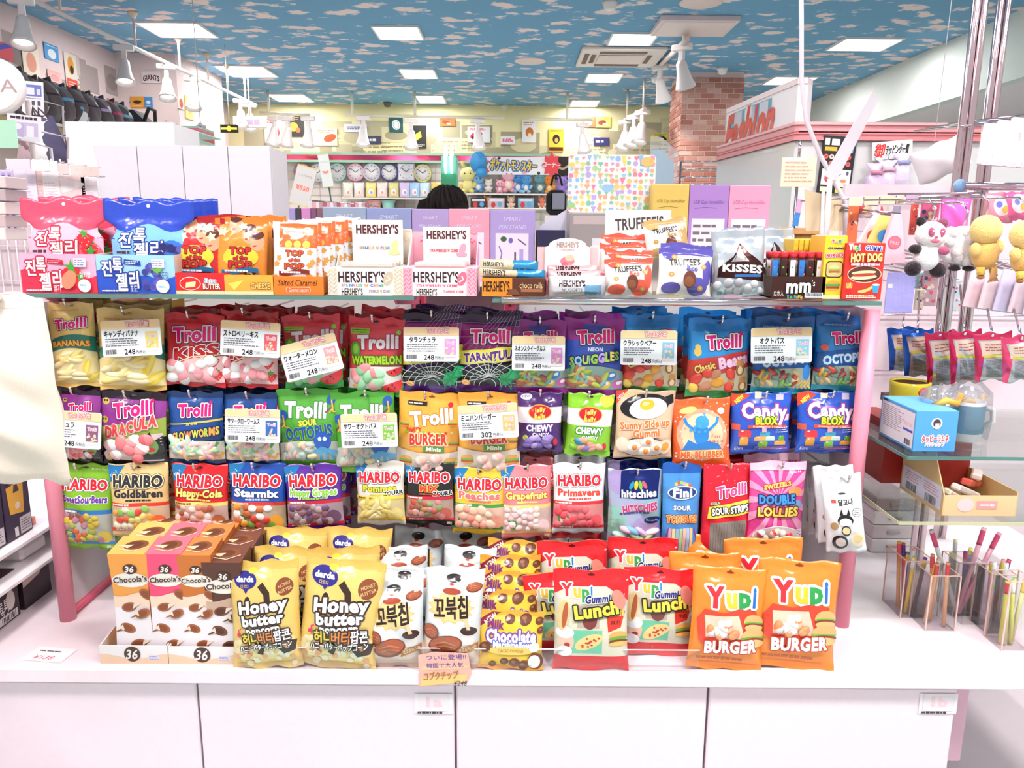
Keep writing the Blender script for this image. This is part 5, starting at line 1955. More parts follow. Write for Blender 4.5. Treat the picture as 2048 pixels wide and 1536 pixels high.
for k, (x0, y0, x1, bx, lid, cardb, sub, scol, swirl, base, lbl) in enumerate((
  (655, 536, 806, .17, (688, 458, 824, 2.0), (704, 440, 805, 1.975), "SPRINKLES 'N' CREME", ['#e87a8a', '#f0a04a', '#6ab0d0', '#7ab86a', '#4a78c0'], '#c9b8a0', '#eadfce', 'cream'),
  (806, 536, 953, .17, (826, 464, 956, 2.0), (846, 454, 940, 1.975), "STRAWBERRIES 'N' CREME", ['#e2506a'], '#ee6a86', '#f9b6c4', 'pink'))):
 x, w, h = stand(x0, y0, x1, 1.80, SZ)
 t = thing('candy_bar_box', lbl + ' swirl candy bar box with a raised lid on the glass shelf', 'display box', (x, 1.80, SZ), group='candy bar display boxes')
 MB().box(-w / 2, 0, 0, w / 2, bx, h, base, .001).build('box', 'card', t)
 bar_front(sub, scol, swirl)(h / w).build(flat_patch((-w / 2, 0, 0), (w, 0, 0), (0, 0, h)), w, t, mat='card')
 for j in range(3):
  MB().box(-w * .36, .02 + .05 * j, h, w * .34, .06 + .05 * j, h + .012, '#f6f1ea', .003).build('candy_bar', 'foil', t)
 x2, w2, h2 = stand(lid[0], lid[1], lid[2], lid[3], SZ + h)
 lp = MB().box(x2 - x - w2 / 2, lid[3] - 1.80 - .004, h, x2 - x + w2 / 2, lid[3] - 1.80, h + h2, base, .001).build('lid', 'card', t)
 a = Art()
 for j in range(26):
  r = random.Random(j)
  px, py = r.uniform(-.48, .4), r.uniform(0, h2 / w2)
  a.stroke([(px, py), (px + .05, py + .03), (px + .1, py - .01), (px + .14, py + .03)], .014, swirl if k else '#f0c8a8')
 a.build(flat_patch((x2 - x - w2 / 2, lid[3] - 1.80 - .0042, h), (w2, 0, 0), (0, 0, h2)), w2, lp, 'swirl_print', 'card')
 for s in (-1, 1):
  MB().prism([(.1, h), (lid[3] - 1.8, h), (lid[3] - 1.8, h + h2 * .9)], 'x', s * w2 / 2 + x2 - x - .001, s * w2 / 2 + x2 - x + .001, base).build('lid_flap', 'card', t)
 x3, w3, h3 = stand(cardb[0], cardb[1], cardb[2], cardb[3], SZ + h)
 cp = MB().box(x3 - x - w3 / 2, cardb[3] - 1.80 - .002, h, x3 - x + w3 / 2, cardb[3] - 1.80, h + h3, '#faf4ea', .0009).build('header_card', 'card', t)
 lid_card(sub, scol, '#f0d89a' if not k else '#f4a0b4')(h3 / w3).build(flat_patch((x3 - x - w3 / 2, cardb[3] - 1.8021, h), (w3, 0, 0), (0, 0, h3)), w3, cp, mat='card')

# chocolate roll box and its bars
x, w, h = stand(964, 556, 1090, 1.80, SZ)
o = carton('chocolate_roll_box', 'orange and brown chocolate roll box under wrapped bars', 'display box', 964, 556, 1090, 1.80, SZ, .1, '#5a3020',
   lambda H: Art().rect(-.5, 0, -.02, H, '#e88a2a').text("HERSHEY'S", -.27, H * .55, .16, '#1c0e0a', fit=.42, b=.008).text('choco rolls', .28, H * .62, .1, '#f3d9a0', fit=.36).rect(.12, H * .25, .46, H * .42, '#a86a4a').poly([(-.12, H * .1), (.1, H * .1), (.05, H * .4), (-.05, H * .4)], '#7a4a34'))
for k, (x0, y0, x1, y1, r, lb) in enumerate(((960, 520, 1076, 540, 2, 'topmost cream and blue candy bar on the chocolate roll box'), (958, 537, 1090, 557, 3, 'lower cream and blue candy bar on the chocolate roll box'),
            (962, 530, 1072, 545, -4, 'cream and blue candy bar tucked between two others on the roll box'))):
 Y = 1.80 + .02 + .03 * (k == 2)
 xx, z, w, hh = span(x0, y0, x1, y1, Y)
 a = Art()
 H = hh / w
 a.rect(-.5, 0, 0.06, H, '#f3e6c4').rect(0.06, 0, .5, H, '#3f9ad0').text("HERSHEY'S", -.27, H * .55, .075, '#3a2420', fit=.34, b=.004).ell(.02, H * .5, .06, .05, '#f0d8b0')
 o = make_bag('candy_bar', w, hh, .018, '#f0e2c0', a, 60 + k, mat='foil', st=.02, sb=.02, ns=13, nt=9, wrinkle=.4, pinch=.0)
 o.location = (xx, Y, z)
 o.rotation_euler = (0, math.radians(r), 0)
 tag(o, lb, 'candy bar', 'wrapped bars on the chocolate roll box')

# pink nugget box with wrapped rolls
x, w, h = stand(1092, 545, 1212, 1.84, SZ)
t = thing('nugget_box', 'pink nugget candy display box with an arched header', 'display box', (x, 1.84, SZ))
MB().box(-w / 2, 0, 0, w / 2, .14, h, '#f4909c', .001).build('box', 'card', t)
x2, w2, h2 = stand(1075, 494, 1196, 1.92, SZ + h)
MB().box(x2 - x - w2 / 2, .07, h, x2 - x + w2 / 2, .074, h + h2, '#f8c0c0').build('lid', 'card', t)
x3, w3, h3 = stand(1090, 476, 1180, 1.915, SZ + h)
pts = [(-w3 / 2, 0), (w3 / 2, 0), (w3 / 2, h3 * .72)] + [(w3 * .42 * math.cos(q * math.pi / 8), h3 * .76 + h3 * .24 * math.sin(q * math.pi / 8)) for q in range(9)] + [(-w3 / 2, h3 * .72)]
hc = MB().prism([(p[0] + x3 - x, p[1] + h) for p in pts], 'y', .064, .068, '#fbf0e4').build('header_card', 'card', t)
a = Art()
H = h3 / w3
a.text("HERSHEY'S", 0, H * .8, .11, '#a08a8a', fit=.48, b=.004).text('nuggets', 0, H * .66, .06, '#a08a8a', fit=.3).ell(0, H * .3, .16, .1, '#f28a96').ell(.05, H * .4, .1, .07, '#f6c8a8').ell(-.06, H * .2, .07, .06, '#ee6a80')
a.build(flat_patch((x3 - x - w3 / 2, .0639, h), (w3, 0, 0), (0, 0, h3)), w3, hc, mat='card')
for k, (x0, y0, x1, y1, Y, c, c2, lb) in enumerate(((1098, 552, 1210, 593, 1.79, '#eef0f4', '#7fb4d8', 'white and blue wrapped nugget roll at the front of the pink box'), (1096, 541, 1200, 566, 1.815, '#f6d0d0', '#ee8a94', 'pink wrapped nugget roll just behind the white and blue one'),
             (1094, 531, 1196, 552, 1.835, '#f3c4c4', '#e87a86', 'rearmost pink wrapped nugget roll by the header card'))):
 xx, z, w, hh = span(x0, y0, x1, y1, Y)
 H = hh / w
 a = Art().rect(-.34, 0, .36, H, c).rect(.12, H * .1, .42, H * .6, c2).text("HERSHEY'S", -.1, H * .66, .1, '#3a2426', fit=.46, b=.006).text('NUGGETS', -.1, H * .35, .06, '#3a2426', fit=.36)
 o = make_bag('nugget_roll', w, hh, hh * .9, c, a, 70 + k, mat='foil', st=.03, sb=.03, ns=15, nt=9, wrinkle=.5, pinch=.0)
 o.location = (xx, Y, max(z, SZ + .001) if k == 0 else z)
 tag(o, lb, 'candy roll', 'wrapped nugget rolls')

# truffle display: backing board and small bags
x, w, h = stand(1212, 420, 1342, 2.02, SZ)
t = thing('truffle_display', 'white truffle counter box with hand-lettered backing board', 'display box', (x, 2.02, SZ))
bd = MB().box(-w / 2, 0, 0, w / 2, .004, h, '#f8f3ee', .0015).build('backing_board', 'card', t)
MB().box(-w * .72, -.004, 0, w * .45, 0, h * .55, '#f6ece6').build('box', 'card', t)
Art().text("TRUFFEE'S", .02, h / w * .84, .17, '#4a4446', fit=.74, b=.006, rot=4).text('Co', -.0, h / w * .66, .1, '#c86a5a', fit=.14).build(flat_patch((-w / 2, -.0001, 0), (w, 0, 0), (0, 0, h)), w, bd, mat='card')


def truffle(c1, c2):
 def f(H):
  a = Art()
  a.rect(-.5, H * .86, .5, H, c1)
  a.ell(-.3, H * .86, .14, .1, c1).ell(.22, H * .2, .2, .16, c1).ell(-.26, H * .14, .18, .1, c1).ell(.4, H * .5, .09, .24, c1)
  a.text("TRUFFEE'S", -.03, H * .70, .12, '#3a3234', fit=.58, b=.006, rot=4).text('&co', .1, H * .57, .1, c2, fit=.22, b=.008)
  a.ell(.06, H * .33, .12, .15, '#6a3a2a').ell(.05, H * .28, .09, .09, '#8a5234')
  for x, y in ((-.28, H * .42), (.32, H * .62), (.28, H * .16), (-.22, H * .8)):
   a.ell(x, y, .055, .045, '#cf9a52').ell(x, y, .02, .018, '#e8c48a')
  return a
 return f


TR = [((1202, 468, 1300, 2.00), 'r', 'coral truffle bag at the top of the small stack'), ((1204, 485, 1302, 1.96), 'r', 'coral truffle bag second from the top of the stack'), ((1208, 500, 1304, 1.92), 'r', 'coral truffle bag third from the top of the stack'),
  ((1296, 437, 1386, 1.97), 'g', 'gold truffle bag leaning above the purple ones'), ((1318, 487, 1434, 1.88), 'p', 'purple truffle bag behind the front purple one'),
  ((1210, 517, 1308, 1.81), 'r', 'front coral truffle bag with its whole face showing'), ((1316, 497, 1426, 1.81), 'p', 'front purple truffle bag with a chocolate print')]
pr = {}
for k, ((x0, y0, x1, Y), c, lb) in enumerate(TR):
 base = SZ + .004 if k >= 4 else span(x0, y0, x1, y0 + 78, Y)[1]
 x, w, h = stand(x0, y0, x1, Y, base)
 c1 = dict(r='#ee5a44', g='#c8a468', p='#5a52a8')[c]
 o = make_bag('truffle_bag', w, h, .045, '#f2ebe4', truffle(c1, dict(r='#ee6a50', g='#b08a4a', p='#5a52a8')[c])(h / w), 80 + k, wrinkle=1.5, st=.12)
 o.location = (x, Y, base)
 o.rotation_euler = (math.radians(-10), math.radians((2, -2, 3, -8, 4, 0, 3)[k]), 0)
 tag(o, lb, 'candy bag', 'truffle bags on the glass shelf')

# silver bags of wrapped chocolates
for k, (x0, y0, x1, Y, lb) in enumerate(((1432, 456, 1536, 1.83, 'silver chocolate drop bag with a brown peak print'), (1512, 455, 1594, 1.98, 'silver chocolate drop bag behind the tubes of sweets'))):
 x, w, h = stand(x0, y0, x1, Y, SZ + .003)
 H = h / w
 a = Art()
 a.poly([(-.42, H * .28), (.48, H * .2), (.5, H * .44), (.2, H * .62), (.02, H * .78), (-.12, H * .58), (-.4, H * .42)], '#3f1d18')
 a.poly([(-.16, H * .5), (.18, H * .5), (.06, H * .62), (.01, H * .75), (-.05, H * .62)], '#c9c4c6').stroke([(-.1, H * .52), (.0, H * .7), (.12, H * .52)], .02, '#8a8488')
 a.text('KISSES', .06, H * .40, .14, '#ffffff', fit=.78, b=.016, rot=-4).rect(-.1, H * .27, .42, H * .31, '#4a86d0')
 a.candies(lambda x, y: True, (-.42, .08, .42, H * .2), 10, .14, ['#c8c8cc', '#b6b6bc', '#d8d8dc'], k, 1.0, .5)
 for j in range(4):
  a.round(-.4 + .13 * j, .03, -.3 + .13 * j, .09, .01, '#8e9298')
 o = make_bag('chocolate_bag', w, h, .05, '#c6d0d8', a, 120 + k, mat='foil', wrinkle=1.8, st=.16)
 o.location = (x, Y, SZ + .003)
 o.rotation_euler = (math.radians(-6), math.radians(-2), -.08)
 tag(o, lb, 'candy bag', 'silver chocolate bags')

# brown tray with tubes of chocolate lentils
x, w, h = stand(1545, 553, 1652, 1.80, SZ)


def mm(H):
 a = Art().text('m', -.12, H * .58, .26, '#f4eee6', fit=.22, b=.02, ol='#1a0c08', ow=.02).text('&', .0, H * .5, .16, '#f4eee6', fit=.07).text('m', .12, H * .62, .26, '#f4eee6', fit=.22, b=.02, ol='#1a0c08', ow=.02).text("'s", .27, H * .72, .12, '#f4eee6', fit=.06)
 a.text('12本入', -.36, H * .22, .09, '#f0e4dc', fit=.18)
 r = random.Random(3)
 for k in range(16):
  a.ell(r.uniform(-.2, .1), r.uniform(0.01, .06), .022, .02, r.choice(['#e0483a', '#f2b03a', '#3a8ad0', '#6ab04a', '#f07a2a']), n=9)
 a.rect(.12, H * .05, .46, H * .28, '#f4f4f4').bars(.14, H * .1, .44, H * .26, '#1c1c1c', 3, 20)
 return a


tt = tray('lentil_tray', 'dark brown counter tray that holds tubes of chocolate lentils', 1545, 553, 1652, 1.80, SZ, .085, '#3c1c16', mm, None, 1.0)
n = 0
for row in range(2):
 for i in range(6):
  tx = x - w / 2 + w * (i + .5) / 6
  ty = 1.80 + .022 + .038 * row
  o = thing('candy_tube', 'red-capped lentil tube, %s in the %s row of the brown tray' % (('first', 'second', 'third', 'fourth', 'fifth', 'last')[i], ('front', 'rear')[row]), 'candy tube', (tx, ty, SZ + .004), group='lentil tubes in the brown tray')
  hh = P(1590, 505, ty).z - SZ - .016
  MB().lathe([(.0085, 0), (.0085, hh)], ('#6a4a40', '#4a2a22')[(i + row) % 2], 12).build('tube', 'gloss', o)
  m = MB()
  q = random.Random(i + 9 * row)
  for j in range(10):
   m.ball((.006 * math.cos(j * 2.4), .006 * math.sin(j * 2.4) - .001, .01 + j * hh / 11), (.004, .004, .004), q.choice(['#e0483a', '#f2b03a', '#3a8ad0', '#6ab04a', '#f07a2a', '#6a3a2a']), 8, 5)
  c = m.build('lentils', 'candy', o)
  c['kind'] = 'stuff'
  MB().box(-.0075, -.0092, hh * .12, .0045, -.0080, hh * .94, ('#2f78c8', '#ece6e6', '#3c1c16')[(i * 2 + row) % 3]).build('label_strip', 'film', o)
  MB().lathe([(.0092, hh), (.0095, hh + .012), (.008, hh + .014)], '#e0303c', 12).build('cap', 'gloss', o)


# yellow burger gummy boxes and the red hot dog box
def burger_box(H):
 a = Art()
 a.word('Yupi', 0, H * .92, .14, ['#e0303a', '#f4c23a', '#3a9a4a', '#2a6ac0'], '#ffffff', .02, .5, .016, .05)
 a.text('GUMMI', 0, H * .80, .1, '#2a2f8a', fit=.72, b=.014).text('BURGER', 0, H * .69, .15, '#e03a3a', ol='#ffffff', ow=.016, ol2='#3a4a9a', ow2=.03, fit=.8, b=.016, rot=3)
 a.round(-.38, H * .34, .38, H * .6, .16, '#3a2a20').round(-.35, H * .355, .35, H * .585, .15, '#d8b878').ell(0, H * .47, .25, .2, '#e8c88a').rect(-.26, H * .45, .26, H * .48, '#8ab04a').rect(-.24, H * .42, .24, H * .45, '#b05a3a')
 a.ell(0, H * .24, .3, .16, '#e09a4a', a0=0, a1=180).rect(-.32, H * .2, .32, H * .24, '#5a9a3a').rect(-.3, H * .165, .3, H * .2, '#a03a2a').ell(0, H * .165, .3, .1, '#e09a4a', a0=180, a1=360)
 a.rect(-.46, 0, .46, H * .06, '#f4e49a')
 return a


for k in range(7):
 if k == 0:
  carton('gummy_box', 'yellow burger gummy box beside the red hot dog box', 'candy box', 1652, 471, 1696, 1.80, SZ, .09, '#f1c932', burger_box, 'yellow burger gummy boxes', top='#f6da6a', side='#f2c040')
 else:
  carton('gummy_box', 'yellow burger gummy box in the row behind, spine %s from the front box' % ('first', 'second', 'third', 'fourth', 'fifth', 'sixth')[k - 1], 'candy box', 1652 - 10.5 * k, 478, 1661 - 10.5 * k, 1.91, SZ, .1, '#f3c23c',
    lambda H: Art().rect(-.36, H * .72, .36, H * .8, '#e05a2a').text('Yupi', 0, H * .9, .2, '#c0402a', fit=.6).lines(-.3, H * .2, .3, H * .6, 9, '#a06a2a', 1), 'yellow burger gummy boxes', top='#f6d46a')


def hotdog_box(H):
 a = Art()
 a.word('Yupi', -.3, H * .93, .13, ['#f6e6e6', '#f4c23a', '#3a9a4a', '#2a6ac0'], '#ffffff', .014, .28, .014, -.02).text('GUMMI', .2, H * .91, .11, '#4a4ab0', ol='#ffffff', ow=.014, fit=.42, b=.014, rot=-3)
 a.text('HOT DOG', .02, H * .75, .2, '#f6e08a', ol='#b8401a', ow=.02, fit=.8, b=.02, rot=2).lines(-.36, H * .6, .38, H * .65, 1, '#c8c0e8', 2, 1.0)
 a.ell(.02, H * .45, .44, .22, '#f2d8b0').ell(.02, H * .45, .42, .2, '#5a3028').ell(.0, H * .48, .32, .05, '#e8cfa0', 4).ell(.0, H * .40, .34, .06, '#e8d0a8', 4).ell(.0, H * .44, .33, .04, '#b0402e', 4)
 a.ell(.08, H * .18, .2, .07, '#f0c06a', 20).ell(.06, H * .21, .16, .035, '#b0402a', 20).poly([(-.42, H * .1), (-.28, H * .1), (-.25, H * .22), (-.44, H * .22)], '#d8262a')
 for k in range(5):
  a.rect(-.43 + .035 * k, H * .2, -.41 + .035 * k, H * .29 + .02 * (k % 2), '#f4d86a')
 a.poly([(.28, H * .12), (.4, H * .12), (.43, H * .26), (.25, H * .26)], '#3a9ad0').ell(.34, H * .265, .1, .025, '#ffffff')
 a.lines(-.4, H * .02, .4, H * .08, 2, '#fbe6c8', 5, .9)
 return a


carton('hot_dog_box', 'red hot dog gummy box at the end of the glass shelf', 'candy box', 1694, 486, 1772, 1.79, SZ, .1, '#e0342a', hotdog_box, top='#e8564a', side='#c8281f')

# ------------------------------------------------------------------ goods on the white counter
def base_y(px, py):
 return PZ(px, py, TZ).y


# chocolate crisp boxes in two trays
CH = [('orange', '#f0a04a', 214, 1107, 292, 1290, '#f6c66a'), ('strawberry pink', '#ee4f78', 288, 1107, 360, 1290, '#f2788a'), ('caramel brown', '#c8702e', 352, 1109, 420, 1290, '#d98a4a'), ('dark chocolate', '#5a3428', 402, 1124, 480, 1292, '#7a4a3a')]


def crisps(dark):
 c = ('#7a4632', '#5a3022') if dark else ('#a8603a', '#8a4a2a')

 def f(H):
  a = Art()
  a.rect(-.5, 0, .5, H * .52, '#f6eef2').band(lambda x: H * .50, lambda x: H * .62 + .06 * math.sin(5 * x), '#f8d8c0' if not dark else '#c9a894')
  a.ell(.02, H * .755, .5, .2, '#f7efe4').text('Chocola’s', .02, H * .765, .16, '#4a2c22', ol='#f7efe4', ow=.014, fit=.92, b=.01, rot=4, sh=.12)
  a.ell(.04, H * .86, .19, .14, '#4a2c22').text('36', .03, H * .86, .16, '#f6eee6', fit=.24, b=.01, sh=.2)
  for x, y, r, fl in ((-.08, H * .50, 10, 1), (.3, H * .44, 25, -1), (-.16, H * .30, -20, -1), (.1, H * .15, 12, 1), (.44, H * .62, -30, 1)):
   a.ell(x, y, .22, .13, c[0], r).ell(x - .02, y, .15, .085, c[1], r)
   a.poly([(x + fl * .1, y - .05), (x + fl * .36, y + .12 * fl), (x + fl * .14, y + .1)], '#f3e0cc')
   a.poly([(x + fl * .12, y - .06), (x + fl * .38, y + .12 * fl), (x + fl * .2, y - .02)], c[1])
  a.lines(-.42, .03, -.05, .09, 2, '#8a7a7a', 2)
  return a
 return f


def crisp_top(H):
 a = Art()
 a.ell(.05, H * .5, .3, H * .26, '#8a5234', 10).ell(.02, H * .5, .2, H * .18, '#6a3a24', 10).poly([(-.4, H * .45), (-.1, H * .3), (.0, H * .5)], '#f0d8b4').stroke([(-.3, H * .25), (.1, H * .15), (.4, H * .4)], .03, '#f6e6d0')
 return a


yt = base_y(265, 1327)
for cn, col, x0, y0, x1, y1, tp in CH:
 for r in range(3):
  Y = yt + .012 + .085 * r
  q = P((x0 + x1) / 2, y0, yt + .012)
  x, w, h = stand(x0, y0, x1, yt + .012, TZ + .006)
  me = MB()
  n = 3
  # slightly waisted carton with a sloping top
  vs, fs = [], []
  for k in range(7):
   v = k / 6
   s = 1 - .10 * math.sin(math.pi * v)
   for (sx, sy) in ((-1, 0), (1, 0), (1, 1), (-1, 1)):
    yy = .078 * sy
    yy = .039 + (yy - .039) * s
    vs.append((sx * w / 2 * s, yy, h * v + (.012 * sy if k == 6 else 0)))
  for k in range(6):
   for i in range(4):
    fs.append((4 * k + i, 4 * k + (i + 1) % 4, 4 * k + 4 + (i + 1) % 4, 4 * k + 4 + i))
  fs += [(24, 25, 26, 27), (3, 2, 1, 0)]
  me.add(vs, fs, col)
  me.c[24] = lin(tp)
  o = me.build('crisp_box', 'card', None, (x, Y, TZ + .004))
  pos = [[(vs[4 * k][0], vs[4 * k][1], vs[4 * k][2]), (vs[4 * k + 1][0], vs[4 * k + 1][1], vs[4 * k + 1][2])] for k in range(7)]
  crisps('dark' in cn)(h / w).build(Patch(pos, h / w), w, o, mat='card')
  crisp_top(.078 / w).build(Patch([[vs[24], vs[25]], [vs[27], vs[26]]], .078 / w), w, o, 'lid_print', 'card')
  tag(o, cn + ' chocolate crisp box, ' + ('front one of its file', 'second of its file', 'rearmost of its file')[r], 'candy box', cn + ' chocolate crisp boxes')
for k, (x0, x1, y0) in enumerate(((198, 334, 1292), (336, 476, 1294))):
 tray('crisp_tray', 'white counter tray with a round number emblem, under the ' + ('orange and pink' if k == 0 else 'brown and dark') + ' crisp boxes', x0, y0, x1, yt, TZ, .27, '#f8f2f2',
   lambda H: Art().band(lambda x: 0, lambda x: H * .42 - .04 * math.cos(6 * x), '#f1d0b0').ell(-.02, H * .55, .12, .12, '#4a342c').text('36', -.02, H * .55, .15, '#f4ece6', fit=.17, b=.008, sh=.2).rect(.22, H * .2, .38, H * .48, '#e8e4f2').lines(.23, H * .22, .37, H * .46, 3, '#7a78c0', 3),
   'crisp box trays', 1.9)


def honey(H):
 a = Art()
 r = random.Random(2)
 a.rect(-.5, H * .92, .5, H, '#ddb95c').rect(-.5, 0, .5, .08, '#e9c878')
 a.ell(0, H * .2, .46, .16, '#f3dfa0')
 for k in range(46):
  a.ell(r.uniform(-.44, .42), r.uniform(.06, H * .3), .045, .038, r.choice(['#fbf0cc', '#f6e2a4', '#fff8e2', '#efd088', '#e8a878']), r.uniform(0, 90), n=9)
 a.ell(-.24, H * .84, .17, .12, '#2d2a86', -8).poly([(-.36, H * .86), (-.12, H * .86), (-.22, H * .72)], '#2d2a86').text('darda', -.24, H * .85, .07, '#ffffff', fit=.26, b=.006).text('다르다', -.24, H * .785, .04, '#f2d24a', fit=.12).ell(-.14, H * .92, .06, .04, '#f3d84a')
 a.ell(.32, H * .77, .12, .12, '#8a4a2a').text('HONEY', .32, H * .79, .045, '#f0d090', fit=.17, rot=20).text('BUTTER', .33, H * .74, .045, '#f0d090', fit=.19, rot=20)
 a.stroke([(-.02, H * .8), (.08, H * .72), (.1, H * .62)], .09, '#3a2620').stroke([(-.1, H * .3), (-.02, H * .22), (-.06, H * .16)], .08, '#3a2620').stroke([(.2, H * .28), (.3, H * .18), (.4, H * .2), (.42, H * .28)], .08, '#3a2620').ell(-.2, H * .66, .04, .06, '#3a2620')
 a.text('Honey', .02, H * .615, .16, '#ffffff', ol='#3a2620', ow=.024, fit=.7, b=.022, rot=5).text('butter', .02, H * .495, .14, '#ffffff', ol='#3a2620', ow=.024, fit=.6, b=.022, rot=5).text('popcorn', .02, H * .405, .10, '#ffffff', ol='#3a2620', ow=.02, fit=.48, b=.014, rot=5)
 a.text('허니', -.17, H * .315, .12, '#f4d83a', ol='#3a2620', ow=.02, fit=.22, b=.008, rot=4).text('버터', .06, H * .33, .12, '#f08a3a', ol='#3a2620', ow=.02, fit=.22, b=.008, rot=4).text('팝콘', .28, H * .345, .12, '#ffffff', ol='#3a2620', ow=.02, fit=.2, b=.008, rot=4)
 a.text('ハニーバターポップコーン', .04, H * .245, .07, '#ffffff', ol='#3a2620', ow=.014, fit=.7, b=.004, rot=4)
 a.rect(-.38, H * .33, -.32, H * .36, '#d8345a').stroke([(-.33, H * .33), (-.33, H * .4), (-.29, H * .41)], .018, '#d8345a')
 return a


def turtle(H):
 a = Art()
 a.rect(-.5, 0, .5, .07, '#c8a888')
 a.band(lambda x: H * .0 + .07, lambda x: H * .3, '#e8d4c2')
 a.star(-.04, H * .62, .42, .33, 13, '#f0c478', 5, .62).star(-.04, H * .62, .38, .31, 13, '#f3cd8a', 5, .62)
 a.text('꼬북칩', -.04, H * .62, .28, '#2a1a14', fit=.58, b=.016, rot=6)
 a.ell(-.02, H * .85, .12, .12, '#f3e2cc').ell(-.02, H * .90, .13, .07, '#2a2426').ell(-.04, H * .78, .16, .05, '#a8452e').ell(-.05, H * .845, .04, .02, '#d83a3a')
 for x, y, rx, ry, q in ((.34, H * .83, .14, .08, 10), (-.1, H * .25, .3, .17, 12), (-.36, H * .37, .14, .13, -30)):
  a.ell(x, y, rx, ry, '#7a3a24', q).ell(x, y + ry * .1, rx * .9, ry * .8, '#a8583a', q).stroke([(x - rx * .6, y), (x, y + ry * .4), (x + rx * .6, y + ry * .1)], ry * .14, '#c97a56').stroke([(x - rx * .5, y - ry * .3), (x, y), (x + rx * .6, y - ry * .2)], ry * .12, '#c97a56')
 a.poly([(.16, H * .40), (.42, H * .42), (.38, H * .27), (.2, H * .26)], '#e9e2de').ell(.29, H * .41, .14, .08, '#3a2018').ell(.29, H * .41, .16, .09, '#efe8e4').ell(.29, H * .41, .14, .075, '#3a2018').poly([(.26, H * .42), (.32, H * .42), (.26, H * .53), (.2, H * .52)], '#f0c89a')
 a.poly([(.1, H * .15), (.46, H * .22), (.46, H * .29), (.12, H * .22)], '#a8743a').text('초코츄러스맛', .29, H * .222, .06, '#f6e6c8', fit=.3, rot=12)
 return a


def marsh(H):
 a = Art()
 a.rect(-.5, 0, .5, .07, '#f0a83a').rect(-.5, H * .92, .5, H, '#f0a83a')
 a.poly([(-.5, H * .72), (-.5, H * .84), (-.28, H), (-.14, H)], '#8a1f3a').text('NEW', -.32, H * .87, .08, '#f6e4c8', fit=.22, rot=38, b=.006)
 a.text('Milk', -.24, H * .79, .12, '#7a2a6a', fit=.26, b=.012, rot=-6)
 a.text('Chocolate', .0, H * .60, .18, '#fbfbff', ol='#7a4a9a', ow=.024, fit=.78, b=.024).text('Marshmallow', .02, H * .46, .10, '#ffffff', ol='#5a6ac0', ow=.018, fit=.6, b=.012)
 a.ell(0, H * .36, .36, .06, '#f6c86a').text('CACAO POWDER', 0, H * .36, .05, '#8a5a1a', fit=.4)
 r = random.Random(3)
 for x, y, s in ((-.02, H * .87, .08), (.22, H * .87, .1), (.44, H * .85, .07), (.46, H * .7, .06), (-.4, H * .4, .09), (-.1, H * .16, .07), (.06, H * .14, .09), (.2, H * .1, .09), (-.28, H * .1, .06)):
  a.ell(x, y, s, s * .85, '#6a3a24', r.uniform(0, 60)).ell(x - s * .2, y + s * .2, s * .4, s * .3, '#9a6242')
 a.ell(.38, H * .18, .12, .13, '#6a3a24').ell(.36, H * .18, .09, .1, '#fbf3e6').ell(.36, H * .42, .08, .07, '#fbf3f0')
 return a


def lunch(H):
 a = Art()
 a.rect(-.5, H * .86, .5, H, '#dc2228').rect(-.5, 0, .5, .2, '#dc2228').poly([(-.5, H * .86), (.5, H * .86), (.5, H * .7), (.2, H * .84), (-.3, H * .84), (-.5, H * .76)], '#dc2228')
 hole(a, H, '#5a0c10')
 a.rect(-.46, .2, .46, H * .72, '#d8d3bc')
 a.rect(-.42, .24, .14, H * .42, '#6cc09a').ell(-.34, H * .30, .1, .13, '#f0c0a8').ell(-.36, H * .39, .12, .08, '#f4f6f8').ell(-.33, H * .265, .04, .03, '#a82a2a').ell(-.36, H * .2, .1, .07, '#f6f2f6')
 a.ell(-.04, H * .30, .2, .09, '#f0cf86', 24)
 r = random.Random(5)
 for k in range(14):
  t, q = r.uniform(0, 6.28), r.uniform(0, .9)
  a.ell(-.04 + .17 * q * math.cos(t), H * .30 + .07 * q * math.sin(t) + .07 * q * math.cos(t), .018, .014, '#c03a2a', n=7)
 a.ell(-.38, H * .56, .08, .2, '#e8c98a', -8).ell(-.36, H * .56, .035, .17, '#b05a34', -8)
 a.rect(-.2, H * .44, .1, H * .66, '#b9a89a').ell(-.03, H * .52, .1, .12, '#7a3a34')
 a.poly([(.22, H * .40), (.4, H * .44), (.46, H * .60), (.2, H * .56)], '#d8392b').text('FRIES', .33, H * .49, .05, '#1c1214', fit=.13)
 for k in range(7):
  a.rect(.2 + .036 * k, H * .55, .225 + .036 * k, H * .64 + .025 * (k % 3), '#f2d06a')
 for y, c in ((.36, '#e8a85a'), (.335, '#6aa03a'), (.305, '#7a3a2a'), (.285, '#f0b860')):
  a.ell(.36, H * y, .13, .06 if c == '#e8a85a' else .03, c)
 a.word('Yupi', -.2, H * .80, .15, ['#e0303a', '#f0c040', '#3a9a4a', '#2a7ac0'], '#fbfbf6', .018, .42, .018, -.04)
 a.text('Gummi', .08, H * .725, .09, '#26307a', ol='#e8e6d8', ow=.01, fit=.34, b=.010, rot=4, sh=.2).text('Lunch', .06, H * .62, .16, '#ecd84a', ol='#2a2416', ow=.02, fit=.6, b=.022, rot=7)
 a.ell(.36, H * .72, .08, .13, '#e88a7a', 20)
 return a


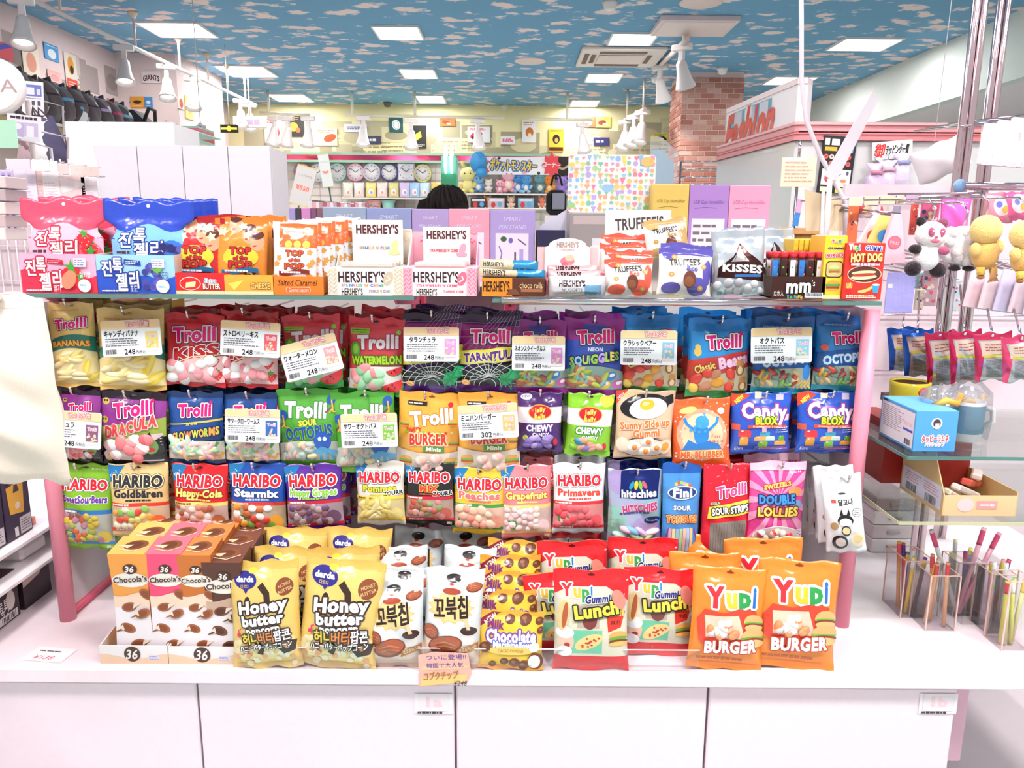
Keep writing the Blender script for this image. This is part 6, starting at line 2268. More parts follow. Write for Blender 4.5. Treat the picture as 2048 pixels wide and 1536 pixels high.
def yburger(H):
 a = Art()
 a.rect(-.5, 0, .5, .1, '#f0862a')
 hole(a, H, '#8a3a10')
 a.word('Yupi', .0, H * .73, .25, ['#e0303a', '#f4c23a', '#2f9a4a', '#2a6ac0'], '#ffffff', .03, .68, .034, .03)
 a.poly([(-.4, H * .3), (-.44, H * .5), (-.34, H * .6), (-.1, H * .58), (.1, H * .62), (.36, H * .6), (.4, H * .3), (.2, H * .2), (.05, H * .25), (-.1, H * .16), (-.26, H * .24)], '#e2452e')
 a.poly([(-.32, H * .34), (-.34, H * .54), (.1, H * .56), (.2, H * .34)], '#e6c8ae')
 r = random.Random(7)
 for k in range(9):
  x, y = r.uniform(-.28, .12), r.uniform(H * .36, H * .53)
  a.bits.append((x, y, .085, .06, r.uniform(0, 3), .05, lin(r.choice(['#f0a070', '#e8e2de', '#f4c4a0', '#d8d0cc'])), lin(r.choice(['#f6ede6', '#e88a5a']))))
 for x, y, s in ((.32, H * .50, .14), (.32, H * .36, .17)):
  a.ell(x, y, s, s * .7, '#f3b070', a0=0, a1=180).rect(x - s, y - s * .12, x + s, y, '#f0d84a').ell(x, y - s * .1, s * 1.05, s * .15, '#6ab03a').ell(x, y - s * .3, s, s * .25, '#8a3a24').ell(x, y - s * .5, s * .95, s * .3, '#f3b878')
 a.text('BURGER', .02, H * .265, .15, '#ffffff', ol='#c03a1e', ow=.014, fit=.68, b=.024, rot=4)
 a.lines(-.4, H * .1, .4, H * .14, 1, '#c05a1a', 3, .8)
 return a


def lay(fn, col, x0, y0, x1, y1, lb, cat, grp, t=.05, lean=9, roll=0, seed=0, mat='film', Y=None, zoff=0.0, proto=None, name='candy_bag', yaw=0.0, st=.08):
 Y = Y or base_y((x0 + x1) / 2, y1)
 top = P((x0 + x1) / 2, y0, Y + .05)
 h = (top.z - TZ - zoff) / math.cos(math.radians(lean))
 c = P((x0 + x1) / 2, (y0 + y1) / 2, Y + .02)
 w = (x1 - x0) / F * (CT * c.y - ST * (c.z - EYE))
 xb = P((x0 + x1) / 2, y1, Y).x
 if proto is None:
  o = make_bag(name, w, h, t, col, fn(h / w), seed, mat=mat, wrinkle=1.4, st=st)
 else:
  o = clone(proto, (0, 0, 0))
  k = w / proto.dimensions.x
 o.location = (c.x, Y, TZ + .002 + zoff)
 o.rotation_euler = (math.radians(-lean), math.radians(roll), yaw)
 tag(o, lb, cat, grp)
 return o


HB, TC, CM, GL, YBG = 'honey butter popcorn bags', 'choco shell snack bags', 'chocolate marshmallow bags', 'gummy lunch bags', 'orange gummy burger bags'
p1 = lay(honey, '#edca72', 466, 1120, 608, 1336, 'yellow honey popcorn bag standing next to the dark crisp box', 'snack bag', HB, .075, 10, -3, 201, st=.06)
p2 = lay(honey, '#edca72', 590, 1116, 752, 1336, 'yellow honey popcorn bag that leans over towards the choco snack', 'snack bag', HB, .075, 10, 6, 202, st=.06)
for k, (x0, y0, x1, dy, lb) in enumerate(((500, 1096, 640, .09, 'yellow honey popcorn bag right behind the front two'), (640, 1098, 764, .09, 'yellow honey popcorn bag behind, next to the choco snack'), (520, 1076, 660, .19, 'yellow honey popcorn bag in the third file'), (652, 1076, 770, .19, 'yellow honey popcorn bag in the third file beside the shell snack'), (540, 1056, 690, .29, 'rearmost yellow honey popcorn bag under the hanging grape gummies'))):
 Y = base_y(540, 1336) + dy
 x, w, h = stand(x0, y0, x1, Y + .03, TZ)
 o = clone(p1, (x, Y, TZ + .002 + .01 * (k > 1)), (math.radians(-7), math.radians((2, -3, 1, 3, -2)[k]), 0), lb, HB)
t1 = lay(turtle, '#dfe6e8', 738, 1158, 852, 1334, 'silver choco shell snack bag beside the honey popcorn', 'snack bag', TC, .07, 12, -2, 211, 'film')
t2 = lay(turtle, '#dfe6e8', 842, 1136, 960, 1334, 'silver choco shell snack bag standing by the handwritten note', 'snack bag', TC, .07, 12, 3, 212, 'film')
for k, (x0, y0, x1, dy, lb) in enumerate(((748, 1118, 860, .08, 'silver shell snack bag second in the file by the popcorn'), (862, 1112, 968, .08, 'silver shell snack bag second in the file by the marshmallows'), (748, 1092, 868, .17, 'silver shell snack bag third in the file by the popcorn'), (872, 1090, 990, .17, 'silver shell snack bag third in the file by the marshmallows'),
           (772, 1070, 884, .26, 'silver shell snack bag at the back of the file by the popcorn'), (884, 1066, 998, .26, 'silver shell snack bag at the back of the file by the marshmallows'))):
 Y = base_y(840, 1334) + dy
 x, w, h = stand(x0, y0, x1, Y + .03, TZ)
 clone(t1, (x, Y, TZ + .002 + .014 * (k // 2)), (math.radians(-9), math.radians((3, -4, -2, 4, 5, -3)[k]), 0), lb, TC)
m1 = lay(marsh, '#f4c63c', 956, 1216, 1086, 1340, 'yellow chocolate marshmallow bag at the very front', 'candy bag', CM, .04, 14, 1, 221, st=.1)
for k, (dy, dz, dx) in enumerate(((.05, .03, -.012), (.10, .055, -.008), (.15, .075, .0), (.2, .095, .01))):
 clone(m1, (m1.location.x + dx, m1.location.y + dy, TZ + dz), (math.radians(-12), math.radians((-2, 2, -1, 3)[k]), 0), ('second', 'third', 'fourth', 'rearmost')[k] + ' yellow chocolate marshmallow bag counted from the front of the stack', CM)
l0 = lay(lunch, '#dcd7c4', 1052, 1142, 1190, 1330, 'gummy lunch bag half hidden behind the front one', 'candy bag', GL, .045, 10, -3, 231, Y=base_y(1100, 1332) + .06)
l1 = lay(lunch, '#dcd7c4', 1106, 1138, 1258, 1340, 'gummy lunch bag at the front with its whole face showing', 'candy bag', GL, .045, 11, 0, 232)
l2 = lay(lunch, '#dcd7c4', 1238, 1132, 1384, 1330, 'gummy lunch bag beside the orange burger gummies', 'candy bag', GL, .045, 10, 3, 233, Y=base_y(1300, 1332) + .045)
Y = base_y(1150, 1330) + .24
x, w, h = stand(1072, 1070, 1202, Y, TZ)
clone(l1, (x, Y, TZ + .02), (math.radians(-4), 0, 0), 'gummy lunch bag standing far back under the hanging strawberry foam', GL)
for k, (px, dy) in enumerate(((1150, .14), (1290, .16), (1330, .24))):
 clone(l1, (P(px, 1330, base_y(px, 1330)).x * 1.05, base_y(px, 1330) + dy, TZ + .01), (math.radians(-6), math.radians(2 * k - 2), 0), ('gummy lunch bag in the middle of the file', 'gummy lunch bag behind the one by the orange bags', 'rearmost red-topped gummy lunch bag')[k], GL)
b1 = lay(yburger, '#f08a30', 1372, 1134, 1524, 1340, 'orange gummy burger bag next to the gummy lunch', 'candy bag', YBG, .05, 11, 4, 241)
b2 = lay(yburger, '#f08a30', 1504, 1120, 1668, 1338, 'orange gummy burger bag nearest to the pink post', 'candy bag', YBG, .05, 11, 4, 242)
for k, (dx, dy, lb) in enumerate(((-.03, .09, 'orange gummy burger bag second beside the gummy lunch'), (.03, .2, 'rearmost orange gummy burger bag under the sour strips'))):
 clone(b1, (b1.location.x + dx, b1.location.y + dy, TZ + .004), (math.radians(-7), math.radians(1 + k), 0), lb, YBG)
clone(b2, (b2.location.x - .03, b2.location.y + .12, TZ + .012), (math.radians(-6), math.radians(-2), 0), 'orange gummy burger bag under the pink lolly bag', YBG)

# low clear fence, the handwritten note and the small price slip
t = thing('acrylic_fence', 'low clear acrylic fence before the snack bags', 'acrylic fence', (0, 0, TZ))
ACR = clear_mat('acrylic', (.995, .985, .99), .025, 0.02, 0.22)
x0, x1 = P(480, 1340, YF + .02).x, P(1395, 1340, YF + .02).x
yz = P(900, 1297, YF + .012).z - TZ
for a_, b_ in ((x0, P(905, 1340, YF + .02).x), (P(908, 1340, YF + .02).x, x1)):
 MB().box(a_, YF + .010, 0, b_, YF + .012, yz, '#ffffff').build('pane', ACR, t)
 MB().box(a_, YF + .0095, yz, b_, YF + .0125, yz + .0015, '#f3dfe4').build('edge', 'gloss', t)
p = P(890, 1340, YF - .002)
t = thing('handwritten_note', 'pink and yellow handwritten paper note taped to the counter edge', 'note', p)
w, h = .118, .088
pts = [(-w / 2 - .002, -h / 2), (w * .42, -h / 2 + .012), (w * .52, -h * .1), (w * .45, h * .48), (-w * .2, h * .52), (-w * .52, h * .42)]
MB().prism(pts, 'y', 0, .0006, '#f8b8a8').build('paper', 'paper', t)
H = h / w
a = Art()
a.poly([(-.49, .02), (.40, .12), (.44, .30), (-.46, .20)], '#f8cc84').poly([(-.46, .36), (.46, .42), (.47, .50), (-.45, .46)], '#f9c6a0')
a.text('ついに登場!!', .02, H * .87, .085, '#3a3a9a', fit=.78, rot=2).text('韓国で大人気', .0, H * .64, .085, '#3a3a9a', fit=.72, rot=2).text('コブクチップ', -.08, H * .34, .14, '#b07a3a', fit=.68, b=.010, rot=5, sh=.15).text('¥248', .3, H * .13, .10, '#3a3436', fit=.26, sh=.2)
a.build(flat_patch((-w / 2, -.0001, -h / 2), (w, 0, 0), (0, 0, h)), w, t, mat='paper')
p = PZ(100, 1310, TZ)
t = thing('price_slip', 'small white handwritten price slip lying on the counter', 'price slip', (p.x, p.y, TZ + .001), (0, 0, -.12))
MB().box(-.05, -.03, 0, .05, .03, .0006, '#fdf6f8').build('paper', 'paper', t)
Art().text('¥138', -.05, .16, .16, '#e06a8a', fit=.5, sh=.2).lines(-.35, .36, .35, .5, 1, '#5a4a5a', 3).build(flat_patch((-.05, -.03, .0006), (.1, 0, 0), (0, .06, 0)), .1, t, mat='paper')

# ------------------------------------------------------------------ stock behind the candy rack
SH = SZ - .008


def pen_box(H, fg='#d8cfe6'):
 a = Art()
 a.text('SMART', 0, H * .88, .09, fg, fit=.4, sh=.2).text('PEN STAND', 0, H * .77, .09, fg, fit=.6, sh=.2)
 a.rect(-.38, H * .12, .36, H * .68, '#efe6f2')
 a.stroke([(-.3, H * .2), (-.24, H * .4), (-.3, H * .5)], .03, '#8a78c0').ell(-.2, H * .6, .07, .06, '#4a6a4a').ell(-.04, H * .58, .05, .06, '#7a6ac0').stroke([(.06, H * .18), (.06, H * .42)], .04, '#5a4a5a').stroke([(.2, H * .18), (.2, H * .46)], .09, '#b8a8e0').stroke([(.12, H * .6), (.3, H * .52)], .03, '#6a5a8a')
 return a


for i, (x0, y0, x1, c, lb) in enumerate(((645, 414, 731, '#9fb0c8', 'grey-blue pen stand box'), (733, 416, 822, '#98a3d0', 'periwinkle blue pen stand box'), (824, 418, 897, '#b7a2d4', 'lilac pen stand box beside the pink one'),
           (898, 418, 979, '#eea6ba', 'pink pen stand box'), (981, 420, 1070, '#b3a0d8', 'lilac pen stand box with its picture showing'))):
 carton('pen_stand_box', lb + ' behind the candy rack', 'box', x0, y0, x1, 2.46, SH, .16, c, lambda H: pen_box(H, '#dce0f0'), 'pen stand boxes behind the rack', top=c)
for i, (x0, x1, c) in enumerate(((578, 590, '#a99ad0'), (591, 601, '#4a4448'), (602, 620, '#d890c8'), (621, 632, '#8a5a78'), (633, 645, '#8a6a72'))):
 carton('ink_box', ('lavender', 'charcoal', 'bright pink', 'plum', 'mauve')[i] + ' narrow box beside the grey-blue pen stand box', 'box', x0, 416, x1, 2.5, SH, .1, c, None, 'narrow boxes behind the rack', top='#f4eef4')


def humid(H, c):
 a = Art()
 a.text('USB Cup Humidifier', 0, H * .83, .09, c, fit=.78, sh=.25).stroke([(-.36, H * .76), (-.1, H * .775), (.2, H * .765)], .012, c)
 a.rect(-.42, H * .22, .42, H * .66, '#eee9ee').lines(-.38, H * .26, .38, H * .62, 5, '#7a707a', 3, .5)
 a.rect(.16, H * .02, .4, H * .1, '#e8d8e4')
 return a


for x0, y0, x1, c, k, lb in ((1308, 368, 1379, '#ecc96a', '#8a6a2a', 'mustard yellow'), (1381, 370, 1459, '#b58ad0', '#6a4a9a', 'purple'), (1461, 371, 1542, '#f2a8c6', '#d0507a', 'pink')):
 carton('humidifier_box', lb + ' cup humidifier box behind the truffle display', 'box', x0, y0, x1, 2.52, SH, .12, c, lambda H, k=k: humid(H, k), 'humidifier boxes behind the rack', top=c)
carton('file_box', 'grey file box under the confetti board', 'box', 1140, 426, 1216, 2.48, SH, .15, '#a39a98', lambda H: Art().rect(-.42, H * .1, .3, H * .5, '#b0a6a4').rect(-.4, H * .84, .46, H * .96, '#c8b8b6').rect(.34, H * .1, .46, H * .4, '#8a8486').rect(.1, H * .52, .46, H * .64, '#e8e4e8'))
carton('navy_box', 'dark navy box with pale lettering behind the nugget box', 'box', 1074, 460, 1130, 2.44, SH, .12, '#2c2a4a', lambda H: Art().lines(-.3, H * .55, .4, H * .7, 1, '#cfcfe6', 2).round(-.44, H * .1, .0, H * .45, .05, '#e8e8f2').round(-.42, H * .12, -.02, H * .43, .05, '#2c2a4a').lines(-.36, H * .2, -.06, H * .36, 1, '#f0f0f8', 4))
x, w, h = stand(1072, 418, 1134, 2.62, SH)
MB().prism([(-w / 2, 0), (w / 2, 0), (w / 2, h), (-w / 2, h * .72)], 'y', 0, .01, '#e4e2ee').build('white_board', 'paper', None, (x, 2.62, SH))
tag(COL.objects[-1], 'slanting white board behind the dark navy box', 'board')
# confetti board
x, w, h = stand(1138, 309, 1312, 2.60, P(1200, 425, 2.60).z)
zb = P(1200, 425, 2.60).z
t = thing('confetti_board', 'white board with a dense pattern of small pastel shapes', 'board', (x, 2.60, zb))
pts = []
for cx, cy, a0 in ((w / 2 - .012, .012, -90), (w / 2 - .012, h - .012, 0), (-w / 2 + .012, h - .012, 90), (-w / 2 + .012, .012, 180)):
 pts += [(cx + .012 * math.cos(math.radians(a0 + 30 * q)), cy + .012 * math.sin(math.radians(a0 + 30 * q))) for q in range(4)]
MB().prism(pts, 'y', 0, .006, '#fdf9f9').build('panel', 'card', t)
MB().tube([(0, .01, 0), (0, .01, SH - zb)], .006, '#e8e0e4', 8).build('stand_leg', 'chrome', t)
a = Art()
r = random.Random(8)
H = h / w
PC = ['#f7a8b4', '#a8d8e8', '#b8e0a0', '#f6d488', '#c8b4ec', '#f8b890', '#9cc8f0', '#f490a8', '#8fd0b0', '#f3e27a']
for i in range(15):
 for j in range(10):
  x_, y_ = -.47 + .067 * i + r.uniform(-.012, .012), .035 + (H - .05) * j / 9.4 + r.uniform(-.012, .012)
  s, c, k = r.uniform(.02, .034), r.choice(PC), r.randrange(5)
  if k == 0:
   a.ell(x_, y_, s, s, c, n=12)
  elif k == 1:
   a.poly([(x_ - s, y_ + s), (x_, y_ - s * 1.4), (x_ + s, y_ + s)], c)
  elif k == 2:
   a.star(x_, y_, s * 1.1, s * .5, 6, c, 10)
  elif k == 3:
   a.ell(x_ - s * .4, y_ + s * .3, s * .55, s * .5, c, n=9).ell(x_ + s * .4, y_ + s * .3, s * .55, s * .5, c, n=9).poly([(x_ - s * .85, y_ + s * .2), (x_, y_ - s), (x_ + s * .85, y_ + s * .2)], c)
  else:
   a.rect(x_ - s * .8, y_ - s * .8, x_ + s * .8, y_ + s * .8, c)
for x_, y_, rx, c in ((-.05, H * .42, .06, '#a0d0f0'), (-.46, H * .12, .05, '#a8d890'), (.4, H * .88, .075, '#f6c880'), (.42, H * .08, .05, '#a0d088'), (-.46, H * .82, .035, '#f4e070')):
 a.ell(x_, y_, rx, rx * .7, c)
a.build(flat_patch((-w / 2, -.0001, 0), (w, 0, 0), (0, 0, h)), w, t, mat='card')
# clear bag with a blue fan behind the board
q = P(1330, 330, 2.75)
t = thing('clear_gift_bag', 'clear cellophane bag with a pale blue fan inside', 'gift bag', (q.x, 2.75, P(1330, 372, 2.75).z))
MB().prism([(-.05, 0), (.04, 0), (.04, .11), (-.02, .16), (-.05, .165)], 'y', -.02, .02, '#ffffff').build('cellophane', clear_mat('cellophane', (.95, .97, .99), .12, .12), t)
MB().prism([(-.045, .005), (.03, .005), (.03, .07), (-.01, .12), (-.045, .12)], 'y', -.008, .008, '#a9d2e6').build('fan', 'paper', t)
MB().box(-.005, -.005, SH - P(1330, 372, 2.75).z, .005, .005, 0, '#d8d0d4').build('stand_leg', 'chrome', t)

# ------------------------------------------------------------------ white cabinets on the side of the dark bags
t = thing('white_cabinet', 'row of plain white cabinet backs behind the popcorn bags', 'cabinet', (0, 3.3, 0))
zt = P(370, 291, 3.3).z
xs = [P(v, 400, 3.3).x for v in (196, 281, 371, 461, 545)]
for a_, b_ in zip(xs[:-1], xs[1:]):
 MB().box(a_ + .0015, 0, .02, b_ - .0015, .02, zt, '#f1eaf2', .002).build('door_panel', 'paint', t)
MB().box(xs[0], .02, 0, xs[-1], .24, zt - .004, '#f6eff4').build('carcass', 'paint', t)
t = thing('white_cabinet', 'tall blank white cabinet top in front of the row of dark bags', 'cabinet', (0, 3.75, 0))
x0, x1, zt = P(130, 260, 3.75).x, P(347, 260, 3.75).x, P(240, 244, 3.75).z
MB().box(x0, 0, .02, x1, .02, zt, '#fdf8fa', .002).build('back_panel', 'paint', t)
MB().box(x0, .02, 0, x1, .3, zt - .004, '#fdf8fa').build('carcass', 'paint', t)
MB().box(x0, .3, zt - .01, x1, .6, zt - .004, '#bfe6de').build('top_board', 'paint', t)
q0, q1 = P(347, 252, 6.0), P(400, 290, 6.0)
t = thing('striped_canopy', 'red and mint striped shelf canopy beyond the white cabinets', 'canopy', (q0.x, 6.0, q1.z))
w, h = q1.x - q0.x, q0.z - q1.z
MB().box(0, 0, -q1.z, w, .3, h * .1, '#f0e0cc').build('cabinet', 'paint', t)
for k, (a_, b_, c) in enumerate(((.1, .28, '#aee0c8'), (.28, .74, '#d8404c'), (.74, .9, '#e87a8a'), (.9, 1.0, '#aee0c8'))):
 MB().box(0, -.01, h * a_, w, .3, h * b_, c).build('stripe', 'paint', t)

# ------------------------------------------------------------------ far wall goods
YG = 12.4
t = thing('wall_canopy', 'long pink metal canopy band with mint edges over the clocks', 'canopy', (0, YG, 0))
a_, b_ = P(570, 303, YG), P(1105, 327, YG)
z1, z0 = P(800, 307, YG).z, P(800, 326, YG).z
MB().box(a_.x, -.02, z0 + .03, b_.x, .2, z1 - .03, '#ee5a80').build('pink_band', 'chrome', t)
for z in (z0, z1 - .03):
 MB().box(a_.x, -.04, z, b_.x, .2, z + .035, '#a9d9bb').build('mint_edge', 'paint', t)
MB().box(a_.x, .1, .2, P(1400, 400, YG).x, .2, z0, '#f9efe6').build('slat_panel', 'paint', t)
g = MB()
for k in range(40):
 xx = a_.x + (P(1400, 400, YG).x - a_.x) * k / 39
 g.box(xx - .004, .085, .9, xx + .004, .095, z0, '#e0d2cc')
for k in range(14):
 g.box(a_.x, .085, .9 + k * .12, P(1400, 400, YG).x, .095, .906 + k * .12, '#e6d8d2')
g.build('wire_grid', 'paint', t)['kind'] = 'stuff'
CL = [(606, 344, '#a86a72', 0), (637, 346, '#c9c0c8', 0), (676, 345, '#a8e0d0', 0), (712, 345, '#f0a0c0', 0), (744, 345, '#d2cfe4', 0), (779, 345, '#4a4a86', 0), (813, 344, '#c8c0e8', 1), (846, 347, '#e6dc7a', 0)]
for i, (px, py, c, sq) in enumerate(CL):
 q = P(px, py, YG + .03)
 t = thing('wall_clock', ('brown-rimmed', 'pale grey', 'mint green', 'pink', 'pale lavender', 'navy-rimmed', 'square lavender', 'yellow-rimmed')[i] + ' wall clock on the far display wall', 'clock', q, group='wall clocks on the far display')
 M = Matrix.Rotation(math.pi / 2, 4, 'X')
 R = .138
 if sq:
  MB().box(-R, -.04, -R, R, 0.0, R, c, .03).build('rim', 'paint', t)
  MB().box(-R * .84, -.045, -R * .84, R * .84, -.038, R * .84, '#f6f3f8').build('dial', 'paper', t)
 else:
  MB().lathe([(R, 0), (R, .035), (R * .94, .05), (R * .84, .04)], c, 28, M, False).build('rim', 'paint', t)
  MB().lathe([(R * .86, .0), (R * .86, .038)], '#f8f4f4', 28, M).build('dial', 'paper', t)
 h_ = MB()
 for ang, ln in ((.9, .07), (-.9, .1)):
  h_.tube([(0, -.05, 0), (ln * math.sin(ang), -.05, ln * math.cos(ang))], .005, '#5a525a', 6)
 h_.build('hands', 'matte', t)
 n_ = MB()
 for k in range(12):
  n_.box(-.006 + .1 * math.sin(k * math.pi / 6), -.047, -.006 + .1 * math.cos(k * math.pi / 6), .006 + .1 * math.sin(k * math.pi / 6), -.046, .006 + .1 * math.cos(k * math.pi / 6), '#6a626a')
 n_.build('numerals', 'matte', t)
# pastel pouches and baskets
for i, (px, c) in enumerate(((697, '#e6e8d0'), (719, '#f6e6e0'), (743, '#f4e28a'), (765, '#f6ded8'), (788, '#d9d490'), (810, '#dcc8ee'), (830, '#a8cdf0'), (850, '#c4e0ee'), (873, '#f4c45a'))):
 q = P(px, 395, YG)
 fr, bk = bag_patch(.16, .225, .05, 700 + i, ns=9, nt=11)
 me = bag_body(fr, bk, c, c, 'pastel_pouch')
 me.materials.append(finish('film'))
 o = tag(link('pastel_pouch', me, None, (q.x, YG - .02, q.z)), ('cream', 'white and pink', 'yellow', 'blush', 'olive yellow', 'lilac', 'sky blue', 'pale aqua', 'orange')[i] + ' small pouch in the row below the clocks', 'pouch', 'pouches below the clocks')
 Art().ell(0, .5, .25, .3, '#f8f2ee').ell(.05, .45, .12, .14, ('#e8a0a8', '#f0a070', '#8ab0e0')[i % 3]).build(Patch(fr, 1.4), .16, o)
t = thing('far_shelf', 'white wall shelf below the row of pastel pouches', 'shelf', (0, YG, 0))
for px0, px1, py in ((690, 900, 396), (737, 830, 418), (935, 1140, 388), (935, 1140, 416)):
 a_, b_ = P(px0, py, YG), P(px1, py, YG)
 MB().box(a_.x, -.25, a_.z - .02, b_.x, .1, a_.z, '#efe4dc').build('board', 'paint', t)
for px, c, lb in ((751, '#f6b4b0', 'coral pink'), (777, '#a8e2d4', 'mint')):
 q = P(px, 418, YG - .1)
 t = thing('storage_basket', lb + ' plastic storage basket on the far shelf', 'basket', (q.x, YG - .1, q.z), group='baskets on the far shelf')
 MB().lathe([(.085, 0), (.105, .1), (.11, .12), (.1, .12), (.08, .02)], c, 20, Matrix.Diagonal((1, .8, 1, 1)), False).build('basket', 'paint', t)
 MB().lathe([(.112, .11), (.116, .115), (.116, .13), (.112, .13)], c, 20, Matrix.Diagonal((1, .8, 1, 1)), False).build('lid_rim', 'paint', t)


def plush(px, py, hpx, Y, c, c2, label, ears='round', belly=None, group='soft toys on the far shelf', eyes=True, name='soft_toy', rz=0.0):
 q = P(px, py, Y)
 s = hpx / F * Y
 t = thing(name, label, 'soft toy', q, (0, 0, rz), group)
 b = MB().ball((0, 0, s * .27), (s * .24, s * .2, s * .27), c, 16, 10)
 b.build('torso', 'plush', t)
 MB().ball((0, -s * .03, s * .70), (s * .30, s * .25, s * .27), c, 18, 12).build('muzzle_head', 'plush', t)
 for k in (-1, 1):
  if ears == 'round':
   MB().ball((k * s * .22, 0, s * .93), (s * .1, s * .06, s * .1), c2, 12, 8).build('ear', 'plush', t)
  elif ears == 'long':
   MB().ball((k * s * .17, 0, s * 1.02), (s * .07, s * .05, s * .2), c2, 12, 8, Matrix.Rotation(k * .4, 3, 'Y')).build('ear', 'plush', t)
  MB().ball((k * s * .25, -s * .06, s * .3), (s * .09, s * .09, s * .14), c2, 12, 8, Matrix.Rotation(k * .5, 3, 'Y')).build('arm', 'plush', t)
  MB().ball((k * s * .15, -s * .14, s * .06), (s * .11, s * .14, s * .09), c2, 12, 8).build('foot', 'plush', t)
  if eyes:
   MB().ball((k * s * .11, -s * .265, s * .72), s * .028, '#2a2226', 8, 6).build('eye', 'gloss', t)
 if belly:
  MB().ball((0, -s * .06, s * .26), (s * .17, s * .16, s * .2), belly, 14, 9).build('belly_patch', 'plush', t)
 return t


PL = [(936, 386, 50, '#f2e59a', '#e8d67a', 'pale yellow soft toy with pointed ears', 'long', None), (957, 384, 34, '#7fb4e0', '#5a94cc', 'blue and white soft toy beside the pale yellow one', 'long', '#f4f4f4'),
  (977, 384, 24, '#f4eee6', '#e8e0d4', 'round cream soft toy', 'round', None), (1000, 386, 25, '#f4b4c0', '#ee9cb0', 'pink soft toy lying low', 'round', '#fae0e0'), (1018, 384, 46, '#f7b8c4', '#f2a2b4', 'tall pink soft toy', 'round', '#f4e8c8'),
  (1036, 386, 40, '#4a8ed0', '#8ac4ec', 'bright blue soft toy with a pale face', 'round', '#f0f0f0'), (1052, 386, 36, '#5aa0d8', '#a8d4f0', 'lighter blue soft toy beside the bright blue one', 'round', '#f4f4f0'),
  (1080, 387, 40, '#6a9aa0', '#4a7a86', 'teal and cream soft toy', 'round', '#efe6d0'), (1098, 387, 36, '#f28a3a', '#f6a04a', 'orange soft toy', 'round', '#f8dc9a'), (1124, 386, 32, '#a88ae0', '#967ad4', 'purple soft toy half behind the board', 'round', None)]
for px, py, hp, c, c2, lb, e, bl in PL:
 plush(px, py, hp, YG - .15, c, c2, lb + ' on the far shelf', e, bl)
for i, (px, c, lb) in enumerate(((957, '#3a3436', 'dark picture box'), (993, '#c8bcc4', 'pale grey-pink box'), (1052, '#8ab0cc', 'blue clear box'))):
 x, w, h = stand(px - 16, 396, px + 16, YG - .2, P(px, 417, YG - .2).z)
 carton('toy_box', lb + ' on the lower far shelf', 'box', px - 16, 396, px + 16, YG - .2, P(px, 417, YG - .2).z, .12, c, lambda H: Art().ell(-.2, H * .35, .14, .18, '#d8404a').ell(.2, H * .4, .14, .16, '#6aa8d8').rect(-.4, H * .7, .4, H * .9, '#e8e4e8'), 'boxes on the lower far shelf')
for px, c, lb in ((975, '#f08a5a', 'small coral soft toy on the lower far shelf'), (1022, '#f4c8b0', 'small peach soft toy on the lower far shelf'), (1084, '#f28a6a', 'small red-orange soft toy on the lower far shelf')):
 plush(px, 417, 24, YG - .15, c, '#f8e4d8', lb, 'round')
# banner of the toy shelf
q = P(1030, 332, YG - .25)
t = thing('shop_banner', 'white toy shelf banner with yellow lettering, a blue blob and a red leaf', 'banner', q)
w, h = 150 / F * YG, 32 / F * YG
MB().box(-w / 2, 0, -h / 2, w / 2, .015, h / 2, '#f0eef2', .006).build('board', 'card', t)
for cx, cz, rx, rz_, c in ((-w * .46, .05, .13, .16, '#3f94d0'), (-w * .42, -.1, .09, .07, '#3f94d0')):
 MB().lathe([(1, 0), (1, .02)], c, 20, Matrix.Translation((cx, -.024 if rx < .1 else 0, cz)) @ Matrix.Rotation(math.pi / 2, 4, 'X') @ Matrix.Diagonal((rx, rz_, 1, 1))).build('blue_blob', 'card', t)
pts = []
for k in range(16):
 r_ = .19 if k % 2 == 0 else .13
 pts.append((w * .46 + r_ * math.cos(k * math.pi / 8) * .8, .02 + r_ * math.sin(k * math.pi / 8)))
lf = MB().prism(pts, 'y', -.02, 0, '#e8464e').build('red_leaf', 'card', t)
Art().text('ポケットモンスター', -.02, .11, .11, '#f2cf3a', ol='#2f5aa0', ow=.014, fit=.58, b=.006, rot=-2).stroke([(-.33, .03), (-.38, .1), (-.33, .17)], .03, '#ee6a50').ell(.3, .02, .02, .02, '#3a3a3a').ell(.12, .02, .03, .02, '#f4a8b8').ell(-.2, .2, .018, .018, '#3a3a3a').build(
 flat_patch((-w / 2, 0, -h / 2), (w, 0, 0), (0, 0, h)), w, t, mat='card')
Art().text('コーナー', 0, .3, .22, '#fbeeee', fit=.86, b=.02, rot=-4).build(flat_patch((w * .46 - .15, -.0205, -.07), (.3, 0, 0), (0, 0, .18)), .3, lf, mat='card')
q = P(1122, 336, YG - .1)
t = thing('dark_poster', 'dark grey poster with a pale brush stroke beside the banner', 'poster', q)
MB().box(-.15, 0, -.17, .15, .01, .17, '#3a3430').build('sheet', 'paper', t)
Art().stroke([(-.36, .5), (-.1, .58), (.1, .52), (.4, .68)], .12, '#cfc2a0').build(flat_patch((-.15, 0, -.17), (.3, 0, 0), (0, 0, .34)), .3, t, mat='paper')
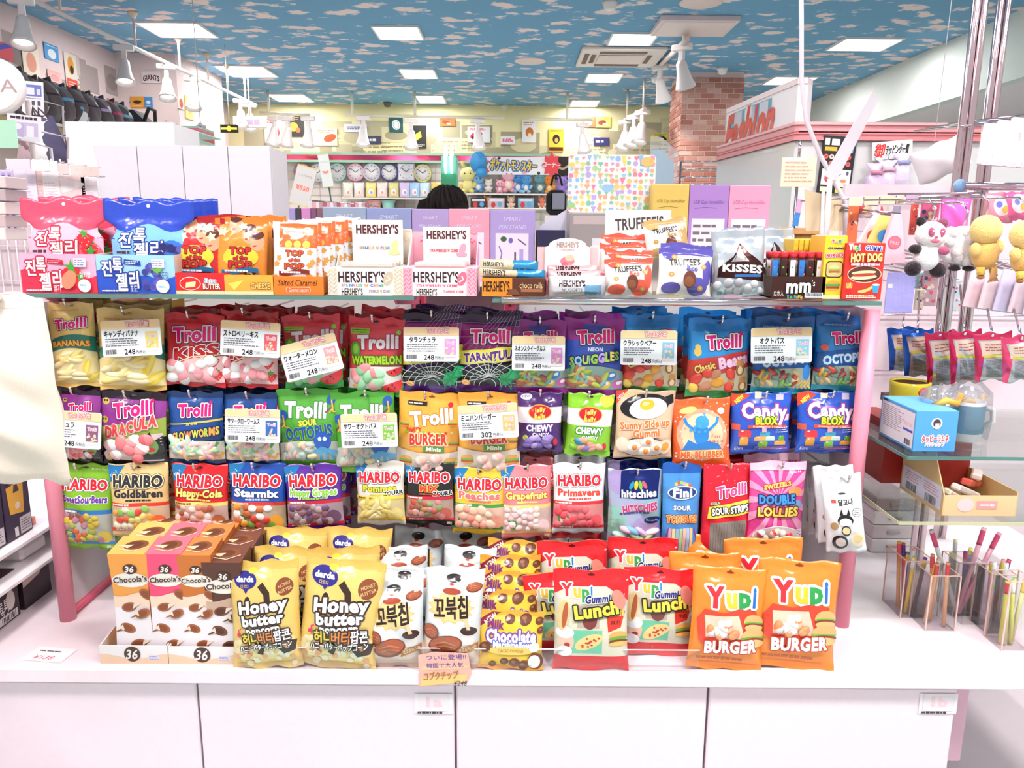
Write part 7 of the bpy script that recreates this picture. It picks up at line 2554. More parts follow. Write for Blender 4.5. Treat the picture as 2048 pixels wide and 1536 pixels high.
# green tower with two lit discs
q = P(898, 380, 8.0)
t = thing('neon_stand', 'mint green box stand with two glowing pale blue discs', 'stand', (q.x, 8.0, 0))
MB().box(-.078, 0, 0, .078, .2, P(898, 348, 8.0).z, '#4fc08a', .004).build('lower_box', 'paint', t)
MB().box(-.078, 0, P(898, 348, 8.0).z, .078, .2, P(898, 312, 8.0).z, '#7fd8b0', .004).build('upper_box', 'paint', t)
for k in (-1, 1):
 M = Matrix.Translation((k * .03, .0, P(898, 318, 8.0).z)) @ Matrix.Rotation(math.pi / 2, 4, 'Y') @ Matrix.Diagonal((1.25, 1, 1, 1))
 MB().lathe([(.10, -.012), (.115, -.008), (.115, .008), (.10, .012)], '#dff4ff', 28, M).build('light_disc', glow_mat('disc_glow', (.75, .93, 1), 1.6), t)
# person behind the stock: only the dark hair, an ear and the forehead show above the boxes
q = P(894, 372, 4.5)
t = thing('person', 'person with dark hair tied back, bending behind the boxes', 'person', (q.x, 4.5, 0))
body = MB()
prof = [(.10, .0), (.12, .1), (.11, .45), (.15, .8), (.13, 1.0), (.17, 1.25), (.19, 1.38), (.09, 1.46), (.05, 1.52)]
body.lathe(prof, '#3a3a44', 20, Matrix.Diagonal((1.15, .75, 1, 1)))
for k in (-1, 1):
 body.tube([(k * .19, 0, 1.38), (k * .24, -.05, 1.12), (k * .2, -.2, .95)], [.055, .045, .035], '#3a3a44', 10)
zc = q.z - .125
body.tube([(0, 0, 1.45), (.02, -.03, zc - .03)], [.052, .05], '#e8bfa4', 12)
body.ball((.03, -.02, zc - .04), (.072, .085, .1), '#ecc6ac', 18, 12)
body.build('figure', 'skin', t)
hr = MB().ball((.0, .0, zc + .015), (.112, .125, .112), '#17120f', 22, 14)
hr.ball((-.02, .02, zc - .05), (.1, .1, .1), '#17120f', 18, 10)
hr.ball((.05, -.03, zc - .02), (.07, .085, .085), '#17120f', 16, 10)
rs = random.Random(12)
for k in range(70):
 a1 = rs.uniform(0, 6.28)
 e0 = rs.uniform(.15, .5)
 pts = []
 for f in (0, .25, .5, .75, 1.0):
  th = e0 + f * rs.uniform(1.3, 1.75)
  r_ = 1.0 + .035 * math.sin(3 * f + k)
  pts.append((.112 * r_ * math.sin(th) * math.cos(a1 + .25 * f), .126 * r_ * math.sin(th) * math.sin(a1 + .25 * f), zc + .015 + .114 * r_ * math.cos(th)))
 hr.tube(pts, [.004, .009, .01, .008, .003], '#1c1512' if k % 3 else '#241b16', 5)
hr.build('hair', 'hair', t)
pt = MB()
for k in range(9):
 pt.tube([(-.07, .03, zc + .06), (-.115 - .004 * k, .02 + .006 * (k % 3), zc + .03), (-.14 - .006 * k, .01, zc - .03 - .006 * k), (-.13 - .012 * k, .0, zc - .12 - .012 * (k % 4))], [.02, .024, .018, .003], '#17120f', 7)
pt.build('ponytail', 'hair', t)
MB().ball((-.01, -.128, zc - .062), (.018, .016, .03), '#e3a98c', 10, 8).build('ear', 'skin', t)
MB().lathe([(.018, -.01), (.02, 0), (.018, .01)], '#d8d0c8', 12, Matrix.Translation((-.08, .03, zc + .06)) @ Matrix.Rotation(.9, 4, 'Y')).build('hair_tie', 'matte', t)
# dark shoulder bag on the far display
t = thing('black_bag', 'black bag with a grey panel beside the confetti board', 'bag', P(1112, 425, 5.5))
MB().box(-.07, -.05, -.02, .07, .05, .15, '#171518', .03).build('pouch', 'cloth', t)
MB().box(-.08, -.05, -P(1112, 425, 5.5).z, .08, .06, -.02, '#f0e6e6').build('pedestal', 'paint', t)
MB().tube([(-.04, 0, .18), (-.02, 0, .25), (.02, 0, .25), (.04, 0, .18)], .008, '#26222a', 8).build('handle', 'cloth', t)
MB().box(-.03, -.065, .02, .055, -.05, .13, '#8a8c9a', .004).build('label_panel', 'paper', t)
# tilted price signs and a small rack of charms
for px0, py0, px1, py1, rot, c, txt, lb in ((582, 332, 630, 412, -16, '#dcd8d4', '¥550', 'tilted grey price sign that reads 550'), (638, 308, 664, 374, 8, '#dfe4de', '¥', 'narrow grey-green hanging price sign')):
 Y = 4.2
 q = P((px0 + px1) / 2, (py0 + py1) / 2, Y)
 w, h = (px1 - px0) * .8 / F * Y, (py1 - py0) * .95 / F * Y
 t = thing('price_sign', lb + ' behind the white cabinet', 'sign', q, (0, math.radians(-rot), 0))
 MB().box(-w / 2, 0, -h / 2, w / 2, .006, h / 2, c).build('panel', 'paper', t)
 H = h / w
 Art().text('ハンドジェル', 0, H * .76, .12, '#8a888a', fit=.7).text(txt, 0, H * .45, .22, '#f08a78', ol='#fbeae4', ow=.02, fit=.7, b=.02).rect(-.5, 0, .5, .06, '#e8d488').rect(-.5, H - .06, .5, H, '#e8d488').build(flat_patch((-w / 2, 0, -h / 2), (w, 0, 0), (0, 0, h)), w, t, mat='paper')
 MB().tube([(0, .01, -h / 2), (0, .01, -q.z)], .004, '#d0c8c8', 6).build('stick', 'chrome', t)
t = thing('charm_rack', 'small chrome rack hung with tiny pink charms', 'rack', (0, 3.6, 0))
a_ = P(624, 402, 3.6)
b_ = P(738, 404, 3.6)
for k in range(6):
 MB().tube([(a_.x, .05 * k, a_.z), (b_.x, .05 * k, b_.z - .012)], .0035, '#b8b4b0', 6).build('rod', 'chrome', t)
for k in range(16):
 xx = a_.x + (b_.x - a_.x) * (k + .5) / 16
 MB().box(xx - .008, -.003, a_.z - .04, xx + .008, .003, a_.z - .004, ('#e8a8b0', '#f4e4e4', '#c8a0a8', '#b06a6a')[k % 4], .002).build('charm', 'film', t)
MB().box(a_.x - .02, 0, 0, a_.x, .25, a_.z, '#eee6e6').build('side_frame', 'paint', t)

# posters on the far wall
PO = [(530, 233, 563, 288, '#f6d8d0', '#e0402e', 'white and red food poster at the end of the newspaper wall'), (576, 230, 609, 273, '#2e2a28', '#f08a3a', 'black poster with orange food'), (629, 257, 675, 291, '#f6e0b8', '#e8502e', 'cream poster with an orange frame'),
  (688, 248, 734, 264, '#e8e4ee', '#4a4466', 'small lavender poster with script lettering'), (730, 272, 762, 288, '#4a4860', '#e8e4e8', 'small navy sign with pale letters'), (779, 235, 806, 264, '#2f5a60', '#f0f0ea', 'teal poster with a white tablet shape'),
  (823, 251, 853, 296, '#2c2c2a', '#d8b24a', 'black poster with a gold shape'), (879, 236, 911, 252, '#c0703a', '#8a3a1a', 'orange-brown sign'), (935, 253, 980, 285, '#ece8ee', '#d83a44', 'white poster with a red cup'),
  (1001, 272, 1030, 289, '#f6ecf0', '#e05a8a', 'small white sign with pink lettering'), (1044, 240, 1072, 285, '#eeeaea', '#c8703a', 'white poster with two small figures'), (1097, 258, 1127, 303, '#f2c23a', '#2c2018', 'yellow poster with a dark curly shape'),
  (1163, 233, 1191, 254, '#8a5a34', '#e0b888', 'brown sign'), (1192, 233, 1221, 255, '#f2d468', '#7a3a2a', 'yellow sign with a brown emblem'), (1187, 275, 1218, 291, '#383668', '#e8e8f2', 'navy sign with white lettering'), (1303, 267, 1335, 283, '#e8d24a', '#28262a', 'yellow and black sign beside the brick pillar'),
  (1648, 210, 1664, 224, '#8a5a44', '#4a342a', 'small brown framed picture beyond the booth'), (1668, 214, 1686, 228, '#b87850', '#6a4430', 'small amber framed picture beyond the booth')]
for i, (x0, y0, x1, y1, c, c2, lb) in enumerate(PO):
 x, z, w, h = span(x0, y0, x1, y1, YW - .02)
 t = thing('wall_poster', lb + ' on the newspaper wall' if len(lb.split()) < 12 else lb, 'poster', (x, YW - .02, z), group='posters on the newspaper wall')
 MB().box(-w / 2, 0, 0, w / 2, .01, h, c).build('sheet', 'paper', t)
 H = h / w
 a = Art()
 r = random.Random(i)
 if i in (3, 4, 9, 14):
  a.lines(-.36, H * .3, .36, H * .72, 1 + i % 2, c2, i, .8)
 elif i == 11:
  a.ell(.0, H * .55, .24, .3, c2).ell(.02, H * .5, .12, .16, '#c89a6a').rect(-.46, .05, .46, .28, '#5a2a20').rect(-.4, H - .16, .4, H - .08, '#a8801a')
 elif i == 5:
  a.ell(0, H * .5, .3, .36, c2, 15).ell(0, H * .5, .22, .28, c, 15).ell(0, H * .5, .2, .26, c2, 15)
 elif i == 6:
  a.poly([(-.2, H * .3), (.2, H * .5), (.1, H * .75), (-.25, H * .6)], c2).lines(-.4, .05, .4, .25, 2, '#e8e0d0', 2)
 else:
  a.ell(r.uniform(-.2, .2), H * .45, .28, .22 * H, c2, r.uniform(-20, 20)).ell(r.uniform(-.25, .25), H * .3, .14, .12 * H, r.choice(['#f0e0c0', '#d85a3a', '#4a3a34'])).lines(-.4, H * .74, .4, H * .94, 2, c2, i)
 a.build(flat_patch((-w / 2, -.0002, 0), (w, 0, 0), (0, 0, h)), w, t, mat='paper')

# ------------------------------------------------------------------ pink diner-style booth
BZ = P(1590, 262, 4.3).z
cx_, cy_ = P(1590, 262, 4.3).x, 4.3
path = []
far = P(1434, 304, 5.5)
for k in range(9):
 f = k / 8
 path.append((far.x + (cx_ - far.x) * f - .10 * math.sin(math.pi * f) * .0, far.y + (cy_ - far.y) * f))
path += [(cx_ + .02, cy_ - .01), (P(1925, 262, 4.3).x, cy_ - .01), (P(1925, 262, 4.3).x + .6, cy_ - .01)]
bt = thing('pink_booth', 'diner-style booth with pink ribbed band, white sign top and red script lettering', 'booth', (0, 0, 0))


def ribbon(z0, z1, off, c, name, mat='paint', pth=None, parent=None):
 m = MB()
 vs, fs = [], []
 pth = pth or path
 for (x, y) in pth:
  vs += [(x - off * .7, y - off, z0), (x - off * .7, y - off, z1), (x + .04, y + .05, z1), (x + .04, y + .05, z0)]
 for k in range(len(pth) - 1):
  for i in range(4):
   fs.append((4 * k + i, 4 * k + (i + 1) % 4, 4 * k + 4 + (i + 1) % 4, 4 * k + 4 + i))
 fs += [(0, 1, 2, 3), tuple(4 * (len(pth) - 1) + i for i in (3, 2, 1, 0))]
 m.add(vs, fs, c)
 return m.build(name, mat, parent or bt)


zlo, zhi = P(1600, 281, 4.3).z, P(1600, 245, 4.3).z
ribbon(zlo, zhi, .0, '#f4aeb0', 'band')
for k, (f, off, c) in enumerate(((.0, .014, '#ee8a90'), (.34, .012, '#ee8288'), (.42, .012, '#f29a9e'), (.86, .016, '#f3b4b8'))):
 ribbon(zlo + (zhi - zlo) * f, zlo + (zhi - zlo) * f + .014, off, c, 'rib')
GP = clear_mat('booth_sheet', (.97, .95, .95), .04, .7)
ribbon(P(1560, 470, 4.4).z - .8, zlo, -.012, '#ece6e6', 'clear_sheet', GP, path)
# white sign top with rounded end
zs0, zs1 = zhi, P(1590, 168, 4.3).z
sp = path[1:9] + [(cx_ + .05, cy_ - .01)]
ribbon(zs0, zs1, .004, '#fbf2f3', 'sign_top', 'paint', sp)
ribbon(zs1, zs1 + .03, .012, '#f6dede', 'sign_cornice', 'paint', sp)
# letters on the sign: placed on the slanting side face
A = Vector((sp[0][0] - .004, sp[0][1] - .012, zs0))
B = Vector((sp[-2][0] - .004, sp[-2][1] - .012, zs0))
ex = np.array(B - A)
pt_ = flat_patch(np.array(A) + ex * .0, ex, (0, 0, zs1 - zs0))
Hs = pt_.H
Art().rect(-.42, Hs * .35, .18, Hs * .92, '#5aa4c0').rect(-.36, Hs * .38, -.24, Hs * .9, '#d8d4e0').rect(-.2, Hs * .38, -.05, Hs * .9, '#c8c8d8').rect(.02, Hs * .38, .14, Hs * .9, '#dcd8e4').ell(-.14, Hs * .72, .05, .06, '#f8f4f4').text('Fashion', -.12, Hs * .34, .22, '#e02a2e', fit=.72, b=.018, sh=.25, rot=2).build(pt_, 1.0, bt, 'sign_print', 'gloss')
x0, x1 = P(1590, 400, 4.32).x, P(1840, 400, 4.32).x
# goods on the booth front
q = P(1674, 330, 4.275)
t = thing('sticker_board', 'tall black board covered with round badges and stickers', 'board', q, (0, math.radians(3), 0))
w, h = 66 / F * 4.2, 108 / F * 4.2
MB().box(-w / 2, 0, -h / 2, w / 2, .01, h / 2, '#241e20', .002).build('board', 'card', t)
a = Art()
r = random.Random(3)
H = h / w
a.rect(-.44, H * .84, -.3, H * .96, '#f4f0f0').rect(-.24, H * .84, .0, H * .95, '#e8e4e4').rect(-.42, H * .74, -.06, H * .81, '#e8b83a').rect(.16, H * .72, .42, H * .94, '#8a90d0')
for i in range(5):
 for j in range(2):
  a.ell(-.36 + .17 * i, H * .64 - .12 * H * j, .07, .07, ['#f0685a', '#f4e4d4', '#f0786a', '#e8e0dc', '#f05a50'][(i + j) % 5]).ell(-.36 + .17 * i, H * .64 - .12 * H * j, .03, .03, '#c03a34')
a.rect(-.42, H * .14, -.06, H * .42, '#f6f2f2').rect(.02, H * .12, .44, H * .42, '#f4f4f6').ell(.24, H * .22, .1, .05, '#e8905a').ell(.1, H * .34, .05, .06, '#4a4a5a').ell(.34, H * .36, .04, .06, '#5a5a6a').ell(-.24, H * .26, .09, .12, '#d84a50').rect(.04, H * .01, .3, H * .1, '#f2d83a').rect(-.42, H * .02, -.1, H * .11, '#e8e0c0')
a.build(flat_patch((-w / 2, 0, -h / 2), (w, 0, 0), (0, 0, h)), w, t, mat='card')
q = P(1785, 300, 4.275)
t = thing('hand_banner', 'white banner with red and black brush lettering under the pink band', 'banner', q, (0, math.radians(-5), 0))
w, h = 78 / F * 4.2, 34 / F * 4.2
MB().box(-w / 2, 0, -h / 2, w / 2, .006, h / 2, '#fbf6f8').build('sheet', 'paper', t)
Art().text('御', -.32, h / w * .5, .26, '#e03a34', fit=.24, b=.012, sh=.2).text('ラッピング一覧', .12, h / w * .5, .18, '#2a2426', fit=.58, b=.006, sh=.2).build(flat_patch((-w / 2, 0, -h / 2), (w, 0, 0), (0, 0, h)), w, t, mat='paper')
for i, (px, py, c, lb) in enumerate(((1745, 394, '#e2c8ee', 'lilac gift bag tied with a pink ribbon'), (1770, 388, '#e8d4f2', 'pale lavender gift bag'), (1799, 374, '#efdcf6', 'very pale gift bag with a blue mark'))):
 q = P(px, py, 4.25)
 fr, bk = bag_patch(.1, .175, .05, 800 + i, ns=11, nt=13, shape=lambda u, v: (1 if v < .62 else (.35 + abs(v - .72) * 2.6 if v > .68 else 1 - (v - .62) * 9), 0))
 me = bag_body(fr, bk, c, c, 'gift_bag')
 me.materials.append(finish('film'))
 o = tag(link('gift_bag', me, None, q), lb + ' hanging on the booth', 'gift bag', 'wrapped gift bags on the booth')
 MB().tube([(-.03, -.02, .124), (0, -.035, .128), (.03, -.02, .124)], .01, ('#ee90ac', '#f2c0d0', '#a8b0e0')[i], 8).build('ribbon', 'film', o)
 MB().tube([(0, 0, .18), (0, .04, .25)], .003, '#d8c8d0', 6).build('peg', 'chrome', o)
q = P(1597, 345, 3.6)
t = thing('notice_sheet', 'cream notice sheet on a chrome stand before the booth', 'notice', q)
MB().box(-.078, 0, -.062, .078, .006, .065, '#f4dfc4').build('sheet', 'paper', t)
Art().lines(-.4, .1, .4, .72, 6, '#cfa890', 3, .4).rect(-.46, .7, .2, .8, '#faf0e4').build(flat_patch((-.078, 0, -.062), (.156, 0, 0), (0, 0, .127)), .156, t, mat='paper')
MB().tube([(0, .008, -.062), (0, .008, -q.z + .02)], .007, '#d8ccd0', 10).build('pole', 'chrome', t)
MB().tube([(0, .008, .065), (0, .008, .14)], .007, '#d8ccd0', 10).build('pole', 'chrome', t)
MB().lathe([(.12, 0), (.12, .01), (.02, .02)], '#d8ccd0', 20, Matrix.Translation((0, .008, -q.z))).build('base', 'chrome', t)
q = P(1591, 452, 3.595)
t = thing('pen_packet', 'narrow pink and blue packet hanging before the booth', 'packet', q, (0, math.radians(6), 0))
MB().box(-.012, 0, 0, .012, .006, .06, '#4a90d8').build('lower_half', 'film', t)
MB().box(-.012, 0, .06, .012, .006, .12, '#f2b0d0').build('upper_half', 'film', t)
t = thing('wood_counter', 'light wooden counter edge behind the silver chocolate bags', 'counter', (0, 3.6, 0))
a_, b_ = P(1535, 455, 3.6), P(1640, 455, 3.6)
MB().box(a_.x, 0, a_.z - .03, b_.x, .4, a_.z, '#d8a066', .003).build('top', 'paint', t)
MB().box(a_.x + .01, .02, 0, b_.x - .01, .38, a_.z - .03, '#c48a50').build('carcass', 'paint', t)
# chrome towel rail in front of the pillar
t = thing('chrome_rail', 'chrome rail frame in front of the brick pillar', 'rail', (0, 6.0, 0))
a_, b_ = P(1362, 324, 6.0), P(1470, 324, 6.0)
for k in range(4):
 MB().tube([(a_.x, 0, a_.z - .055 * k), (b_.x, 0, b_.z - .055 * k)], .006, '#d8c8c8', 8).build('bar', 'chrome', t)
for xx in (a_.x, b_.x):
 MB().tube([(xx, 0, 0), (xx, 0, a_.z)], .009, '#d8c8c8', 8).build('post', 'chrome', t)
t = thing('dark_rail', 'thin dark rail beside the chrome rail', 'rail', (0, 6.05, 0))
a_, b_ = P(1400, 324, 6.05), P(1466, 372, 6.05)
for (xa, za, xb, zb_) in ((a_.x, a_.z, b_.x, a_.z), (b_.x, a_.z, b_.x, 0)):
 MB().tube([(xa, 0, za), (xb, 0, zb_)], .008, '#3a2a28', 6).build('bar', 'matte', t)

# ------------------------------------------------------------------ goods on the side of the tote bag
# cream tote bag that hangs in front
Y = 1.42
x, z, w, h = span(-80, 592, 150, 962, Y)
fr, bk = bag_patch(w, h, .10, 610, st=.01, sb=.01, belly=.35, wrinkle=3.2, ns=25, nt=31, pinch=-.04)
me = bag_body(fr, bk, lambda u, v: '#f7ead8' if v > .06 else '#f2e2d0', '#f0e0cc', 'tote_bag')
me.materials.append(finish('cloth'))
o = tag(link('tote_bag', me, None, (x, Y, z), (0, math.radians(-2), -.12)), 'cream canvas tote bag hanging at the picture edge over the pink post', 'tote bag')
H = h / w
Art().rect(-.5, H * .28, -.09, H * .75, '#8ac8ee').rect(-.5, H * .28, -.08, H * .48, '#5a68c8').text('2', -.17, H * .31, .03, '#ffffff').build(Patch(fr, H), w, o, mat='cloth')
a = Art()
a.rect(-.5, H - .10, .5, H - .094, '#e6d3bf').rect(-.5, H - .012, .5, H - .008, '#e6d3bf')
a.build(Patch(fr, H), w, o, 'hem_seam', 'cloth')
MB().tube([(-w * .3, -.02, h * .97), (-w * .28, -.03, h * 1.12), (-w * .36, -.02, h * 1.3)], .014, '#fbf3ea', 8).build('handle', 'cloth', o)
MB().tube([(w * .14, -.02, h * .97), (w * .02, -.03, h * 1.1), (-w * .12, -.02, h * 1.36)], .014, '#fbf3ea', 8).build('handle', 'cloth', o)
t = thing('hanging_hook', 'white wall arm that carries the cream tote bag', 'hook', (x, Y, z))
MB().tube([(-w * .1, -.02, h * 1.36), (-w * .5, .0, h * 1.36), (-w * .5 - .5, .0, h * 1.36)], .008, '#f3eaea', 8).build('arm', 'paint', t)
MB().tube([(-w * .5 - .5, .0, h * 1.36), (-w * .5 - .5, 0, -z)], .015, '#f3eaea', 10).build('post', 'paint', t)
# side shelf with dark gift boxes
SX = -1.295
zs = PX(20, 1085, SX).z
t = thing('side_shelf', 'white side shelf board with a clear sheet beside the pink post', 'shelf', (SX, 0, zs))
MB().box(-.7, 1.62, -.014, .03, 2.6, -.002, '#fbf3f6', .002).build('board', 'paint', t)
z2 = PX(40, 1152, SX + .03).z - zs
MB().box(-.7, 1.56, z2 - .006, .05, 2.45, z2 + .006, '#fdf6f8', .002).build('lower_board', 'paint', t)
MB().box(-.7, 2.5, -.5, -.66, 2.54, .6, '#f3e6ea').build('upright', 'paint', t)
MB().box(-.7, 1.6, -zs, -.66, 1.64, .6, '#f3e6ea').build('upright', 'paint', t)


def gift_side(H):
 a = Art()
 a.poly([(-.3, H * .42), (.22, H * .36), (.3, H * .9), (-.36, H * .86)], '#e8b03a').ell(0, H * .52, .1, .09, '#f0d8c8').poly([(-.12, H * .74), (.12, H * .74), (.06, H * .86), (-.06, H * .86)], '#3a2c3c')
 a.rect(.02, H * .03, .46, H * .3, '#d8d0d4').lines(.06, H * .06, .42, H * .27, 5, '#5a4a58', 3).rect(-.2, H * .03, -.06, H * .18, '#ece4e8')
 return a


for k, (y0, y1, lb, c) in enumerate(((1.64, 1.745, 'teal gift box at the picture edge below the tote bag', '#2f6e66'), (1.75, 1.86, 'dark plum gift box with an orange panel below the tote bag', '#33243a'), (1.865, 1.97, 'dark plum gift box with an orange panel nearest the pink post', '#382840'))):
 o = MB().box(-.11, 0, 0, 0, y1 - y0, .165, c, .001).build('gift_box', 'card', None, (SX, y0, zs))
 tag(o, lb, 'gift box', 'dark gift boxes on the side shelf')
 gift_side(.165 / (y1 - y0)).build(flat_patch((0, 0, 0), (0, y1 - y0, 0), (0, 0, .165)), y1 - y0, o, mat='card')
 MB().tube([(0.0, .02, .15), (.02, (y1 - y0) / 2, .19), (0.0, y1 - y0 - .02, .15)], .004, '#2a2030', 8).build('handle', 'cloth', o)
q = PX(80, 1096, SX - .02)
t = thing('storage_bin', 'small white bin with coral sleeves on the lower side board', 'bin', (SX - .06, 1.97, zs + z2 + .006))
MB().box(-.06, -.05, 0, .055, .06, .04, '#f3e8e8', .008).build('bin', 'paint', t)
for k in range(4):
 MB().box(-.05, -.04 + .022 * k, .03, .045, -.026 + .022 * k, .085 + .004 * k, '#f09a8a', .002).build('sleeve', 'film', t)
# black long boxes on the counter
for k, (y0, y1, hh, lb) in enumerate(((1.30, 1.88, .128, 'long black collection box on the counter beside the pink post'), (1.90, 2.02, .10, 'short black box standing behind the long one on the counter'))):
 o = MB().box(-.16, 0, 0, 0, y1 - y0, hh, '#33242b', .001).build('collection_box', 'card', None, (SX, y0, TZ + .001))
 for i, f in enumerate(o.data.polygons):
  pass
 tag(o, lb, 'box', 'black boxes on the counter')
 W = y1 - y0
 Hh = hh / W
 a = Art()
 a.poly([(-.5, Hh * .62), (.1, Hh * .72), (.4, Hh), (-.5, Hh)], '#f6d8cc')
 if k == 0:
  a.poly([(.30, Hh * .7), (.36, Hh * .99), (.46, Hh * .8), (.4, Hh * .55)], '#2c2026').text('ミニ文房具', .33, Hh * .4, .045, '#f4eeee', fit=.2).text('コレクション', .33, Hh * .27, .035, '#f4eeee', fit=.2).ell(.44, Hh * .44, .03, .045, '#d8ccc4').rect(.34, Hh * .04, .48, Hh * .2, '#e8e0e4').bars(.37, Hh * .06, .47, Hh * .18, '#3a3036', 3, 10)
 a.build(flat_patch((0, 0, 0), (0, W, 0), (0, 0, hh)), W, o, mat='card')

# hanging packs behind the jelly boxes
t = thing('gridwall', 'white wire grid panel behind the hanging packs at the picture edge', 'grid panel', (0, 2.75, 0))
x0, x1 = P(-30, 400, 2.75).x, P(198, 400, 2.75).x
ztop_ = P(100, 318, 2.75).z
for k in range(14):
 xx = x0 + (x1 - x0) * k / 13
 MB().tube([(xx, 0, .6), (xx, 0, ztop_)], .003, '#f6e8ec', 6).build('wire', 'paint', t)
for k in range(int((ztop_ - .65) / .12) + 1):
 MB().tube([(x0, 0, .65 + .12 * k), (x1, 0, .65 + .12 * k)], .003, '#f6e8ec', 6).build('wire', 'paint', t)
MB().box(x0, .02, 0, x1, .05, 1.6, '#f1dde2').build('base_panel', 'paint', t)
TK = [(14, 318, 61, 338, '#f3dcee', 'wide lilac-tinted'), (63, 320, 100, 342, '#fdf6f8', 'plain white'), (101, 322, 116, 344, '#fbeef0', 'narrow white'), (117, 327, 138, 348, '#f0d4d0', 'blush'), (141, 329, 167, 350, '#eed8d2', 'beige'), (169, 333, 198, 353, '#efcfc8', 'rose')]
for i, (a0, b0, a1, b1, c, lb) in enumerate(TK):
 Yk = 2.45
 x, z, w, h = span(a0, b0, a1, b1, Yk)
 t = thing('ticket_holder', lb + ' price ticket holder in the row above the jelly pouches', 'ticket holder', (x, Yk, z), group='ticket holders above the jelly pouches')
 MB().box(-w / 2, 0, 0, w / 2, .003, h, c, .0006).build('ticket', 'card', t)
 MB().tube([(0, .002, h * .9), (0, .06, h * 1.05)], .0025, '#e0d4d8', 6).build('arm', 'chrome', t)
 if i in (2, 4, 5):
  Art().text('1', 0, .4, .18, '#5a4a4a').build(flat_patch((-w / 2, -.0001, 0), (w, 0, 0), (0, 0, h)), w, t, mat='card')
PK = [(13, 340, 40, 470, '#d9c8ea', 'lilac striped'), (38, 338, 82, 450, '#f2e4f2', 'white ruled'), (82, 340, 94, 440, '#f4ccc6', 'peach edged'), (93, 344, 126, 440, '#fdf6f6', 'plain white'), (124, 350, 176, 430, '#f0d8d6', 'blush envelope'), (168, 354, 200, 430, '#f6eef4', 'white patterned')]
for i, (a0, b0, a1, b1, c, lb) in enumerate(PK):
 Yk = 2.5
 x, z, w, h = span(a0, b0, a1, b1, Yk)
 t = thing('stationery_pack', lb + ' stationery pack hanging above the strawberry jelly pouches', 'stationery pack', (x, Yk, z), group='stationery packs at the picture edge')
 MB().box(-w / 2, 0, 0, w / 2, .006, h, c, .001).build('pack', 'film', t)
 a = Art()
 H = h / w
 if i == 0:
  for k in range(2):
   a.rect(-.35 + .45 * k, .1, -.1 + .45 * k, H - .2, '#b8a0d8').lines(-.33 + .45 * k, .2, -.12 + .45 * k, H - .3, 18, '#6a4a8a', k)
 elif i == 4:
  a.poly([(-.46, H - .08), (.46, H - .3), (.46, H - .4), (-.1, H * .6), (-.4, H * .55)], '#fbeeee').rect(-.46, .05, .46, H * .4, '#f6e4de')
 else:
  a.lines(-.4, H * .1, .4, H * .8, 12, '#d8b8d4' if i < 3 else '#e8ccd0', i, .3).ell(0, H * .55, .2, .1, '#e8d8ea')
 a.build(flat_patch((-w / 2, -.0001, 0), (w, 0, 0), (0, 0, h)), w, t, mat='film')
 MB().tube([(0, .003, h), (0, .1, h + .008)], .0025, '#e0d4d8', 6).build('peg', 'chrome', t)
# grey books at the very edge
for k in range(5):
 x, z, w, h = span(-26, 352 + 26 * k, 12, 376 + 26 * k, 2.2)
 tag(MB().box(-w / 2, 0, 0, w / 2, .1, h, ('#d8c4c4', '#b8a4a8', '#e8d4d0', '#c8b0b0', '#ecdcd8')[k], .002).build('flat_box', 'card', None, (x, 2.2, z)),
  ('topmost', 'second', 'third', 'fourth', 'lowest')[k] + ' flat grey-pink box of the stack at the picture edge', 'box', 'flat boxes at the picture edge')

# round sign, mint card and info sheets in the upper corner
q = P(-8, 172, 3.4)
t = thing('round_sign', 'white round disc sign with pink rim and thin lettering', 'sign', q, (0, 0, .15))
M = Matrix.Rotation(math.pi / 2, 4, 'X')
MB().lathe([(.108, -.02), (.112, -.015), (.112, .012), (.106, .02)], '#f8ece8', 36, M).build('disc', 'paint', t)
Art().text('PIA', .1, .5, .26, '#c8a8a8', fit=.62).ell(0, .5, .44, .44, '#f8ece8').text('PIA', .1, .5, .24, '#b89a9c', fit=.6).build(flat_patch((-.112, -.0205, -.112), (.224, 0, 0), (0, 0, .224)), .224, t, mat='paint')
MB().tube([(-.05, .02, 0), (-.05, .4, 0), (-.05, .4, -q.z)], .012, '#f0e0dc', 8).build('arm', 'paint', t)
q = P(6, 268, 3.0)
t = thing('mint_card', 'plain mint green card below the round sign', 'card', q)
MB().box(-.05, 0, -.05, .05, .005, .05, '#c2f0d0').build('card', 'paper', t)
MB().tube([(0, .006, 0), (0, .3, -.02), (0, .3, -q.z)], .006, '#f0e0e4', 8).build('stem', 'paint', t)
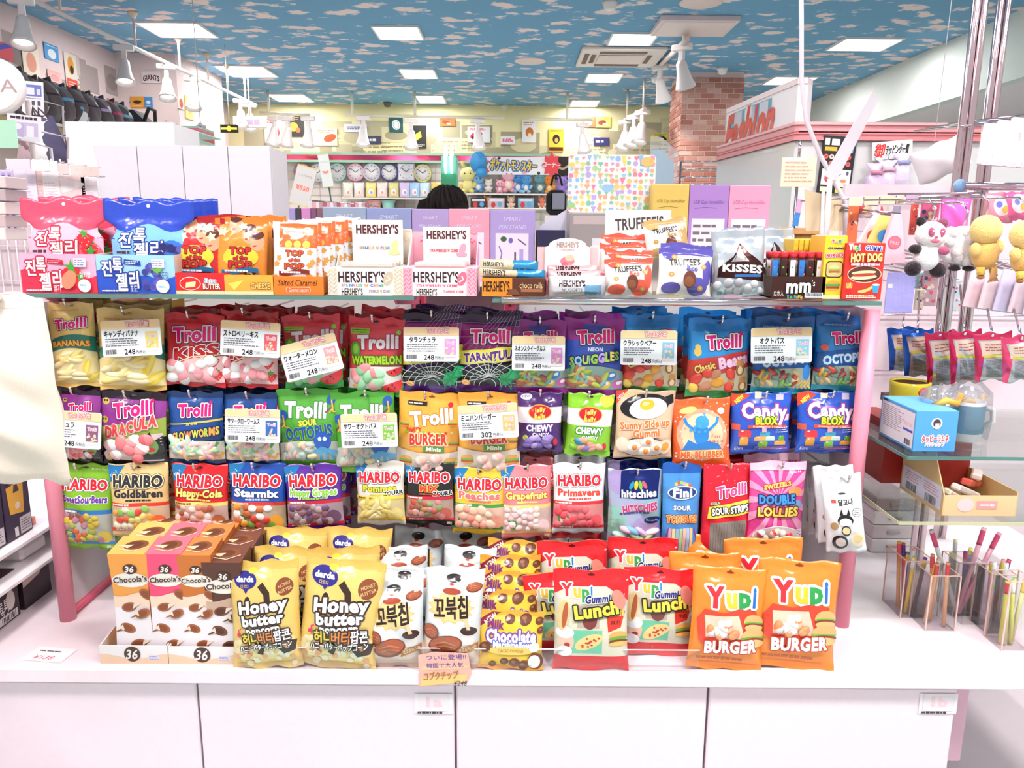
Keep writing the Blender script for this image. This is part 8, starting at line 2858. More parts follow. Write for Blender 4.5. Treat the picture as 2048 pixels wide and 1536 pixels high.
for i, (a0, b0, a1, b1, Yk, rot, lb) in enumerate(((44, 166, 86, 226, 4.6, 4, 'white info sheet with a blue picture, clipped to the first dark bag'), (16, 232, 80, 280, 3.1, 6, 'white info sheet with a lilac diagram below the dark bags'))):
 c_ = P((a0 + a1) / 2, (b0 + b1) / 2, Yk)
 w, h = (a1 - a0) / F * Yk, (b1 - b0) / F * Yk
 t = thing('info_sheet', lb, 'info sheet', c_, (0, math.radians(rot), 0))
 MB().box(-w / 2, 0, -h / 2, w / 2, .004, h / 2, '#fdf6fa').build('sheet', 'paper', t)
 H = h / w
 a = Art()
 if i == 0:
  a.rect(-.42, H * .55, .42, H * .9, '#7a86c8').rect(-.36, H * .6, .1, H * .82, '#f6f0f8').rect(.2, H * .6, .36, H * .78, '#e8e0f0')
  for k in range(3):
   a.rect(-.3 + .26 * k, H * .28, -.16 + .26 * k, H * .42, '#6a5a64')
  a.lines(-.42, H * .46, .42, H * .52, 1, '#8a7a88', 2)
 else:
  a.lines(-.4, H * .82, .4, H * .95, 1, '#4a3a48', 2, .9).rect(-.4, H * .15, .0, H * .7, '#c8b8dc').rect(.0, H * .2, .42, H * .72, '#d8c4e8').ell(-.2, H * .55, .14, .1, '#f8f2fa').rect(.08, H * .15, .3, H * .6, '#fbf4fa')
 a.build(flat_patch((-w / 2, -.0001, -h / 2), (w, 0, 0), (0, 0, h)), w, t, mat='paper')
 MB().tube([(0, .005, 0), (0, .3, 0), (0, .3, -c_.z)], .006, '#f0e0e4', 8).build('stem', 'paint', t)

# high shelf with a row of dark bags
BX = -3.35
BG = [(28, 142, 62, 236, None), (62, 158, 86, 236, None), (85, 162, 118, 242, None), (117, 174, 140, 244, '#6ab8dc'), (140, 178, 167, 246, None), (166, 188, 192, 246, None), (192, 197, 217, 246, '#c8b0d8'), (216, 203, 236, 246, '#d8507a'), (235, 209, 255, 247, '#8ac4e0')]
zsh = PX(110, 246, BX).z
t = thing('high_shelf', 'high wooden shelf board under the row of dark bags', 'shelf', (BX, 0, zsh))
ya, yb = PX(20, 200, BX).y, PX(300, 245, BX).y
MB().box(-.4, ya - .3, -.14, .0, yb + .3, -.02, '#c9ae84', .003).build('board', 'matte', t)
MB().box(-.4, ya - .3, -.02, .02, yb + .3, -.001, '#f6eaea').build('top_edge', 'paint', t)
MB().box(-.42, ya - .3, -zsh, -.38, yb + .3, -.14, '#f3dfe0').build('rear_panel', 'paint', t)
for i, (a0, b0, a1, b1, ac) in enumerate(BG):
 y0, y1 = PX(a0, b1, BX).y, PX(a1, b1, BX).y
 hh = PX((a0 + a1) / 2, b0, BX).z - zsh
 W = (y1 - y0) * .97
 fr, bk = bag_patch(W, hh, .16, 640 + i, st=.03, sb=.02, belly=.45, wrinkle=2.5, ns=13, nt=17, pinch=-.02)
 me = bag_body(fr, bk, '#6e6064' if i % 2 else '#64585c', '#4a4044', 'messenger_bag')
 me.materials.append(finish('cloth'))
 o = tag(link('messenger_bag', me, None, (BX, (y0 + y1) / 2, zsh), (0, 0, math.pi / 2)), ('dark bag nearest the round sign', 'dark bag half hidden behind the info sheet', 'tall dark bag with a white charm', 'dark bag with a light blue zip', 'dark bag with a blank white tag', 'dark bag with a white spade badge', 'dark bag with a lilac trim', 'dark bag with a pink trim', 'dark bag with a pale blue trim')[i] + ' on the high shelf', 'bag', 'dark bags on the high shelf')
 a = Art()
 H = hh / W
 a.rect(-.4, H * .62, .4, H * .66, '#3a3034').rect(-.46, H * .94, .46, H * .98, ac or '#4a3e42')
 if ac:
  a.rect(-.4, H * .60, .3, H * .68, ac)
 a.rect(-.46, H * .2, -.4, H * .34, '#f0e8ec')
 if i in (2, 5, 6, 8):
  a.ell(.1, H * .72, .14, .1, '#f6f2f4')
 if i == 4:
  a.poly([(-.3, H * .08), (.1, H * .04), (.2, H * .36), (-.2, H * .42)], '#fbf6fa').ell(-.2, H * .48, .1, .07, '#6ab0cc')
 a.build(Patch(fr, H), W, o, mat='cloth')
 MB().tube([(-W * .2, 0, hh * .97), (0, -.02, hh * 1.05), (W * .2, 0, hh * .97)], .01, '#3a3236', 7).build('handle', 'cloth', o)
y0, y1 = PX(256, 248, BX).y, PX(296, 248, BX).y
t = thing('duffel_bag', 'black rounded duffel bag at the far end of the high shelf', 'bag', (BX, (y0 + y1) / 2, zsh))
hh = PX(276, 216, BX).z - zsh
MB().box(-.2, -(y1 - y0) / 2, 0, .1, (y1 - y0) / 2, hh * .9, '#3c3438', .09).build('pouch', 'cloth', t)
MB().tube([(.1, -.12, hh * .5), (.13, -.06, hh * .95), (.13, .06, hh * .95), (.1, .12, hh * .5)], .016, '#2a2428', 8).build('strap', 'cloth', t)
MB().box(.1, .1, .02, .112, .2, hh * .25, '#d8e8f4').build('label_tag', 'paper', t)
# tops hung under the shelf
for i, (px, py, c, lb) in enumerate(((58, 300, '#c8a8ae', 'grey-pink folded bag below the high shelf'), (75, 292, '#8a6a72', 'brown-grey cloth bag below the high shelf'), (96, 296, '#fbf4f4', 'white cloth bag on a hanger below the high shelf'), (122, 294, '#5a5470', 'slate blue cloth bag below the high shelf'))):
 q = P(px, py + 36, 4.4)
 fr, bk = bag_patch(.14, .26, .07, 660 + i, ns=11, nt=13, wrinkle=3, shape=lambda u, v: (1 - .45 * max(0, v - .5), 0))
 me = bag_body(fr, bk, c, c, 'cloth_bag')
 me.materials.append(finish('cloth'))
 o = tag(link('cloth_bag', me, None, q, (0, math.radians((12, -14, -8, -16)[i]), 0)), lb, 'cloth bag', 'cloth bags below the high shelf')
 MB().tube([(-.03, 0, .25), (0, -.01, .31), (.03, 0, .25)], .006, '#5a4a50', 7).build('handle', 'cloth', o)
t = thing('bag_rail', 'thin rail the cloth bags hang from', 'rail', (0, 4.4, 0))
a_, b_ = P(40, 268, 4.4), P(135, 274, 4.4)
MB().tube([(a_.x - .3, 0, a_.z), (b_.x, 0, b_.z)], .01, '#d8c0c0', 8).build('rod', 'chrome', t)
MB().tube([(b_.x, 0, b_.z), (b_.x, 0, 0)], .012, '#d8c0c0', 8).build('post', 'chrome', t)

# stickers on the side wall and the pier
SW = [(-40, 80, 27, 112, '#d84a5a', '#3a4ab0', 'red sticker with a blue slanting bar'), (50, 87, 82, 152, '#f6e8d4', '#e8a088', 'cream paper poster'), (92, 90, 119, 121, '#5aa4e0', '#f0f4f8', 'light blue poster'), (135, 110, 158, 178, '#f2e4d8', '#e8a03a', 'white poster with a yellow shape and a red foot'), (98, 143, 125, 165, '#f4c4c0', '#e8a8a4', 'faint pink sticker')]
for i, (x0, y0, x1, y1, c, c2, lb) in enumerate(SW):
 a_, b_ = PX(x0, y1, XL + .015), PX(x1, y1, XL + .015)
 ztop = PX((x0 + x1) / 2, y0, XL + .015).z
 zb = PX((x0 + x1) / 2, y1, XL + .015).z
 W, hh = b_.y - a_.y, ztop - zb
 t = thing('wall_sticker', lb + ' on the pale side wall', 'poster', (XL + .012, a_.y, zb), group='stickers on the side wall')
 MB().box(-.006, 0, 0, 0, W, hh, c).build('sheet', 'paper', t)
 a = Art()
 H = hh / W
 if i == 0:
  a.poly([(-.5, H * .1), (-.3, 0), (.5, H * .9), (.3, H)], c2)
 elif i == 3:
  a.ell(0, H * .66, .26, .26 * H, c2).ell(.05, H * .55, .16, .12 * H, '#3a2c1c').rect(-.45, .02, .45, H * .28, '#e85a4a').lines(-.3, H * .08, .3, H * .22, 2, '#fbe8e0', 2)
 else:
  a.ell(0, H * .4, .3, .3 * H, c2).lines(-.4, H * .8, .4, H * .95, 1, c2, 2)
 a.build(flat_patch((0.0002, 0, 0), (0, W, 0), (0, 0, hh)), W, t, mat='paper')
PS = [(205, 126, 229, 196, '#d8903a', '#6a3a1a', 'orange-brown tall sticker'), (284, 143, 322, 166, '#f4e8e8', '#8a2a34', 'white sticker with arched club lettering'), (262, 193, 289, 215, '#e8a03a', '#4a3020', 'orange sticker with a dark bar'), (290, 194, 305, 215, '#4a94d0', '#e8f0f4', 'small blue sticker beside the orange one')]
for i, (x0, y0, x1, y1, c, c2, lb) in enumerate(PS):
 x, z, w, h = span(x0, y0, x1, y1, 9.43)
 t = thing('pier_sticker', lb + ' on the white pier', 'poster', (x, 9.43, z), group='stickers on the pier')
 MB().box(-w / 2, 0, 0, w / 2, .01, h, c).build('sheet', 'paper', t)
 H = h / w
 a = Art()
 if i == 1:
  a.text('GIANTS', 0, H * .5, .26, '#5a2028', fit=.86, b=.016, arc=.08)
 else:
  a.ell(0, H * .5, .3, .16 * H, c2).lines(-.35, H * .1, .35, H * .25, 1, '#f6e8d0', 2)
 a.build(flat_patch((-w / 2, -.0001, 0), (w, 0, 0), (0, 0, h)), w, t, mat='paper')
for i, (x0, y0, x1, y1, c, c2, lb) in enumerate(((357, 196, 369, 216, '#f4dcd0', '#c04a2a', 'white sticker with a red dot'), (373, 195, 388, 236, '#f6dc8a', '#e8b84a', 'tall pale yellow sticker'))):
 X = -3.92 + .012
 a_, b_ = PX(x0, y1, X), PX(x1, y1, X)
 zb, zt_ = a_.z, PX((x0 + x1) / 2, y0, X).z
 t = thing('pier_sticker', lb + ' on the side of the white pier', 'poster', (X, a_.y, zb), group='stickers on the pier')
 MB().box(-.01, 0, 0, 0, b_.y - a_.y, zt_ - zb, c).build('sheet', 'paper', t)
 W = b_.y - a_.y
 H = (zt_ - zb) / W
 Art().ell(0, H * .5, .3, .3, c2).build(flat_patch((.0002, 0, 0), (0, W, 0), (0, 0, zt_ - zb)), W, t, mat='paper')
# small things beyond the cabinets
x, z, w, h = span(441, 249, 476, 265, 9.0)
t = thing('name_sign', 'small black sign with a yellow stripe beyond the white cabinets', 'sign', (x, 9.0, z))
MB().box(-w / 2, 0, 0, w / 2, .02, h, '#1f1a14').build('board', 'paint', t)
Art().rect(-.46, h / w * .36, .46, h / w * .64, '#e8d048').ell(0, h / w * .5, .12, .16, '#e8d048').build(flat_patch((-w / 2, 0, 0), (w, 0, 0), (0, 0, h)), w, t, mat='paint')
MB().tube([(0, .02, h), (0, .02, CEIL - z)], .006, '#e8dcc8', 6).build('wire', 'paint', t)
x, z, w, h = span(394, 252, 414, 290, 6.6)
fr, bk = bag_patch(w, h, .07, 690, ns=11, nt=13, wrinkle=3)
me = bag_body(fr, bk, '#3f4f7a', '#2f3c60', 'denim_bag')
me.materials.append(finish('cloth'))
o = tag(link('denim_bag', me, None, (x, 6.6, z)), 'navy denim shoulder bag hanging beyond the white cabinets', 'bag')
MB().tube([(-w * .4, 0, h * .9), (0, -.01, h * 1.1), (w * .4, 0, h * .9)], .014, '#e8e4ec', 8).build('strap', 'cloth', o)
MB().tube([(0, 0, h * 1.1), (0, 0, CEIL - z)], .004, '#e8dcd4', 6).build('wire', 'paint', o)
# white wall lettering lamp beside the far rail
x, z, w, h = span(466, 232, 534, 256, 10.5)
t = thing('wall_letters', 'white raised wall lettering beyond the end of the spotlight track', 'lettering', (x, 10.5, z))
MB().box(-w / 2, 0, 0, w / 2, .03, h, '#fbf0ea', .02).build('plate', 'paint', t)
Art().lines(-.4, h / w * .25, .4, h / w * .75, 1, '#a894b0', 5, .9).build(flat_patch((-w / 2, 0, 0), (w, 0, 0), (0, 0, h)), w, t, mat='paint')
MB().tube([(0, .02, h), (0, .02, CEIL - z)], .008, '#e8dcc8', 6).build('wire', 'paint', t)

# ------------------------------------------------------------------ goods on the side of the soft toys
# chrome uprights and bar
t = thing('chrome_rack', 'two tall chrome posts with a cross bar beside the hanging soft toys', 'rack', (0, 0, 0))
for px0, px1, Yk in ((1950, 1925, 2.2), (1996, 1972, 2.45)):
 q = P((px0 + px1) / 2, 200, Yk)
 for dx in (-.010, .012):
  MB().tube([(q.x + dx, Yk, .0), (q.x + dx, Yk, CEIL)], .0105, '#e2ccd0', 12).build('post', 'chrome', t)
a_ = P(1922, 372, 2.15)
MB().tube([(a_.x, 2.15, a_.z), (a_.x + .6, 2.15, a_.z - .004)], .011, '#e8ccd4', 12).build('cross_bar', 'chrome', t)
MB().ball((a_.x - .004, 2.15, a_.z), (.016, .016, .019), '#8fb4e0', 14, 9).build('end_cap', 'gloss', t)
# white flexible tube and pale plastic blade
t = thing('white_cable', 'white cable hanging from the ceiling behind the gummy boxes', 'cable', (0, 0, 0))
zz = [(1602, -40), (1603, 60), (1603, 160), (1612, 240), (1640, 310), (1672, 370), (1690, 402), (1690, 470)]
MB().tube([P(a, b, 2.5) for a, b in zz], .007, '#f6ecf2', 9).build('cord', 'paint', t)
MB().tube([P(1602, -40, 2.5), (P(1602, -40, 2.5).x, 2.5, CEIL)], .007, '#f6ecf2', 9).build('cord', 'paint', t)
t = thing('plastic_strip', 'slanting pale translucent plastic strip in front of the booth', 'plastic strip', (0, 2.4, 0))
c4 = [P(1648, 352, 2.4), P(1672, 362, 2.4), P(1757, 200, 2.4), P(1746, 180, 2.4)]
MB().prism([(p.x, p.z) for p in c4], 'y', -.004, .004, '#f0e2f0').build('strip', clear_mat('milky_plastic', (.93, .88, .93), .06, .72), t)
q0, q1 = P(1660, 357, 2.4), P(1655, 470, 2.4)
MB().tube([(q0.x, 0, q0.z), (q1.x, 0, SH)], .008, '#f3e6ee', 8).build('stem', 'paint', t)
t = thing('beige_flag', 'plain beige paper flag on a white stem behind the yellow gummy boxes', 'paper flag', (0, 2.5, 0))
c4 = [P(1612, 462, 2.5), P(1694, 462, 2.5), P(1692, 402, 2.5), P(1610, 379, 2.5)]
MB().prism([(p.x, p.z) for p in c4], 'y', 0, .004, '#f2dcb4').build('sheet', 'paper', t)
MB().tube([(P(1646, 380, 2.5).x, -.004, P(1646, 380, 2.5).z), (P(1646, 470, 2.5).x, -.004, SH)], .006, '#f6eef0', 8).build('stem', 'paint', t)

# counter display: ticket holders and packs on pegs behind the gummy boxes
t = thing('peg_panel', 'pale peg panel behind the hanging packs by the soft toys', 'peg panel', (0, 2.75, 0))
a_, b_ = P(1690, 380, 2.75), P(2420, 380, 2.75)
MB().box(a_.x, 0, 0, b_.x, .02, a_.z + .02, '#f6dfe6').build('panel', 'paint', t)
for k in range(4):
 MB().tube([(a_.x, -.02, a_.z - .03 - .2 * k), (b_.x, -.02, a_.z - .03 - .2 * k)], .003, '#d8c8d0', 8).build('rail', 'chrome', t)
for i, (x0, y0, x1, y1, c, lb) in enumerate(((1697, 394, 1725, 412, '#e6d8c0', 'first beige'), (1728, 392, 1757, 410, '#efdcbc', 'second beige'), (1760, 391, 1790, 409, '#ecd9b8', 'third beige'), (1793, 390, 1808, 408, '#ece0cc', 'narrow beige'), (1812, 388, 1836, 408, '#d8b8d8', 'lilac'), (1842, 386, 1876, 404, '#fdf4f8', 'first blank white'), (1880, 385, 1906, 402, '#fdf4f8', 'second blank white'))):
 x, z, w, h = span(x0, y0, x1, y1, 2.3)
 t = thing('ticket_holder', lb + ' price ticket holder above the packs by the panda toy', 'ticket holder', (x, 2.3, z), group='ticket holders by the panda toy')
 MB().box(-w / 2, 0, 0, w / 2, .003, h, c, .0006).build('ticket', 'card', t)
 MB().tube([(0, .002, h * .9), (0, .44, h * 1.2)], .0025, '#c8b8c0', 6).build('arm', 'chrome', t)
PK = [(1690, 412, 1710, 520, '#f0784a', 'orange character-free strip pack', 'film'), (1708, 412, 1800, 436, '#b8b0c8', 'patterned grey pack behind the cloth pouches', 'film'), (1818, 408, 1832, 470, '#e86a5a', 'coral pack beside the panda toy', 'film'), (1838, 404, 1874, 470, '#f06a9a', 'bright pink pack behind the panda toy', 'film'),
  (1768, 470, 1788, 530, '#e8c8d0', 'pinkish sticker pack', 'film'), (1826, 545, 1846, 575, '#a8dcea', 'aqua straw pack', 'film'), (1828, 578, 1846, 620, '#e6dcc8', 'cream straw pack', 'film'), (1842, 540, 1872, 612, '#c8a4ae', 'mauve charm pack', 'film'), (1874, 548, 1890, 618, '#a89498', 'brown-grey charm pack', 'film'), (1902, 560, 1920, 622, '#c8d4e0', 'pale blue pack', 'film')]
for i, (x0, y0, x1, y1, c, lb, mt) in enumerate(PK):
 x, z, w, h = span(x0, y0, x1, y1, 2.35 + .02 * (i % 3))
 Yk = 2.35 + .02 * (i % 3)
 t = thing('hanging_pack', lb.replace(' character-free', '') + ' hanging on the peg panel', 'hanging pack', (x, Yk, z), group='packs on the peg panel')
 MB().box(-w / 2, 0, 0, w / 2, .008, h, c, .002).build('pack', mt, t)
 a = Art()
 r = random.Random(i)
 H = h / w
 for k in range(14):
  a.ell(r.uniform(-.4, .4), r.uniform(.08, H * .9), .12, .12, r.choice(['#f8e8e8', '#e05a6a', '#4a4a6a', '#f6d8a0', c]), n=10)
 a.build(flat_patch((-w / 2, -.0002, 0), (w, 0, 0), (0, 0, h)), w, t, mat=mt)
 MB().tube([(0, .004, h), (0, 2.74 - Yk, h + .02)], .0025, '#c8b8c0', 6).build('peg', 'chrome', t)
# triangular cloth pouches
for i, (pts, c, c2, lb) in enumerate((([(1706, 500), (1752, 500), (1768, 432), (1750, 428)], '#f6dfe2', '#e8584a', 'white cloth pouch with a strawberry'), ([(1728, 498), (1790, 500), (1782, 432), (1762, 430)], '#f4d87a', '#4a9ad8', 'yellow and blue cloth pouch'), ([(1752, 530), (1808, 524), (1800, 428), (1786, 428)], '#f6ccd8', '#ee6a80', 'pink cloth pouch with a round badge'))):
 Yk = 2.2 - .04 * i
 q = [P(a, b, Yk) for a, b in pts]
 o = MB().prism([(p.x - q[0].x, p.z - q[0].z) for p in q], 'y', -.008, .008, c).build('cloth_pouch', 'cloth', None, (q[0].x, Yk, q[0].z))
 tag(o, lb + ' hanging over the hot dog box', 'cloth pouch', 'cloth pouches over the hot dog box')
 cx = sum(p.x for p in q) / 4 - q[0].x
 cz = sum(p.z for p in q) / 4 - q[0].z
 a = Art().ell(0, .42, .3, .3, c2)
 if i == 2:
  a.ell(0, .42, .26, .26, '#ee7a8c').text('McD', 0, .42, .14, '#fbe4e8', fit=.4, rot=-12)
 a.build(flat_patch((cx - .03, -.0085, cz - .035), (.06, 0, 0), (0, 0, .06)), .06, o, mat='cloth')
 MB().tube([(q[2].x - q[0].x, 0, q[2].z - q[0].z), (q[2].x - q[0].x, .4, q[2].z - q[0].z + .03)], .003, '#c8b8c0', 6).build('peg', 'chrome', o)
# lavender folder
x, z, w, h = span(1768, 545, 1824, 626, 2.1)
t = thing('plastic_folder', 'plain lavender blue plastic folder below the panda toy', 'folder', (x, 2.1, z))
MB().box(-w / 2, 0, 0, w / 2, .004, h, '#a6a4e0', .001).build('sheet', 'film', t)
MB().box(-w * .46, -.001, h * .62, -w * .3, 0, h * .72, '#e8e4f4').build('label_tab', 'paper', t)
MB().tube([(0, .004, h), (0, .6, h + .02)], .003, '#c8b8c0', 6).build('peg', 'chrome', t)
# packs at the picture edge: masks, clear folders, pink charm bags
for i in range(4):
 x, z, w, h = span(1956 + 26 * i, 246 - 6 * i, 1982 + 26 * i, 330 + 2 * i, 2.05)
 t = thing('mask_pack', ('first', 'second', 'third', 'fourth')[i] + ' white mask pack hanging behind the chrome posts', 'mask pack', (x, 2.05, z), (0, math.radians(4), 0), 'mask packs by the chrome posts')
 MB().box(-w / 2, 0, 0, w / 2, .012, h, '#fdf6fa', .003).build('pack', 'film', t)
 a = Art()
 H = h / w
 a.rect(-.42, H * .15, .42, H * .75, '#f6e6f4').rect(-.3, .02, .4, H * .1, '#f2c4cc')
 if i == 2:
  a.text('MASK', .25, H * .6, .2, '#a86a6a', rot=-78, fit=.6)
 a.build(flat_patch((-w / 2, -.0002, 0), (w, 0, 0), (0, 0, h)), w, t, mat='film')
 MB().tube([(0, .006, h), (0, .4, h + .03)], .003, '#d8c8d0', 6).build('peg', 'chrome', t)
for i in range(5):
 x, z, w, h = span(1925 + 30 * i, 540, 1962 + 30 * i, 616 + 4 * i, 2.0 - .03 * i)
 Yk = 2.0 - .03 * i
 t = thing('clear_folder', ('first', 'second', 'third', 'fourth', 'fifth')[i] + ' pinkish clear folder in the slanting row below the duck toys', 'folder', (x, Yk, z), (0, math.radians(8), 0), 'clear folders below the duck toys')
 MB().box(-w / 2, 0, 0, w / 2, .006, h, ('#f6d4dc', '#fae0e4', '#dcd4f0', '#f6dce4', '#e0dcf4')[i], .002).build('sheet', 'film', t)
 MB().tube([(0, .006, h), (0, .5, h + .04)], .003, '#d8c8d0', 6).build('peg', 'chrome', t)
for i, (px, py, hp, c, lb) in enumerate(((1905, 470, 74, '#f060b8', 'magenta heart-shaped foil pouch'), (1995, 445, 60, '#f2889a', 'pink snack charm bag'), (2030, 440, 56, '#ee5a90', 'deep pink charm bag at the picture edge'))):
 Yk = 2.0
 x, z, w, h = span(px - 32, py - hp, px + 32, py, Yk)
 o = make_bag('charm_bag', w, h, .03, c, Art().ell(0, .5, .3, .3, '#f8c8d0').ell(.1, .4, .12, .12, '#f4a04a').ell(-.12, .55, .1, .1, '#6a70d8') if i else None, 720 + i, 'film')
 o.location = (x, Yk, z)
 tag(o, lb + ' among the soft toys', 'charm bag', 'pink charm bags among the soft toys')
 MB().tube([(0, 0, h * .95), (0, .4, h * 1.05)], .003, '#d8c8d0', 6).build('peg', 'chrome', o)


# soft toys in front
def hang_ring(t, z):
 MB().tube([(0, 0, z), (.004, 0, z + .03), (0, .02, z + .05), (0, .3, z + .06)], .0025, '#d8c8d0', 6).build('hanging_loop', 'chrome', t)


q = P(1848, 545, 1.80)
s = 105 / F * 1.80
t = thing('panda_toy', 'black and white panda soft toy hanging by a loop', 'soft toy', q, (0, math.radians(3), .1), 'soft toys hanging in front')
W_, K_, R_ = '#fbf4f4', '#2b2126', '#b8587a'
MB().ball((0, 0, s * .30), (s * .25, s * .2, s * .27), W_, 20, 12).build('torso', 'plush', t)
MB().ball((0, -s * .02, s * .70), (s * .29, s * .23, s * .25), W_, 22, 14).build('panda_head', 'plush', t)
for k in (-1, 1):
 MB().ball((k * s * .22, 0, s * .93), (s * .10, s * .07, s * .09), K_ if k < 0 else '#8a4a62', 14, 9).build('ear', 'plush', t)
 MB().ball((k * s * .25, -s * .02, s * .06), (s * .14, s * .17, s * .14), K_, 14, 9, Matrix.Rotation(-k * .5, 3, 'Y')).build('foot', 'plush', t)
 MB().ball((k * s * .10 - s * .02, -s * .225, s * .74), (s * .065, s * .03, s * .09), R_, 14, 9, Matrix.Rotation(k * .3, 3, 'Y')).build('eye_patch', 'plush', t)
 MB().ball((k * s * .09 - s * .02, -s * .252, s * .76), s * .02, '#f8f0f2', 8, 6).build('eye', 'gloss', t)
MB().ball((-s * .28, -s * .05, s * .42), (s * .12, s * .1, s * .09), K_, 14, 9).build('arm', 'plush', t)
MB().ball((s * .20, -s * .18, s * .42), (s * .11, s * .08, s * .08), R_, 14, 9).build('arm', 'plush', t)
MB().ball((-s * .03, -s * .25, s * .655), (s * .03, s * .02, s * .025), R_, 10, 7).build('nose', 'plush', t)
MB().ball((-s * .03, -s * .225, s * .585), (s * .095, s * .03, s * .035), '#e06a84', 12, 8).build('mouth', 'plush', t)
hang_ring(t, s * .94)
q = P(1918, 540, 1.86)
t = thing('lamb_toy', 'big fluffy white soft toy beside the panda', 'soft toy', q, (0, 0, -.1), 'soft toys hanging in front')
s = 110 / F * 1.86
b = MB()
r = random.Random(2)
b.ball((0, 0, s * .42), (s * .40, s * .3, s * .36), '#fdf6f6', 22, 14)
for k in range(26):
 a1, a2 = r.uniform(0, 6.28), r.uniform(-.9, .9)
 b.ball((s * .36 * math.cos(a1) * math.cos(a2), -abs(s * .27 * math.sin(a1) * math.cos(a2)), s * .42 + s * .32 * math.sin(a2)), s * .1, '#fdf4f4', 10, 7)
b.build('fleece', 'plush', t)
for k in (-1, 1):
 MB().ball((k * s * .12, -s * .08, s * .03), (s * .10, s * .12, s * .05), '#3a2c30', 12, 8).build('hoof', 'plush', t)
hang_ring(t, s * .8)
for i, (px, py, hp, Yk) in enumerate(((1968, 552, 118, 1.80), (2046, 560, 116, 1.74))):
 q = P(px, py, Yk)
 s = hp / F * Yk
 t = thing('duck_toy', ('yellow duck soft toy with a brown tassel' if i == 0 else 'yellow duck soft toy cut by the picture edge'), 'soft toy', q, (0, math.radians(-6), .3), 'soft toys hanging in front')
 MB().ball((0, 0, s * .36), (s * .22, s * .2, s * .26), '#f6bc6c', 18, 12).build('torso', 'plush', t)
 MB().ball((0, 0, s * .76), (s * .26, s * .23, s * .25), '#f8d486', 20, 13).build('duck_head', 'plush', t)
 for k in (-1, 1):
  MB().ball((k * s * .24, -s * .03, s * .46), (s * .10, s * .08, s * .12), '#f6c87a', 12, 8).build('wing', 'plush', t)
  MB().tube([(k * s * .12, -s * .04, s * .16), (k * s * .14, -s * .06, s * .03)], [s * .07, s * .06], '#f2c05a', 10).build('leg', 'plush', t)
  MB().ball((k * s * .14, -s * .06, s * .0), (s * .062, s * .062, s * .035), '#a8703a', 10, 7).build('foot', 'plush', t)
 m = MB()
 for k in range(9):
  m.tube([(-s * .05, -s * .2, s * .16), (-s * .05 + s * .015 * (k - 4), -s * .22, s * .0), (-s * .05 + s * .028 * (k - 4), -s * .22, -s * .08)], [s * .012, s * .014, s * .006], '#c08a5a', 6)
 m.build('tassel', 'cloth', t)
 hang_ring(t, s * 1.0)

# row of hanging silver snack pouches
SN = [(1782, 652, 1838, 740, '#2a62c8', 2.15, 'silver pouch with a dark green edge, first of the slanting row'), (1812, 655, 1868, 752, '#2f6ad0', 2.05, 'silver pouch with a blue edge in the slanting row'), (1858, 660, 1912, 768, '#d8305a', 1.96, 'silver pouch with a red edge in the slanting row'), (1905, 658, 1962, 765, '#dc2f60', 1.88, 'silver and red pouch fourth in the slanting row'),
  (1955, 662, 2020, 760, '#e0406a', 1.81, 'silver and red pouch fifth in the slanting row'), (2010, 668, 2080, 762, '#e8507a', 1.74, 'silver and pink pouch at the picture edge')]
for i, (x0, y0, x1, y1, c, Yk, lb) in enumerate(SN):
 x, z, w, h = span(x0, y0, x1, y1, Yk)
 H = h / w
 a = Art()
 a.rect(-.5, H * .86, .5, H, c).poly([(-.5, 0), (-.36, 0), (-.26, H * .5), (-.38, H * .86), (-.5, H * .86)], c).poly([(-.3, H * .55), (.48, H * .62), (.48, H * .84), (-.32, H * .84)], '#f6dcc8').rect(-.25, H * .52, .48, H * .57, '#e8d84a').lines(-.2, H * .64, .4, H * .8, 3, '#c06a6a', i)
 a.lines(-.2, .1, .45, H * .48, 14, '#8e9096', i, .7)
 o = make_bag('snack_pouch', w, h, .03, '#c4c4ca', a, 740 + i, 'foil', wrinkle=1.6)
 o.location = (x, Yk, z)
 o.rotation_euler = (math.radians(10), math.radians(-8), -.5)
 tag(o, lb, 'snack pouch', 'silver snack pouches in a slanting row')
 MB().tube([(0, -.006, h * .95), (0, .1, h), (0, .4, h + .02)], .003, '#d0c4c8', 6).build('peg', 'chrome', o)

# glass shelves with the boxed cup, the mug and the cardboard tray
t = thing('glass_stand', 'clear glass shelf stand that carries the blue cup box', 'display stand', (0, 0, 0))
G1 = P(1815, 916, 1.70)
G2 = P(1797, 1046, 1.70)
SHG = []
for k, g in enumerate((G1, G2)):
 p_ = MB().box(g.x, 1.70, g.z - .004, g.x + .7, 2.2, g.z + .004, '#e6f6f0').build('glass_shelf', GLASS, t)
 MB().box(g.x, 1.698, g.z - .004, g.x + .7, 1.70, g.z + .004, '#4a5a58').build('glass_edge', EDGE if k == 0 else clear_mat('pale_edge', (.85, .85, .6), .08, .5), p_)
 MB().box(g.x - .002, 1.70, g.z - .004, g.x, 2.2, g.z + .004, '#3fae96').build('glass_edge', EDGE if k == 0 else clear_mat('pale_edge', (.85, .85, .6), .08, .5), p_)
MB().tube([(G1.x + .02, 2.18, TZ), (G1.x + .02, 2.18, G1.z + .3)], .01, '#d8c8cc', 10).build('post', 'chrome', t)
MB().tube([(G1.x + .68, 2.18, TZ), (G1.x + .68, 2.18, G1.z + .3)], .01, '#d8c8cc', 10).build('post', 'chrome', t)


